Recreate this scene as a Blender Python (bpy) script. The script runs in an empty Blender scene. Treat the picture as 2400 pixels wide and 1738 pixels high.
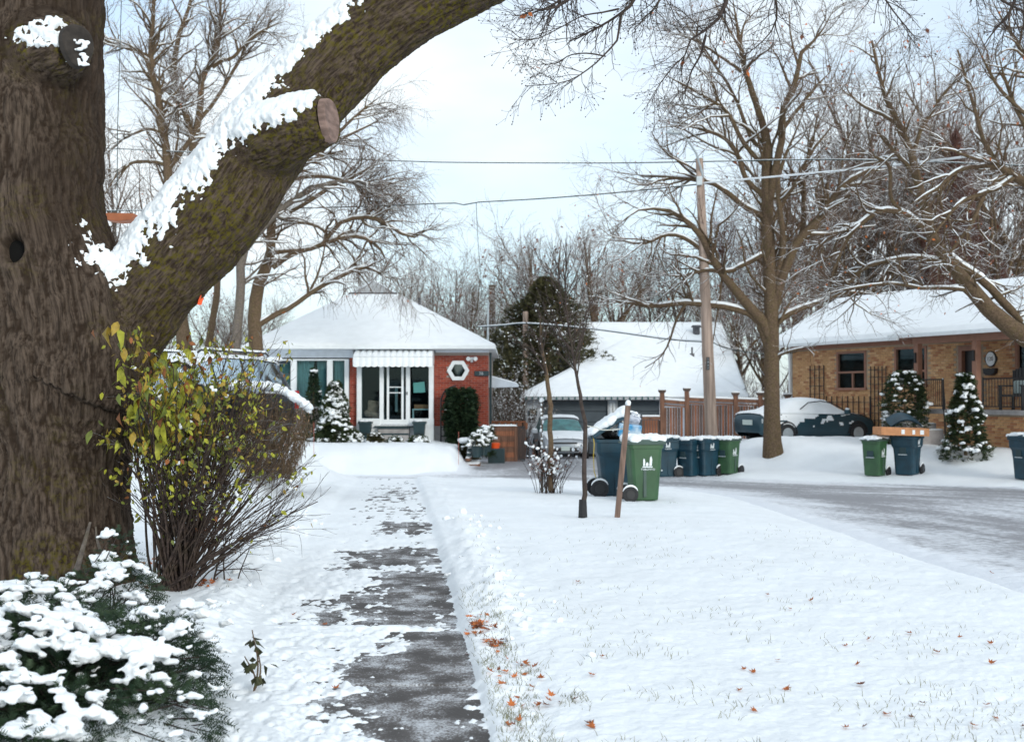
import bpy, math, random
import numpy as np
from mathutils import Vector, Matrix
C = bpy.context.scene.collection
SC = bpy.context.scene
PI = math.pi
rnd = random.Random(7)
RNG = np.random.default_rng(11)
# ------------------------------------------------------------------ camera, sky, sun
TH = math.atan(56 / 2800.0)
CAMZ = 1.6
cam_d = bpy.data.cameras.new('camera'); cam = bpy.data.objects.new('camera', cam_d); C.objects.link(cam)
cam.location = (0, 0, CAMZ); cam.rotation_euler = (PI / 2 + TH, 0, 0)
cam_d.sensor_width = 36; cam_d.lens = 42.0; cam_d.clip_start = 0.1; cam_d.clip_end = 3000
cam_d.dof.use_dof = True; cam_d.dof.focus_distance = 9.6; cam_d.dof.aperture_fstop = 3.4
SC.camera = cam
SUN_EL, SUN_AZ = math.radians(21), math.radians(148)
world = bpy.data.worlds.new('World'); SC.world = world; world.use_nodes = True
nt = world.node_tree; nt.nodes.clear()
def N(tree, typ, **kw):
    n = tree.nodes.new(typ)
    for k, v in kw.items(): setattr(n, k, v)
    return n
wo = N(nt, 'ShaderNodeOutputWorld'); bg = N(nt, 'ShaderNodeBackground'); sky = N(nt, 'ShaderNodeTexSky')
sky.sky_type = 'NISHITA'; sky.sun_disc = False; sky.sun_elevation = SUN_EL; sky.sun_rotation = SUN_AZ
sky.air_density = 1.0; sky.dust_density = 1.5; sky.ozone_density = 1.0
tc = N(nt, 'ShaderNodeTexCoord'); mp = N(nt, 'ShaderNodeMapping'); mp.inputs['Scale'].default_value = (1, 1, 2.6)
no = N(nt, 'ShaderNodeTexNoise'); no.inputs['Scale'].default_value = 2.1; no.inputs['Detail'].default_value = 5; no.inputs['Roughness'].default_value = .5
rp = N(nt, 'ShaderNodeValToRGB'); rp.color_ramp.elements[0].position = .36; rp.color_ramp.elements[1].position = .60
rp.color_ramp.elements[0].color = (.42, .42, .42, 1)
mx = N(nt, 'ShaderNodeMix', data_type='RGBA'); mx.inputs[7].default_value = (8.1, 8.8, 9.2, 1)
tint = N(nt, 'ShaderNodeMix', data_type='RGBA', blend_type='MULTIPLY'); tint.inputs[0].default_value = 1; tint.inputs[7].default_value = (1.2, 1.6, 1.85, 1)
L = nt.links.new
L(tc.outputs['Generated'], mp.inputs[0]); L(mp.outputs[0], no.inputs['Vector']); L(no.outputs[0], rp.inputs[0])
L(rp.outputs[0], mx.inputs[0]); L(sky.outputs[0], tint.inputs[6]); L(tint.outputs[2], mx.inputs[6]); L(mx.outputs[2], bg.inputs[0])
bg.inputs[1].default_value = 0.105; L(bg.outputs[0], wo.inputs[0])
sd = bpy.data.lights.new('sun', 'SUN'); sd.energy = 1.3; sd.angle = math.radians(15); sd.color = (1, .95, .88)
sun = bpy.data.objects.new('sun', sd); C.objects.link(sun)
sdir = Vector((math.sin(SUN_AZ) * math.cos(SUN_EL), math.cos(SUN_AZ) * math.cos(SUN_EL), math.sin(SUN_EL)))
sun.rotation_euler = sdir.to_track_quat('Z', 'Y').to_euler()
SC.view_settings.view_transform = 'Standard'; SC.view_settings.look = 'None'; SC.view_settings.exposure = 0.25
SC.view_settings.gamma = 1; SC.view_settings.use_curve_mapping = False
# ------------------------------------------------------------------ projection of photo pixels to places
def S(x, y, Y):
    a = (x - 1200) / 2800.0; b = -(y - 869) / 2800.0
    dy = math.cos(TH) - b * math.sin(TH); dz = math.sin(TH) + b * math.cos(TH)
    return np.array([a / dy * Y, Y, CAMZ + dz / dy * Y])
K = 2400 / 2267.0
def D(x, y, Y): return S(x * K, y * K, Y)
# ------------------------------------------------------------------ noise
_p = np.random.default_rng(5).permutation(256); _p = np.concatenate([_p, _p, _p])
_g = np.random.default_rng(6).normal(size=(256, 3)); _g /= np.linalg.norm(_g, axis=1)[:, None]
def perlin(P):
    P = np.asarray(P, float); Fl = np.floor(P).astype(int); f = P - Fl; Fl &= 255
    u = f * f * f * (f * (f * 6 - 15) + 10); out = 0
    for dx in (0, 1):
        wx = u[:, 0] if dx else 1 - u[:, 0]
        for dy in (0, 1):
            wy = u[:, 1] if dy else 1 - u[:, 1]
            for dz in (0, 1):
                wz = u[:, 2] if dz else 1 - u[:, 2]
                h = _p[_p[_p[(Fl[:, 0] + dx) & 255] + ((Fl[:, 1] + dy) & 255)] + ((Fl[:, 2] + dz) & 255)]
                g = _g[h]
                out = out + wx * wy * wz * (g[:, 0] * (f[:, 0] - dx) + g[:, 1] * (f[:, 1] - dy) + g[:, 2] * (f[:, 2] - dz))
    return out * 1.5
def fbm(P, o=3):
    r = 0; a = 1.0; P = np.asarray(P, float)
    for i in range(o): r = r + a * perlin(P * 2 ** i + i * 17.3); a *= .5
    return r
def n2(X, Y, f, o=3, z=0.0): return fbm(np.stack([X.ravel() * f, Y.ravel() * f, np.full(X.size, z)], 1), o).reshape(X.shape)
def sst(a, b, x):
    t = np.clip((x - a) / (b - a), 0, 1); return t * t * (3 - 2 * t)
# ------------------------------------------------------------------ meshes
def fast(name, V, F, mats, parent=None, smooth=True, attrs=None, mi=None, loc=None):
    me = bpy.data.meshes.new(name); V = np.asarray(V, np.float32); F = np.asarray(F, np.int32)
    me.vertices.add(len(V)); me.vertices.foreach_set('co', V.ravel())
    k = F.shape[1]; me.loops.add(F.size); me.loops.foreach_set('vertex_index', F.ravel())
    me.polygons.add(len(F)); me.polygons.foreach_set('loop_start', np.arange(0, F.size, k, dtype=np.int32))
    me.update(calc_edges=True)
    if smooth: me.polygons.foreach_set('use_smooth', np.ones(len(F), bool))
    for m in (mats if isinstance(mats, (list, tuple)) else [mats]): me.materials.append(m)
    if mi is not None: me.polygons.foreach_set('material_index', np.asarray(mi, np.int32))
    for an, (ty, arr) in (attrs or {}).items():
        at = me.attributes.new(an, ty, 'POINT')
        at.data.foreach_set('vector' if ty == 'FLOAT_VECTOR' else 'value', np.asarray(arr, np.float32).ravel())
    o = bpy.data.objects.new(name, me); C.objects.link(o)
    if parent is not None: o.parent = parent
    if loc is not None: o.location = loc
    return o
def tag(o, label=None, cat=None, group=None, kind=None):
    if label: o['label'] = label
    if cat: o['category'] = cat
    if group: o['group'] = group
    if kind: o['kind'] = kind
    return o
def thing(name, label, cat, loc=(0, 0, 0), rz=0.0, group=None):
    o = bpy.data.objects.new(name, None); C.objects.link(o); o.empty_display_size = .2
    o.location = tuple(float(v) for v in loc); o.rotation_euler = (0, 0, rz)
    return tag(o, label, cat, group)
def stuff(o): o['kind'] = 'stuff'; return o
class MB:
    def __init__(s): s.v = []; s.f = []; s.m = []
    def add(s, V, F, m=0):
        b = len(s.v); s.v += [tuple(map(float, p)) for p in V]; s.f += [tuple(i + b for i in f) for f in F]; s.m += [m] * len(F); return s
    def hexa(s, P, m=0):   # 8 pts: bottom 4 ccw, top 4
        return s.add(P, [(3, 2, 1, 0), (4, 5, 6, 7), (0, 1, 5, 4), (1, 2, 6, 5), (2, 3, 7, 6), (3, 0, 4, 7)], m)
    def box(s, x0, x1, y0, y1, z0, z1, m=0):
        return s.hexa([(x0, y0, z0), (x1, y0, z0), (x1, y1, z0), (x0, y1, z0), (x0, y0, z1), (x1, y0, z1), (x1, y1, z1), (x0, y1, z1)], m)
    def tube(s, pts, rad, k=8, m=0, cap=True):
        pts = [Vector(p) for p in pts]; n = len(pts); rad = [rad] * n if not hasattr(rad, '__len__') else rad
        V = []; ref = None
        for i in range(n):
            t = (pts[min(i + 1, n - 1)] - pts[max(i - 1, 0)]).normalized()
            if ref is None: ref = t.orthogonal().normalized()
            ref = (ref - t * ref.dot(t)).normalized(); b = t.cross(ref)
            for j in range(k):
                a = 2 * PI * j / k; V.append(pts[i] + (ref * math.cos(a) + b * math.sin(a)) * rad[i])
        F = [(i * k + j, i * k + (j + 1) % k, (i + 1) * k + (j + 1) % k, (i + 1) * k + j) for i in range(n - 1) for j in range(k)]
        if cap: F += [tuple(range(k - 1, -1, -1)), tuple((n - 1) * k + j for j in range(k))]
        return s.add(V, F, m)
    def prism(s, poly, ax, h0, h1, m=0):   # poly 2d in the two other axes
        def p(u, v, w): return {0: (w, u, v), 1: (u, w, v), 2: (u, v, w)}[ax]
        n = len(poly); V = [p(u, v, h0) for u, v in poly] + [p(u, v, h1) for u, v in poly]
        F = [tuple(range(n)), tuple(range(2 * n - 1, n - 1, -1))] + [(i, n + i, n + (i + 1) % n, (i + 1) % n) for i in range(n)]
        return s.add(V, F, m)
    def build(s, name, mats, parent=None, smooth=False, bevel=0, loc=None, fixn=True):
        me = bpy.data.meshes.new(name); me.from_pydata(s.v, [], s.f)
        for m in (mats if isinstance(mats, (list, tuple)) else [mats]): me.materials.append(m)
        me.polygons.foreach_set('material_index', s.m)
        if fixn:
            import bmesh
            bm = bmesh.new(); bm.from_mesh(me); bmesh.ops.recalc_face_normals(bm, faces=bm.faces)
            if bevel: bmesh.ops.bevel(bm, geom=list(bm.edges), offset=bevel, segments=2, affect='EDGES', profile=.6)
            bm.to_mesh(me); bm.free()
        if smooth: me.polygons.foreach_set('use_smooth', [True] * len(me.polygons))
        me.update()
        o = bpy.data.objects.new(name, me); C.objects.link(o)
        if parent is not None: o.parent = parent
        if loc is not None: o.location = loc
        return o
def share(name, me, parent, loc, rot=None, scale=None):
    o = bpy.data.objects.new(name, me); C.objects.link(o); o.parent = parent; o.location = loc
    if rot is not None: o.rotation_euler = rot
    if scale is not None: o.scale = scale
    return o
def copy_tree(o, parent=None):
    c = o.copy(); C.objects.link(c); c.parent = parent
    for ch in o.children: copy_tree(ch, c)
    return c
def text_mesh(txt, size, name='lettering', extrude=.002):
    cu = bpy.data.curves.new(name, 'FONT'); cu.body = txt; cu.size = size; cu.extrude = extrude; cu.align_x = 'CENTER'; cu.align_y = 'CENTER'
    t = bpy.data.objects.new(name, cu); C.objects.link(t)
    dg = bpy.context.evaluated_depsgraph_get(); me = bpy.data.meshes.new_from_object(t.evaluated_get(dg)); me.name = name
    bpy.data.objects.remove(t); return me
def remesh(V, F, vox, smooth=3):
    me = bpy.data.meshes.new('tmp'); me.from_pydata([tuple(map(float, v)) for v in V], [], F)
    o = bpy.data.objects.new('tmp', me); C.objects.link(o)
    m = o.modifiers.new('r', 'REMESH'); m.mode = 'VOXEL'; m.voxel_size = vox; m.adaptivity = 0
    if smooth: q = o.modifiers.new('s', 'SMOOTH'); q.iterations = smooth; q.factor = .5
    dg = bpy.context.evaluated_depsgraph_get(); m2 = bpy.data.meshes.new_from_object(o.evaluated_get(dg))
    n = len(m2.vertices); co = np.empty(n * 3); m2.vertices.foreach_get('co', co)
    nf = len(m2.polygons); lt = np.empty(nf, int); m2.polygons.foreach_get('loop_total', lt)
    fi = np.empty(len(m2.loops), int); m2.loops.foreach_get('vertex_index', fi)
    assert (lt == 4).all() or True
    if (lt == 4).all(): FF = fi.reshape(-1, 4)
    else:
        ls = np.cumsum(lt) - lt; FF = np.array([[fi[s], fi[s + 1], fi[s + 2], fi[s + (3 if l > 3 else 2)]] for s, l in zip(ls, lt)])
    bpy.data.objects.remove(o); bpy.data.meshes.remove(me); bpy.data.meshes.remove(m2)
    return co.reshape(-1, 3), FF
def vnormals(V, F):
    n = np.cross(V[F[:, 2]] - V[F[:, 0]], V[F[:, 3]] - V[F[:, 1]]); N_ = np.zeros_like(V)
    for k in range(4): 
        for c in range(3): N_[:, c] += np.bincount(F[:, k], n[:, c], len(V))
    return N_ / (np.linalg.norm(N_, axis=1)[:, None] + 1e-9)
def ico(sub=1):
    import bmesh
    bm = bmesh.new(); bmesh.ops.create_icosphere(bm, subdivisions=sub, radius=1)
    V = np.array([v.co[:] for v in bm.verts]); F = [tuple(v.index for v in f.verts) for f in bm.faces]; bm.free(); return V, F
ICO1 = ico(1); ICO2 = ico(2)
def blobs(lst, vox, rough=.25, nf=14, sm=2):
    V = []; F = []
    for (c, r) in lst:
        r = np.array(r if hasattr(r, '__len__') else (r, r, r)); b = len(V)
        V += list(ICO2[0] * r + np.array(c)); F += [tuple(i + b for i in f) for f in ICO2[1]]
    V, F = remesh(V, F, vox, sm)
    if rough: V = V + vnormals(V, F) * (fbm(V * nf, 2) * vox * rough * 3)[:, None]
    return V, F
def keep(V, F, mask):
    F = F[mask]; u = np.unique(F); m = np.full(len(V), -1); m[u] = np.arange(len(u)); return V[u], m[F], u
# ------------------------------------------------------------------ materials
def mat(name, col, rough=.7, var=0.0, sc=8.0, bump=0.0, bsc=30.0, met=0.0, spec=None, coord='Object', stretch=None, col2=None):
    m = bpy.data.materials.new(name); m.use_nodes = True; t = m.node_tree; b = t.nodes['Principled BSDF']
    b.inputs['Base Color'].default_value = (*col, 1); b.inputs['Roughness'].default_value = rough; b.inputs['Metallic'].default_value = met
    if spec is not None: b.inputs['Specular IOR Level'].default_value = spec
    tcn = N(t, 'ShaderNodeTexCoord'); v = tcn.outputs[coord]
    if stretch:
        mpn = N(t, 'ShaderNodeMapping'); mpn.inputs['Scale'].default_value = stretch; t.links.new(v, mpn.inputs[0]); v = mpn.outputs[0]
    if var or col2:
        nn = N(t, 'ShaderNodeTexNoise'); nn.inputs['Scale'].default_value = sc; nn.inputs['Detail'].default_value = 6; t.links.new(v, nn.inputs['Vector'])
        r = N(t, 'ShaderNodeValToRGB'); c2 = col2 or tuple(min(1, c * (1 + var)) for c in col); c1 = tuple(c * (1 - var) for c in col) if not col2 else col
        r.color_ramp.elements[0].color = (*c1, 1); r.color_ramp.elements[1].color = (*c2, 1)
        r.color_ramp.elements[0].position = .36; r.color_ramp.elements[1].position = .64
        t.links.new(nn.outputs[0], r.inputs[0]); t.links.new(r.outputs[0], b.inputs['Base Color'])
    if bump:
        nb = N(t, 'ShaderNodeTexNoise'); nb.inputs['Scale'].default_value = bsc; nb.inputs['Detail'].default_value = 4; t.links.new(v, nb.inputs['Vector'])
        bp = N(t, 'ShaderNodeBump'); bp.inputs['Strength'].default_value = 1; bp.inputs['Distance'].default_value = bump
        t.links.new(nb.outputs[0], bp.inputs['Height']); t.links.new(bp.outputs[0], b.inputs['Normal'])
    return m
M = {}
SNOWC = (.845, .875, .90)
M['snow'] = mat('snow', SNOWC, .65, .03, 3, .006, 60, spec=.3)
M['snow_fine'] = mat('snow_fine', SNOWC, .65, .02, 3, .008, 38, spec=.3)
M['white'] = mat('white_paint', (.80, .83, .85), .5, .04, 5)
M['white_siding'] = mat('white_siding', (.66, .71, .78), .5, .06, 5)
M['grey_trim'] = mat('grey_trim', (.42, .44, .46), .5, .06, 5)
M['mortar'] = mat('mortar', (.33, .27, .24), .9, .15, 20)
M['mortar_tan'] = mat('mortar_tan', (.36, .28, .2), .9, .15, 20)
for i, c in enumerate([(.30, .052, .028), (.36, .066, .036), (.25, .042, .025), (.33, .075, .045)]): M['brick%d' % i] = mat('red_brick', c, .85, .15, 30, .002, 60)
for i, c in enumerate([(.56, .32, .15), (.48, .25, .115), (.62, .38, .20), (.40, .175, .085), (.53, .29, .14)]): M['tan%d' % i] = mat('tan_brick', c, .85, .15, 30, .002, 60)
M['shingle'] = mat('shingle', (.09, .09, .10), .9, .3, 12)
M['slate_door'] = mat('slate_paint', (.058, .078, .095), .5, .1, 3)
M['brown_trim'] = mat('brown_trim', (.30, .145, .095), .6, .08, 6)
M['dark'] = mat('dark_interior', (.012, .012, .012), .9, spec=.05)  # near-black: dimness of rooms and knot hole put into the colour
M['black'] = mat('black_metal', (.015, .015, .017), .45)
M['rubber'] = mat('rubber', (.02, .02, .022), .8, .2, 20)
M['chrome'] = mat('chrome', (.6, .62, .65), .2, met=1)
M['curtain'] = mat('curtain', (.34, .42, .42), .9, .2, 3, stretch=(14, 1, .4))
M['curtain_white'] = mat('blind', (.6, .6, .55), .9)
M['fence_wood'] = mat('cedar_board', (.17, .082, .05), .8, .35, 3, .003, 20, stretch=(6, 6, .6))
M['fence_wood2'] = mat('cedar_board_red', (.26, .10, .05), .8, .35, 3, .003, 20, stretch=(6, 6, .6))
M['fence_wood3'] = mat('cedar_board_dark', (.10, .065, .052), .8, .35, 3, .003, 20, stretch=(6, 6, .6))
M['pole_wood'] = mat('pole_wood', (.36, .27, .22), .85, .3, 2.5, .004, 14, stretch=(5, 5, .35))
M['stake_wood'] = mat('stake_wood', (.17, .11, .085), .85, .35, 5, .002, 30, stretch=(5, 5, .6))
M['bin_blue'] = mat('blue_plastic', (.003, .034, .056), .5, .25, 4)
M['bin_green'] = mat('green_plastic', (.03, .085, .035), .42, .15, 4)
M['bin_grey'] = mat('bin_grey_green', (.05, .085, .07), .5, .12, 4)
M['logo'] = mat('logo_white', (.75, .8, .82), .5)
M['concrete'] = mat('concrete', (.105, .095, .092), .85, .38, 3.2, .006, 45)
def frosted():
    m = M['concrete']; t = m.node_tree; b = t.nodes['Principled BSDF']; src = b.inputs['Base Color'].links[0].from_socket; tcn = N(t, 'ShaderNodeTexCoord')
    gm = N(t, 'ShaderNodeNewGeometry'); n1 = N(t, 'ShaderNodeTexNoise'); n1.inputs['Scale'].default_value = 3.2; n1.inputs['Detail'].default_value = 9; n1.inputs['Roughness'].default_value = .78; t.links.new(gm.outputs['Position'], n1.inputs['Vector'])
    n2_ = N(t, 'ShaderNodeTexNoise'); n2_.inputs['Scale'].default_value = 75; n2_.inputs['Detail'].default_value = 3; t.links.new(gm.outputs['Position'], n2_.inputs['Vector'])
    a = N(t, 'ShaderNodeMath', operation='MULTIPLY_ADD'); a.inputs[1].default_value = .42; t.links.new(n2_.outputs[0], a.inputs[0]); t.links.new(n1.outputs[0], a.inputs[2])
    r = N(t, 'ShaderNodeMapRange'); r.inputs[1].default_value = .70; r.inputs[2].default_value = .86; r.inputs[4].default_value = .85; t.links.new(a.outputs[0], r.inputs[0])
    mx_ = N(t, 'ShaderNodeMix', data_type='RGBA'); mx_.inputs[7].default_value = (.66, .69, .73, 1); t.links.new(r.outputs[0], mx_.inputs[0]); t.links.new(src, mx_.inputs[6]); t.links.new(mx_.outputs[2], b.inputs['Base Color'])
frosted()
M['stone'] = mat('pale_stone', (.34, .32, .315), .9, .15, 5, .003, 30)
M['galv'] = mat('galvanised', (.42, .47, .50), .45, .1, 5, met=.4)
M['wire_dark'] = mat('wire', (.02, .045, .05), .6)
M['planter'] = mat('planter', (.012, .035, .042), .5, .1, 5)
M['orange'] = mat('orange_plastic', (.85, .10, .015), .5)
M['tray'] = mat('terracotta', (.40, .135, .06), .7, .12, 8)
M['cardboard'] = mat('cardboard', (.52, .24, .11), .85, .12, 8)
M['bagblue'] = mat('blue_packaging', (.03, .24, .48), .3, .3, 8, col2=(.5, .6, .68))
M['plate'] = mat('plate', (.55, .62, .58), .5)
M['red'] = mat('red_lens', (.35, .01, .01), .25)
M['headlight'] = mat('headlamp', (.5, .55, .6), .12, met=.3)
M['carsilver'] = mat('silver_paint', (.40, .43, .47), .3, .05, 2, met=.3)
M['carblue'] = mat('teal_blue_paint', (.018, .055, .075), .3, .05, 2)
M['cardark'] = mat('dark_paint', (.010, .018, .028), .3, .05, 2)
M['carpink'] = mat('cushion', (.42, .2, .14), .9, .3, 10)
M['paper'] = mat('paper', (.42, .6, .52), .8)
M['leaf_orange'] = mat('dead_leaf', (.42, .12, .028), .8, .5, 6)
M['leaf_brown'] = mat('brown_leaf', (.16, .05, .022), .8, .5, 6)
M['grass'] = mat('grass_blades', (.17, .17, .10), .9, .4, 5)
M['cut'] = mat('cut_wood', (.13, .085, .07), .9, 0, 7, .004, 30, col2=(.27, .18, .15), stretch=(1, 1, 3))
M['tyre_snow'] = M['snow']
def glass_mat(name, tintc, mixf):
    m = bpy.data.materials.new(name); m.use_nodes = True; t = m.node_tree; t.nodes.clear()
    o = N(t, 'ShaderNodeOutputMaterial'); a = N(t, 'ShaderNodeBsdfTransparent'); a.inputs[0].default_value = (*tintc, 1)
    g = N(t, 'ShaderNodeBsdfGlossy'); g.inputs['Roughness'].default_value = .03; g.inputs['Color'].default_value = (.62, .72, .76, 1)
    f = N(t, 'ShaderNodeFresnel'); f.inputs[0].default_value = 1.5
    ad = N(t, 'ShaderNodeMath', operation='ADD'); ad.inputs[1].default_value = mixf
    mxs = N(t, 'ShaderNodeMixShader'); t.links.new(f.outputs[0], ad.inputs[0]); t.links.new(ad.outputs[0], mxs.inputs[0])
    t.links.new(a.outputs[0], mxs.inputs[1]); t.links.new(g.outputs[0], mxs.inputs[2]); t.links.new(mxs.outputs[0], o.inputs[0]); return m
M['glass'] = glass_mat('window_glass', (.74, .88, .90), -.02)
M['carglass'] = glass_mat('car_glass', (.08, .16, .17), .12)
M['frost'] = mat('frosted_windscreen', (.045, .16, .165), .35, .3, 4)
def bark_mat(name, c1, c2, moss, mossamt, scale=22, bump=.010, snowtop=0.0, use_attr=False):
    m = bpy.data.materials.new(name); m.use_nodes = True; t = m.node_tree; b = t.nodes['Principled BSDF']; b.inputs['Roughness'].default_value = .95
    b.inputs['Specular IOR Level'].default_value = .12
    tcn = N(t, 'ShaderNodeTexCoord'); v = tcn.outputs['Object']
    if use_attr: at = N(t, 'ShaderNodeAttribute'); at.attribute_name = 'bk'; vb = at.outputs['Vector']
    else: vb = v
    nn = N(t, 'ShaderNodeTexNoise'); nn.inputs['Scale'].default_value = scale; nn.inputs['Detail'].default_value = 8; nn.inputs['Roughness'].default_value = .65; t.links.new(vb, nn.inputs['Vector'])
    r = N(t, 'ShaderNodeValToRGB'); r.color_ramp.elements[0].color = (*c1, 1); r.color_ramp.elements[1].color = (*c2, 1)
    r.color_ramp.elements[0].position = .38; r.color_ramp.elements[1].position = .64; t.links.new(nn.outputs[0], r.inputs[0]); col = r.outputs[0]
    n3 = N(t, 'ShaderNodeTexNoise'); n3.inputs['Scale'].default_value = 22 if use_attr else 9; n3.inputs['Detail'].default_value = 7; n3.inputs['Roughness'].default_value = .7; t.links.new(v, n3.inputs['Vector'])
    r3 = N(t, 'ShaderNodeValToRGB'); r3.color_ramp.elements[0].position = .47; r3.color_ramp.elements[1].position = .60; t.links.new(n3.outputs[0], r3.inputs[0])
    mm = N(t, 'ShaderNodeMath', operation='MULTIPLY'); t.links.new(r3.outputs[0], mm.inputs[0])
    if use_attr:
        am = N(t, 'ShaderNodeAttribute'); am.attribute_name = 'moss'; t.links.new(am.outputs['Fac'], mm.inputs[1])
    else: mm.inputs[1].default_value = mossamt
    if use_attr:
        rg = N(t, 'ShaderNodeTexNoise'); rg.noise_type = 'RIDGED_MULTIFRACTAL'; rg.inputs['Scale'].default_value = 3.0; rg.inputs['Detail'].default_value = 5; rg.inputs['Roughness'].default_value = .55; rg.inputs['Lacunarity'].default_value = 2.2; t.links.new(vb, rg.inputs['Vector'])
        rr = N(t, 'ShaderNodeMapRange'); rr.inputs[1].default_value = .75; rr.inputs[2].default_value = 1.45; rr.inputs[3].default_value = 1; rr.inputs[4].default_value = 0; t.links.new(rg.outputs[0], rr.inputs[0])
        rc = N(t, 'ShaderNodeMapRange'); rc.inputs[1].default_value = 0; rc.inputs[2].default_value = .75; rc.inputs[3].default_value = .10; rc.inputs[4].default_value = 1; t.links.new(rr.outputs[0], rc.inputs[0])
        mc = N(t, 'ShaderNodeMix', data_type='RGBA'); mc.inputs[6].default_value = (.018, .012, .009, 1); t.links.new(rc.outputs[0], mc.inputs[0]); t.links.new(col, mc.inputs[7]); col = mc.outputs[2]  # cracks coloured darker: bark's own tone plus shade put into the colour
        ap = N(t, 'ShaderNodeAttribute'); ap.attribute_name = 'plate'; mw = N(t, 'ShaderNodeMix', data_type='RGBA'); mw.inputs[6].default_value = (.030, .020, .014, 1); t.links.new(ap.outputs['Fac'], mw.inputs[0]); t.links.new(col, mw.inputs[7]); col = mw.outputs[2]  # furrows darker: own tone plus painted shade; also carries the stain
    mo = N(t, 'ShaderNodeMix', data_type='RGBA'); mo.inputs[7].default_value = (*moss, 1); t.links.new(mm.outputs[0], mo.inputs[0]); t.links.new(col, mo.inputs[6]); col = mo.outputs[2]
    if snowtop:
        ge = N(t, 'ShaderNodeNewGeometry'); sx = N(t, 'ShaderNodeSeparateXYZ'); t.links.new(ge.outputs['Normal'], sx.inputs[0])
        ns = N(t, 'ShaderNodeTexNoise'); ns.inputs['Scale'].default_value = 3; t.links.new(v, ns.inputs['Vector'])
        a1 = N(t, 'ShaderNodeMath', operation='ADD'); t.links.new(sx.outputs[2], a1.inputs[0]); t.links.new(ns.outputs[0], a1.inputs[1])
        rs = N(t, 'ShaderNodeMapRange'); rs.inputs[1].default_value = snowtop; rs.inputs[2].default_value = snowtop + .15; t.links.new(a1.outputs[0], rs.inputs[0])
        ms = N(t, 'ShaderNodeMix', data_type='RGBA'); ms.inputs[7].default_value = (*SNOWC, 1); t.links.new(rs.outputs[0], ms.inputs[0]); t.links.new(col, ms.inputs[6]); col = ms.outputs[2]
    t.links.new(col, b.inputs['Base Color'])
    bp = N(t, 'ShaderNodeBump'); bp.inputs['Distance'].default_value = bump; 
    if use_attr:
        b2 = N(t, 'ShaderNodeBump'); b2.inputs['Distance'].default_value = .07; t.links.new(rr.outputs[0], b2.inputs['Height']); t.links.new(b2.outputs[0], bp.inputs['Normal'])
    t.links.new(nn.outputs[0], bp.inputs['Height']); t.links.new(bp.outputs[0], b.inputs['Normal'])
    return m
M['bark_big'] = bark_mat('bark_big', (.028, .020, .015), (.112, .083, .064), (.095, .080, .008), .5, scale=6, bump=.008, use_attr=True)
M['bark'] = bark_mat('bark_maple', (.085, .058, .038), (.165, .115, .078), (.12, .095, .04), .4)
M['bark_grey'] = bark_mat('bark_grey', (.10, .085, .075), (.19, .16, .14), (.12, .10, .05), .3)
M['twig'] = bark_mat('twig_bark', (.11, .07, .05), (.17, .11, .08), (.12, .09, .04), .2, snowtop=1.12)
M['twig_snowy'] = bark_mat('twig_bark_snowy', (.11, .075, .058), (.16, .115, .09), (.12, .09, .04), .2, snowtop=.82)
M['twig_red'] = bark_mat('twig_reddish', (.12, .06, .05), (.17, .09, .075), (.14, .07, .04), .2, snowtop=1.25)
M['twig_bare'] = bark_mat('twig_dark', (.045, .036, .034), (.085, .065, .06), (.1, .08, .04), .2)
M['stem'] = bark_mat('shrub_stem', (.035, .026, .024), (.09, .065, .055), (.1, .08, .04), .2, snowtop=1.3)
# ------------------------------------------------------------------ terrain
def wx_right(Y): return .44 - .0945 * Y          # right edge of the footpath
def polydist(X, Y, poly):
    inside = np.zeros(X.shape, bool); d = np.full(X.shape, 1e9); n = len(poly)
    for i in range(n):
        x0, y0 = poly[i]; x1, y1 = poly[(i + 1) % n]
        c = ((y0 > Y) != (y1 > Y)); 
        with np.errstate(all='ignore'): inside ^= c & (X < (x1 - x0) * (Y - y0) / (y1 - y0 + 1e-12) + x0)
        t = np.clip(((X - x0) * (x1 - x0) + (Y - y0) * (y1 - y0)) / ((x1 - x0) ** 2 + (y1 - y0) ** 2), 0, 1)
        d = np.minimum(d, np.hypot(X - x0 - t * (x1 - x0), Y - y0 - t * (y1 - y0)))
    return np.where(inside, d, -d)
ROADP = [(4.1, -12), (4.1, 8), (4.15, 12.0), (4.2, 17.5), (4.1, 22.0), (3.6, 26.6), (2.1, 28.6), (.4, 30.0), (-3, 30.9), (-14, 31.8), (-14, 32.6), (-3.2, 32.6), (-1.5, 33.2),
         (-1.35, 48.5), (5.2, 48.5), (5.0, 33), (5.8, 31.6), (8, 29.9), (12, 27.2), (15, 24.4), (16.5, 20), (17, 8), (17, -12)]
def base_z(X, Y):
    z = -0.12 * sst(13, 19, Y) - .36 * sst(18, 31, Y)
    road = sst(-1.6, .6, polydist(X, Y, ROADP))
    z = z - .16 * road * sst(9, 14, Y)
    z = z - .30 * sst(40, 48, Y) * road                        # drive falls to the garage
    # lawn of the brick bungalow
    lf = sst(-1.2, -1.9, X + .0 * Y)
    z = z + (.57 * sst(32.4, 35.4, Y) - .09 * sst(36, 39, Y)) * lf
    # bank on the right
    rb = sst(5.6, 7.6, X) * sst(0, 3.2, Y - (33.6 - .72 * (X - 5.5)))
    z = z + rb * (.64 + .12 * sst(34, 36, Y)) * (1 - .38 * sst(36.6, 38, Y) * sst(13.2, 11.5, X))
    z = z + rb * .25 * sst(34.5, 37, Y) * sst(12, 14, X)
    # raised lot on the left
    z = z + .76 * sst(15.5, 18.5, Y) * sst(30.5, 27, Y) * sst(-3.75, -5.0, X)
    return z
def bz(x, y): return float(base_z(np.array([float(x)]), np.array([float(y)]))[0])
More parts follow.
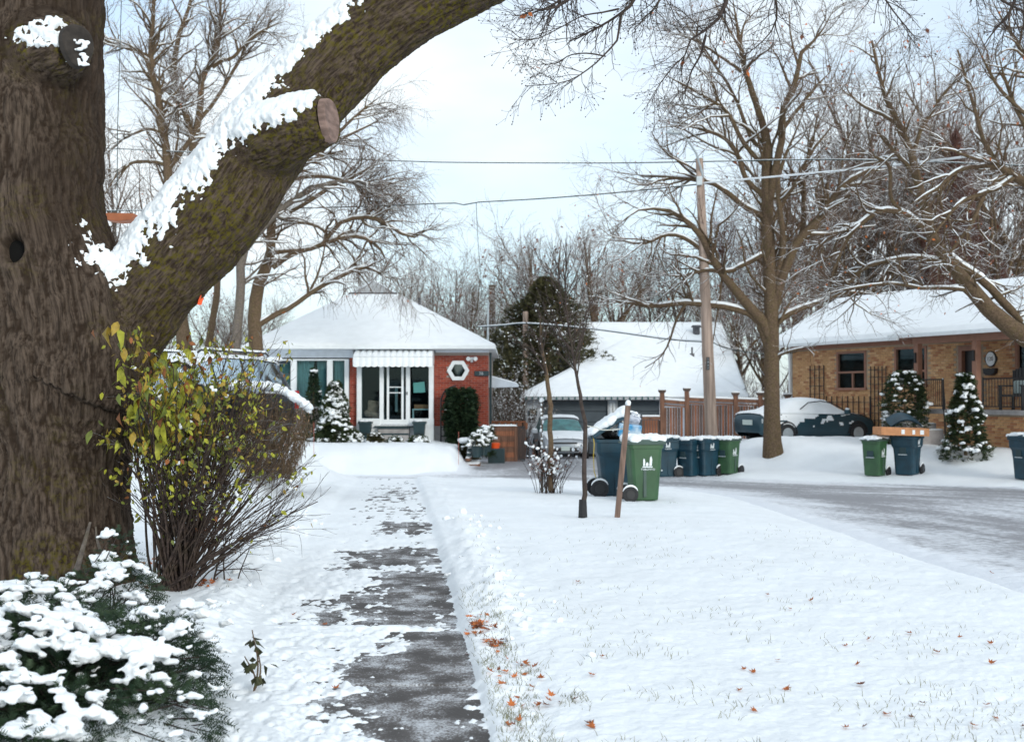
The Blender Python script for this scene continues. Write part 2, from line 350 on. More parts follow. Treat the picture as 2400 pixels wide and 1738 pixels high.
def gd(x, y):   # display pixel on the ground -> X, Y
    Y = 20.0
    for _ in range(40):
        p = D(x, y, Y); k = (CAMZ - p[2]) / Y; Y = .5 * Y + .5 * (CAMZ - bz(p[0], Y)) / k
    p = D(x, y, Y); return float(p[0]), float(Y)
BARE = [(700, 1316, 1005, 1384, 1.0), (765, 1219, 835, 1262, .9), (868, 1215, 955, 1250, .9), (850, 1268, 1000, 1312, 1.0), (1040, 1640, 880, 1400, 0),
        (780, 1452, 940, 1490, .9), (760, 1490, 950, 1560, .9), (930, 1395, 1060, 1660, 1.15), (720, 1570, 790, 1600, .7), (868, 1155, 945, 1180, .7), (860, 1085, 900, 1110, .5)]
_BW = []
def bare_world():
    if not _BW:
        for (x0, y0, x1, y1, a) in BARE:
            if a > 0: _BW.append((gd(x0, y0), gd(x1, y1), a))
    return _BW
def snow_depth(X, Y):
    r = wx_right(Y); u = X - (r - 1.5)                             # 0 left .. 1.5 right edge
    d = .055 + .012 * n2(X, Y, .8, 3) + .010 * n2(X, Y, 5, 3, 3) + .004 * n2(X, Y, 22, 2, 5)
    lawn_poke = n2(X, Y, 14, 2, 9); d = d - .010 * np.clip(lawn_poke - .25, 0, 1) * sst(.2, 1.5, X - r)
    # shovelled ridges beside the path
    ridge = np.exp(-((u - 1.78) / .17) ** 2) * sst(7, 9.5, Y) + np.exp(-((u + .30) / .22) ** 2)
    d = d + ridge * (.05 + .045 * n2(X, Y, 2.6, 3, 2) + .03 * np.clip(n2(X, Y, 7, 2, 4), 0, 1)) * sst(33, 28, Y) * (1 - .5 * sst(14, 20, Y))
    band = np.exp(-((u + .22) / .42) ** 2) + np.exp(-((u - 1.85) / .34) ** 2) * sst(6.5, 8.5, Y)
    rid = np.abs(n2(X, Y * .8, 5.5, 3, 51)); d = d + band * (.020 * n2(X, Y, 9, 3, 50) + .030 * (.35 - np.minimum(rid, .7))) 
    # combed drag marks of the shovel on the ridge flanks
    d = d + .006 * np.sin(Y * 62 + 6 * n2(X, Y, 1.5, 2, 8)) * np.exp(-((u - 1.55) / .12) ** 2) * sst(6.5, 8, Y) + .005 * np.sin(Y * 55 + 5 * n2(X, Y, 1.5, 2, 8)) * np.exp(-((u + .02) / .14) ** 2)
    thin = 1 - .72 * sst(9, 19, Y)
    on = sst(-.10, .12, u) * sst(1.56, 1.44, u) * sst(31.8, 30.8, Y)
    n_a = n2(X, Y * .8, 6.5, 4, 11); n_b = n2(X, Y, 1.3, 2, 13)
    n_c = n2(X, Y, 17, 3, 12)
    bare = -.30 + .20 * n_b + .66 * n_a + .55 * n_c + .20 * sst(.35, .9, u) * sst(26, 12, Y) + .04 * sst(22, 14, Y) - .22 * sst(.35, .05, u) + .24 * sst(10, 17, Y) * sst(.25, .6, u) + .24 * sst(.85, 1.15, u) * sst(15, 9, Y) - .06 * sst(26, 30, Y)
    for ((ax, ay), (bx, by), a) in bare_world():
        if not (ay > by): ay, by = by, ay
        cx = (min(ax, bx) + max(ax, bx)) / 2; hw = abs(bx - ax) / 2; cy = (ay + by) / 2; hh = (ay - by) / 2
        m = sst(hw + .26, hw - .16, np.abs(X - cx) + .10 * n_b) * sst(hh + .22, hh - .10, np.abs(Y - cy) + .06 * n_b); bare = bare + a * .72 * m
    joint = np.abs(((Y - 8.15 + .75) % 1.52) - .75) < .05
    bare = bare - joint * (.16 + .35 * (np.abs(Y - 8.15) < .3))
    dp = np.clip(.014 - .045 * bare + .005 * n2(X, Y, 34, 2, 17), -.03, .034)
    dp = np.where(dp > 0, dp * thin, dp); d = d * (1 - on) + dp * on
    edge = np.exp(-((u - 1.72) / .16) ** 2) * sst(8.6, 7.6, Y) * sst(3, 4, Y)        # thin snow, leaf litter strip
    d = d - edge * (.030 + .018 * n2(X, Y, 9, 3, 21))
    return d
def ground_z(X, Y):
    return base_z(X, Y) + snow_depth(X, Y) + .03 * n2(X, Y, .25, 2, 30) * sst(30, 38, Y) + .05 * n2(X, Y, 1.3, 3, 31) * sst(31, 33, Y) * sst(38, 36, Y)
def gz(x, y): return float(ground_z(np.array([float(x)]), np.array([float(y)]))[0])
def ground_sheet():
    iy = np.concatenate([np.linspace(-12, 3.9, 24)[:-1], 1 / np.linspace(1 / 3.9, 1 / 60, 560), np.geomspace(64, 900, 24)])
    t = np.concatenate([-np.geomspace(.47, 12, 20)[::-1][:-1], np.linspace(-.47, .47, 500), np.geomspace(.47, 12, 20)[1:]])
    Yg, Tg = np.meshgrid(iy, t, indexing='ij'); W = np.maximum(Yg, 4.0); X = Tg * W
    Z = ground_z(X, Yg); rd = sst(-.25, .15, polydist(X, Yg, ROADP)); Z = Z - rd * .075
    far = sst(60, 120, Yg); Z = Z * (1 - far) + far * (-.2)
    n, m = X.shape; idx = np.arange(n * m).reshape(n, m)
    F = np.stack([idx[:-1, :-1], idx[:-1, 1:], idx[1:, 1:], idx[1:, :-1]], -1).reshape(-1, 4)
    o = fast('snowy_ground', np.stack([X, Yg, Z], -1).reshape(-1, 3), F, M['snow_ground']); o['kind'] = 'structure'
M['snow_ground'] = mat('snow_ground', (.84, .872, .90), .6, .035, 1.2, .004, 45, spec=.35)
ground_sheet()
# road: its own sheet, wet asphalt showing through packed snow along the wheel tracks
def road_mat():
    m = bpy.data.materials.new('slushy_asphalt'); m.use_nodes = True; t = m.node_tree; b = t.nodes['Principled BSDF']
    at = N(t, 'ShaderNodeAttribute'); at.attribute_name = 'rv'; mp_ = N(t, 'ShaderNodeMapping'); mp_.inputs['Scale'].default_value = (.30, .95, 1); t.links.new(at.outputs['Vector'], mp_.inputs[0])
    a = N(t, 'ShaderNodeTexNoise'); a.inputs['Scale'].default_value = 1.0; a.inputs['Detail'].default_value = 7; a.inputs['Roughness'].default_value = .6; t.links.new(mp_.outputs[0], a.inputs['Vector'])
    tcn = N(t, 'ShaderNodeTexCoord'); c = N(t, 'ShaderNodeTexNoise'); c.inputs['Scale'].default_value = 9; c.inputs['Detail'].default_value = 6; c.inputs['Roughness'].default_value = .7; t.links.new(tcn.outputs['Object'], c.inputs['Vector'])
    wt = N(t, 'ShaderNodeAttribute'); wt.attribute_name = 'wet'
    s1 = N(t, 'ShaderNodeMath', operation='MULTIPLY_ADD'); s1.inputs[1].default_value = .75; t.links.new(c.outputs[0], s1.inputs[0]); t.links.new(a.outputs[0], s1.inputs[2])
    s2 = N(t, 'ShaderNodeMath', operation='ADD'); t.links.new(s1.outputs[0], s2.inputs[0]); t.links.new(wt.outputs['Fac'], s2.inputs[1])
    r = N(t, 'ShaderNodeValToRGB'); e = r.color_ramp.elements; e[0].position = .62; e[0].color = (.80, .83, .88, 1); e[1].position = 1.18 / 1.2; e[1].color = (.28, .28, .30, 1)
    q = r.color_ramp.elements.new(.78); q.color = (.68, .70, .74, 1); q2 = r.color_ramp.elements.new(.9); q2.color = (.46, .47, .50, 1)
    t.links.new(s2.outputs[0], r.inputs[0]); t.links.new(r.outputs[0], b.inputs['Base Color']); b.inputs['Roughness'].default_value = .5
    bp = N(t, 'ShaderNodeBump'); bp.inputs['Distance'].default_value = -.03; t.links.new(s2.outputs[0], bp.inputs['Height']); t.links.new(bp.outputs[0], b.inputs['Normal'])
    return m
def road_sheet():
    iy = 1 / np.linspace(1 / 6.0, 1 / 49, 420); t = np.linspace(-.46, .62, 420)
    Yg, Tg = np.meshgrid(iy, t, indexing='ij'); X = Tg * Yg * 1.0
    d = polydist(X, Yg, ROADP)
    Z = base_z(X, Yg) + .045 + .006 * n2(X, Yg, 3, 3, 40) - .07 * sst(.22, -.3, d) + .03 * np.exp(-((d - .35) / .22) ** 2) * (.6 + n2(X, Yg, 4, 2, 44))
    # distance along/around the bend centre gives the wheel track direction
    cx, cy = -6.5, 14.0
    ang = np.arctan2(Yg - cy, X - cx); rad = np.hypot(X - cx, Yg - cy)
    drv = sst(32.5, 35, Yg) * sst(5.2, 4.4, X)
    al = (ang * 14) * (1 - drv) + Yg * drv; ac = rad * (1 - drv) + X * 1.0 * drv
    wet = -.12 + sst(.15, 1.0, d) * (.02 + .16 * sst(.6, 1.8, d)) + .05 * np.exp(-((d - 2.2) / .5) ** 2) + .12 * drv - .35 * sst(.5, 0, d)
    wet = wet + .05 * sst(18, 12, Yg)
    n, m_ = X.shape; idx = np.arange(n * m_).reshape(n, m_)
    F = np.stack([idx[:-1, :-1], idx[:-1, 1:], idx[1:, 1:], idx[1:, :-1]], -1).reshape(-1, 4)
    V = np.stack([X, Yg, Z], -1).reshape(-1, 3); dd = d.ravel(); V, F, u = keep(V, F, (dd[F] > -.3).any(1))
    o = fast('road', V, F, road_mat(), attrs={'rv': ('FLOAT_VECTOR', np.stack([al.ravel()[u], ac.ravel()[u], 0 * u], 1)), 'wet': ('FLOAT', wet.ravel()[u])}); o['kind'] = 'structure'
road_sheet()
# footpath of cast slabs
path = bpy.data.objects.new('footpath', None); C.objects.link(path); path['kind'] = 'structure'
yy = 8.15 - 1.52 * 3; 
while yy < 30.6:
    y0, y1 = yy + .008, yy + 1.512; b = MB()
    P = []
    for top in (0, 1):
        for (x, y) in ((wx_right(y0) - 1.5, y0), (wx_right(y0), y0), (wx_right(y1), y1), (wx_right(y1) - 1.5, y1)): P.append((x, y, bz(x, y) + (0 if top else -.12)))
    b.hexa(P); dzv = rnd.uniform(-.003, .003); o = b.build('slab', M['concrete'], path, bevel=.008); o.location.z = dzv; yy += 1.52
b = MB(); prev = None
for i in range(26):
    y = 3.6 + i * .5; P = []
for i in range(10):
    y0, y1 = 3.6 + i * 1.52, 3.6 + (i + 1) * 1.52 - .01; P = []
    for top in (0, 1):
        for (dx, y) in ((.012, y0), (.14, y0), (.14, y1), (.012, y1)): P.append((wx_right(y) + dx, y, bz(wx_right(y), y) - .012 + (0 if top else -.1)))
    MB().hexa(P).build('edging', M['concrete'], path, bevel=.006)
# ------------------------------------------------------------------ branch tools
def tubes(P, R, k):
    """P (B,n,3), R (B,n) -> V,F"""
    B, n, _ = P.shape
    T = np.gradient(P, axis=1); T /= np.linalg.norm(T, axis=2, keepdims=True) + 1e-9
    ref = np.where(np.abs(T[:, 0, 2:3]) < .8, np.array([0, 0, 1.0]), np.array([1.0, .2, 0])); A = np.empty_like(T); a_ = np.cross(T[:, 0], ref)
    for j in range(n):
        a_ = a_ - T[:, j] * (a_ * T[:, j]).sum(1, keepdims=True); a_ = a_ / (np.linalg.norm(a_, axis=1, keepdims=True) + 1e-9); A[:, j] = a_
    Bn = np.cross(T, A)
    a = np.arange(k) * 2 * PI / k
    V = P[:, :, None] + R[:, :, None, None] * (A[:, :, None] * np.cos(a)[:, None] + Bn[:, :, None] * np.sin(a)[:, None])
    idx = np.arange(B * n * k).reshape(B, n, k); nx = np.roll(idx, -1, 2)
    F = np.stack([idx[:, :-1], idx[:, 1:], nx[:, 1:], nx[:, :-1]], -1).reshape(-1, 4)
    return V.reshape(-1, 3), F
def merge(lst):
    Vs = []; Fs = []; b = 0
    for V, F in lst: Vs.append(V); Fs.append(F + b); b += len(V)
    return np.concatenate(Vs), np.concatenate(Fs)
def resample(pts, rad, n):
    pts = np.asarray(pts, float); rad = np.asarray(rad, float)
    # Catmull-Rom smoothing
    q = []; rr = []
    for i in range(len(pts) - 1):
        p0 = pts[max(i - 1, 0)]; p1 = pts[i]; p2 = pts[i + 1]; p3 = pts[min(i + 2, len(pts) - 1)]
        for t in np.linspace(0, 1, 6, endpoint=False):
            q.append(.5 * ((2 * p1) + (-p0 + p2) * t + (2 * p0 - 5 * p1 + 4 * p2 - p3) * t * t + (-p0 + 3 * p1 - 3 * p2 + p3) * t ** 3)); rr.append(rad[i] * (1 - t) + rad[i + 1] * t)
    q.append(pts[-1]); rr.append(rad[-1]); q = np.array(q); rr = np.array(rr)
    s = np.concatenate([[0], np.cumsum(np.linalg.norm(np.diff(q, axis=0), axis=1))]); u = np.linspace(0, s[-1], n)
    return np.stack([np.interp(u, s, q[:, i]) for i in range(3)], 1), np.interp(u, s, rr)
def grow(P, R, count, L, ang, n=6, t0=.2, t1=1.0, wander=.25, grav=0.0, ratio=.6, rmin=.003, rmax=None, rng=RNG, bias=None, tip=.25, wl=1.0):
    B, m, _ = P.shape; ln = np.linalg.norm(np.diff(P, axis=1), axis=2).sum(1); w = ln ** wl; w = w / w.sum()
    b = rng.choice(B, count, p=w); t = t0 + (t1 - t0) * rng.random(count) ** .8; f = t * (m - 1); i = np.minimum(f.astype(int), m - 2); fr = (f - i)[:, None]
    st = P[b, i] * (1 - fr) + P[b, i + 1] * fr; tg = P[b, i + 1] - P[b, i]; tg /= np.linalg.norm(tg, axis=1, keepdims=True) + 1e-9
    pr = (R[b, i] * (1 - fr[:, 0]) + R[b, i + 1] * fr[:, 0])
    rv = rng.normal(size=(count, 3)); rv -= (rv * tg).sum(1, keepdims=True) * tg
    if bias is not None: rv += np.array(bias)
    rv /= np.linalg.norm(rv, axis=1, keepdims=True) + 1e-9
    an = np.radians(rng.uniform(ang[0], ang[1], count))[:, None]; d = tg * np.cos(an) + rv * np.sin(an)
    le = rng.uniform(L[0], L[1], count) * (1.15 - .55 * t) ; st_ = le[:, None] / (n - 1)
    Q = np.empty((count, n, 3)); Q[:, 0] = st
    for j in range(1, n):
        d = d + rng.normal(size=(count, 3)) * wander; d[:, 2] += grav; d /= np.linalg.norm(d, axis=1, keepdims=True); Q[:, j] = Q[:, j - 1] + d * st_
    r0 = np.clip(pr * ratio, rmin, rmax or 9); Rr = r0[:, None] * np.linspace(1, tip, n)[None]
    return Q, Rr
def snow_on(P, R, k=5, thick=.7, rng=RNG, minr=.0, cover=.9, zmax=.86):
    """snow lying along the tops of near-horizontal limbs"""
    B, n, _ = P.shape; T = np.gradient(P, axis=1); T /= np.linalg.norm(T, axis=2, keepdims=True) + 1e-9
    ok = np.clip((zmax - np.abs(T[:, :, 2])) / .25, 0, 1) * (rng.random((B, n)) < cover)
    up = np.zeros_like(P); up[:, :, 2] = 1; up = up - T * T[:, :, 2:3]; up /= np.linalg.norm(up, axis=2, keepdims=True) + 1e-9
    Rs = R * .82 * ok + 1e-5
    Q = P + up * (R * thick * ok + R * .1)[:, :, None]
    return tubes(Q, Rs, k)
def traced(lst, Y0, n=12, rng=RNG):
    """lst of [(x,y,rpx[,dY])...] display px -> P,R at depth Y0"""
    Ps = []; Rs = []
    for pl in lst:
        pts = [D(p[0], p[1], Y0 + (p[3] if len(p) > 3 else 0)) for p in pl]; rr = [p[2] * K / 2800 * Y0 for p in pl]
        a, b_ = resample(pts, rr, n); Ps.append(a); Rs.append(b_)
    return np.array(Ps), np.array(Rs)
def ground_pt(x, Y):
    X = float(D(x, 900, Y)[0]); return X, bz(X, Y)
def leaf_quads(pts, size, rng=RNG, droop=True):
    n = len(pts); a = rng.normal(size=(n, 3)); 
    if droop: a[:, 2] = -np.abs(a[:, 2]) - .4
    a /= np.linalg.norm(a, axis=1, keepdims=True); b = np.cross(a, rng.normal(size=(n, 3))); b /= np.linalg.norm(b, axis=1, keepdims=True)
    c = np.cross(a, b); s = (size * rng.uniform(.6, 1.3, n))[:, None]
    V = np.stack([pts, pts + a * s * .45 + b * s * .32 + c * s * .1, pts + a * s, pts + a * s * .45 - b * s * .32 + c * s * .1], 1).reshape(-1, 3)
    return V, np.arange(4 * n).reshape(n, 4)
# ------------------------------------------------------------------ the big maple in front
def sk(lst, Y0=10.0): return [(D(x, y, Y0 + (e[0] if e else 0)), r * K / 2800 * Y0) for (x, y, r, *e) in lst]
TRUNK = sk([(112, 1460, 240), (111, 1360, 212), (111, 1270, 186), (110, 1180, 175), (108, 1050, 171), (108, 900, 178), (104, 800, 188), (92, 690, 192), (76, 590, 180), (58, 480, 166), (52, 300, 166), (52, 100, 168), (52, -120, 165)])
LIMB = sk([(165, 900, 85), (225, 800, 98), (275, 715, 100), (352, 610, 101), (440, 510, 108), (520, 410, 103), (600, 300, 98), (680, 210, 95), (765, 122, 90), (868, 36, 88), (975, -26, 86), (1100, -80, 80), (1200, -130, 64)])
STUB = sk([(520, 350, 66, -.05), (600, 310, 76, -.22), (670, 283, 66, -.36), (727, 266, 50, -.46)])
COLLAR = sk([(40, 140, 120, -.08), (105, 112, 84, -.36), (160, 102, 48, -.575)])
FILL = sk([(140, 830, 190), (200, 720, 165), (248, 625, 118), (282, 588, 84)])
FILL2 = sk([(190, 930, 60), (235, 840, 74), (262, 785, 76), (296, 730, 74), (338, 680, 76)])
def big_tree():
    root = thing('maple_tree', 'huge old foreground maple with furrowed mossy bark and a snow laden limb reaching right', 'tree', (float(D(110, 1350, 10)[0]), 10, bz(D(110, 1350, 10)[0], 10)))
    off = np.array(root.location)
    V = []; F = []
    for s in (TRUNK, LIMB, STUB, COLLAR, FILL, FILL2):
        mb = MB(); pts, rr = resample([p for p, r in s], [r for p, r in s], 30); mb.tube(pts, list(rr), 28); b = len(V); V += mb.v; F += [tuple(i + b for i in f) for f in mb.f]
    V, F = remesh(V, F, .0148, 0)
    nb = np.zeros_like(V)
    for it in range(12):   # relax junctions
        A = np.zeros_like(V); cnt = np.zeros(len(V))
        for k in range(4):
            a, b = F[:, k], F[:, (k + 1) % 4]
            for c in range(3): A[:, c] += np.bincount(a, V[b, c], len(V)) + np.bincount(b, V[a, c], len(V))
            cnt += np.bincount(a, minlength=len(V)) + np.bincount(b, minlength=len(V))
        V = V * .4 + .6 * A / cnt[:, None]
    Nn = vnormals(V, F)
    def coords(s):
        pts, rr = resample([p for p, r in s], [r for p, r in s], 40); best = np.full(len(V), 1e9); U = np.zeros(len(V)); PP = np.zeros_like(V); acc = 0; DD = np.zeros(len(V))
        for i in range(len(pts) - 1):
            a, b = pts[i], pts[i + 1]; l = np.linalg.norm(b - a); t = (b - a) / l; q = V - a; u = q @ t; uc = np.clip(u, 0, l); pr = q - np.outer(uc, t); d = np.linalg.norm(pr, axis=1)
            e1 = np.array([0, 1.0, 0]); e1 = e1 - t * (e1 @ t); e1 /= np.linalg.norm(e1); e2 = np.cross(t, e1)
            sd_ = d / ((rr[i] + rr[i + 1]) / 2); m = sd_ < best; best[m] = sd_[m]; U[m] = acc + u[m]; PP[m, 0] = (pr @ e1)[m]; PP[m, 1] = (pr @ e2)[m]; acc += l
        return best, U, PP
    S4 = [coords(s) for s in (TRUNK, LIMB, STUB, COLLAR)]
    W = np.stack([np.exp(-np.clip(b - .0, 0, 9) ** 2 * 9 * (1, 1, 1.0, 1)[i]) for i, (b, u, p) in enumerate(S4)], 1) + 1e-9
    W[:, 2] *= 1.5; W[:, 3] *= 1.2; W = W ** 2.2; W /= W.sum(1, keepdims=True)
    # bark relief
    warp = fbm(V * 1.5 + 40, 2) * .10; warp2 = fbm(V * 5 + 80, 2) * .016
    H = np.zeros(len(V)); PLT = np.zeros(len(V)); BK = np.zeros_like(V)
    for i, (b, U, PP) in enumerate(S4):
        fr, fl, amp = [(13, 1.5, .040), (18, 2.6, .022), (19, 2.8, .020), (15, 3.0, .022)][i]
        c = np.stack([(PP[:, 0] + warp + warp2) * fr, (PP[:, 1] + warp * .7 + warp2) * fr, U * fl + warp * 6 + i * 31], 1)
        n1 = np.abs(perlin(c)); n1b = np.abs(perlin(c * np.array([1.9, 1.9, 2.6]) + 9)); n1c = perlin(c * np.array([4.5, 4.5, 7]) + 3)
        h = np.minimum(n1 * 2.6, 1) ** .8 * .60 + np.minimum(n1b * 2.6, 1) * .34 + n1c * .10 - .5
        cr = np.abs(perlin(np.stack([c[:, 0] * .6, c[:, 1] * .6, U * 22 + warp * 20], 1) + 5)); h = h - .22 * (1 - np.minimum(cr * 7, 1))
        PLT += W[:, i] * h; H += W[:, i] * h * amp; BK += W[:, i:i + 1] * c * .5
    # knot hole with its collar, and cut faces
    kc = D(30, 553, 9.33); dk = np.stack([(V[:, 0] - kc[0]) / 1.0, (V[:, 2] - kc[2]) / 1.35], 1); rk = np.linalg.norm(dk, axis=1); front = sst(10.2, 9.9, V[:, 1])
    knot = front * sst(.26, .16, rk); H = H * (1 - .75 * knot) + front * .045 * np.exp(-((rk - .115) / .045) ** 2)
    hole = front * sst(.082, .060, rk); H = H - hole * .17
    swirl = fbm(V * 1.3 + 5, 2)
    H = H + .02 * fbm(V * 2.2 + 90, 3)
    limbW = W[:, 1] + W[:, 2]
    moss = np.clip(.30 * limbW + .62 * limbW * sst(-.5, .5, fbm(V * 2.0 + 12, 2)) + .9 * W[:, 3] * sst(-.15, .25, fbm(V * 3 + 2, 2)) + .22 * (1 - limbW) * sst(.0, .5, fbm(V * 1.8 + 7, 2)) + .75 * (1 - limbW) * sst(1.1, .1, V[:, 2]) * sst(-.1, .3, fbm(V * 2.6 + 1, 2)), 0, 1)
    mound = .05 * W[:, 1] * np.exp(-(((V - D(540, 480, 9.7)) ** 2).sum(1)) / .045); Vb = V + Nn * (H + mound)[:, None]
    # snow lying on top
    n1 = fbm(V * 5.5 + 3, 3); n2_ = fbm(V * 19 + 33, 3)
    dirn = np.array([-.60, -.30, .74]); f = Nn @ dirn
    px = V[:, 0] / V[:, 1] * 2800 / K + 1133.5; pz = V[:, 2]
    cro = D(290, 545, 9.55); near_crotch = np.exp(-(((V - cro) * np.array([.68, .8, 1.05])) ** 2).sum(1) / .13)
    colc = D(95, 70, 9.3); near_col = np.exp(-(((V - colc) * np.array([.8, 1, 1.4])) ** 2).sum(1) / .05)
    stc = W[:, 2]
    thr = .63 - .12 * stc + .10 * sst(3.9, 4.6, V[:, 2])
    n0_ = fbm(V * 4.2 + 71, 2)
    tmask = (f - thr) * .17 * np.clip(W[:, 1] * 1.4 + stc, 0, 1)
    up = Nn[:, 2]
    tmask = np.where(near_crotch > .25, np.maximum(tmask, (up * .8 - Nn[:, 1] * .12 + near_crotch * .85 - .86 - .25 * sst(-.1, .3, -n0_)) * .13), tmask)
    tmask = np.where(near_col > .2, np.maximum(tmask, (up + near_col * .9 - .92) * .12), tmask)
    tmask = tmask - .09 * (1 - np.clip(W[:, 1] * 1.6 + W[:, 2] + near_crotch * 1.6 + near_col * 1.6, 0, 1))
    tmask = tmask - .1 * hole - .1 * knot
    n3_ = fbm(V * 42 + 3, 2); tt = tmask + .038 * n1 + .040 * n2_ + .014 * n3_ - H * .55
    tt = np.minimum(tt, .040 + .012 * n1 + .008 * n2_ + .004 * n3_); msk = tt > -.018
    Vs = V + Nn * (H * .55 + tt)[:, None]
    o = fast('trunk', Vb - off, F, M['bark_big'], root, attrs={'bk': ('FLOAT_VECTOR', BK), 'moss': ('FLOAT', moss), 'plate': ('FLOAT', sst(-.42, .02, PLT) * (1 - .6 * W[:, 0] * sst(2.5, 3.1, V[:, 2]) * sst(.05, .45, V[:, 0] - D(75, 300, 10)[0] + .15 * fbm(V * 1.7, 2))))})
    v2, f2, u = keep(Vs, F, msk[F].any(1)); stuff(fast('snow_cover', v2 - off, f2, M['snow_fine'], root))
    # cut faces
    def face(c, nrm, rx, rz, name='cut_face', m='cut'):
        nrm = Vector(nrm).normalized(); up_ = Vector((0, 0, 1)); sx = up_.cross(nrm).normalized(); sy = nrm.cross(sx); mb = MB(); n = 32
        ring = [[Vector(c) + (sx * math.cos(a) * rx * k + sy * math.sin(a) * rz * k) * (1 + .05 * math.sin(3 * a)) + nrm * h for a in [2 * PI * j / n for j in range(n)]] for k, h in ((1.0, -.03), (.97, .022), (.90, .028), (.45, .02), (.08, .017))]
        V_ = [p for r in ring for p in r]; F_ = [(i * n + j, i * n + (j + 1) % n, (i + 1) * n + (j + 1) % n, (i + 1) * n + j) for i in range(4) for j in range(n)] + [tuple(4 * n + j for j in range(n))]
        mb.add(V_, F_); q = mb.build(name, M[m], root, smooth=False); q.location = -Vector(off); return q
    face(D(729, 266, 9.52), (.975, -.21, .08), .172, .18)
    fk = face(D(170, 101, 9.36), (.74, -.66, .10), .135, .175); fk.data.materials[0] = mat('old_cut_wood', (.03, .024, .02), .95, .4, 12)
    # snow crumbs on the old cut
    bl = [(np.array(D(168 + rnd.uniform(-22, 24), 112 + rnd.uniform(-22, 34), 9.36)) + np.array([.02, -.03, 0]), (rnd.uniform(.016, .03), .012, rnd.uniform(.010, .018))) for _ in range(44)]
    V_, F_ = blobs(bl, .007, .3); q = fast('snow_cover', V_ - off, F_, M['snow_fine'], root); stuff(q)
    # near-black disc: shade inside the knot hole, put into colour
    MB().add([tuple(np.array(kc) + np.array([.075 * math.cos(a), .085, .105 * math.sin(a)])) for a in np.linspace(0, 2 * PI, 24, endpoint=False)], [tuple(range(24))]).build('hole_shade_disc', M['dark'], root).location = -Vector(off)
    # the limb goes on above the picture and its sprays hang back into view
    ext = [[(1090, -105, 62), (1240, -145, 56), (1450, -210, 34), (1700, -230, 25), (2000, -220, 16), (2300, -150, 9)], [(60, -110, 165), (70, -500, 120), (100, -900, 80), (140, -1300, 50), (160, -1700, 25), (150, -2000, 9)],
           [(60, -300, 90), (-200, -700, 60), (-500, -1000, 40), (-700, -1300, 25), (-900, -1500, 15), (-1000, -1700, 8)], [(1260, -170, 40), (1300, -400, 30), (1400, -700, 20), (1450, -900, 14), (1500, -1100, 9), (1520, -1300, 5)]]
    P, R = traced(ext, 10.0, 24); V_, F_ = tubes(P, R, 12); fast('bough', V_ - off, F_, M['bark'], root)
    hang = [[(1290, -185, 12), (1278, -60, 9), (1268, 6, 7.5), (1253, 20, 6), (1216, 42, 3.5), (1161, 45, 1.2)], [(1290, -185, 10), (1262, -80, 7), (1250, -10, 5), (1200, 22, 3), (1150, 35, 2), (1135, 36, 1)],
            [(1450, -210, 16), (1425, -70, 10), (1403, 0, 7), (1373, 27, 5.5), (1341, 47, 4.5), (1273, 82, 3)], [(1378, 25, 5), (1370, 57, 4.6), (1365, 95, 4), (1341, 125, 3.2), (1306, 162, 2.6), (1250, 200, 1.8), (1161, 217, 1)],
            [(1600, -222, 22), (1603, -80, 13), (1601, 0, 10), (1596, 37, 7), (1563, 75, 5.5), (1523, 100, 4), (1516, 130, 3), (1471, 177, 2.2), (1433, 235, 1)], [(1563, 77, 4.5), (1556, 112, 4), (1538, 145, 3), (1533, 170, 2), (1520, 200, 1)],
            [(1890, -226, 10), (1925, -60, 5), (1933, 0, 4), (1945, 30, 3), (1959, 55, 2.6), (1985, 95, 1.8), (2001, 118, 1)], [(2130, -200, 14), (2160, -60, 8), (2176, 0, 6), (2195, 20, 5), (2215, 36, 4), (2267, 64, 2)],
            [(1700, -230, 10), (1720, -60, 5), (1735, 10, 3.5), (1722, 50, 2.5), (1690, 80, 1.8), (1660, 100, 1)], [(1500, -214, 9), (1480, -60, 5), (1460, 0, 4), (1440, 22, 3), (1418, 45, 2), (1400, 62, 1)],
            [(1370, 20, 4), (1330, 30, 3), (1290, 38, 2.6), (1240, 66, 2), (1190, 92, 1.6), (1137, 96, 1)], [(1341, 125, 3), (1300, 118, 2.6), (1262, 122, 2.2), (1235, 138, 1.8), (1206, 143, 1)],
            [(2240, -180, 12), (2262, -60, 8), (2250, 10, 5), (2225, 45, 4), (2205, 70, 2.5), (2190, 96, 1)]]
    hang = [[(a_, b_, c_ * (.62 if b_ > -20 else .8)) for a_, b_, c_ in h_] for h_ in hang]; P, R = traced(hang, 9.7, 14); P[:, :, 1] += (RNG.random((len(P), 1)) - .5) * .8 * np.linspace(0, 1, 14); lst = [tubes(P, R, 6)]
    P1, R1 = grow(P, R, 330, (.18, .58), (25, 65), n=6, t0=.38, wander=.16, grav=-.05, ratio=.5, rmin=.0022, rmax=.0045, tip=.5); lst.append(tubes(P1, R1, 4))
    P2, R2 = grow(P1, R1, 1500, (.06, .22), (25, 65), n=4, t0=.2, wander=.14, grav=-.02, ratio=.7, rmin=.0015, rmax=.0026, tip=.6); lst.append(tubes(P2, R2, 3))
    tips = P2[:, -1]; bud = np.stack([tips, tips + (P2[:, -1] - P2[:, -2]) * .22], 1); lst.append(tubes(bud, np.full((len(tips), 2), .0042), 4))
    V_, F_ = merge(lst); fast('hanging_spray', V_ - off, F_, M['twig_bare'], root)
    i = RNG.choice(len(P2), 9); V_, F_ = leaf_quads(P2[i, 2], .055); V2, F2 = leaf_quads(P2[i, 2], .05); V_, F_ = merge([(V_, F_), (V2, F2)])
    stuff(fast('dead_leaves', V_ - off, F_, M['leaf_orange'], root, smooth=False))
    return root
BIG = big_tree()
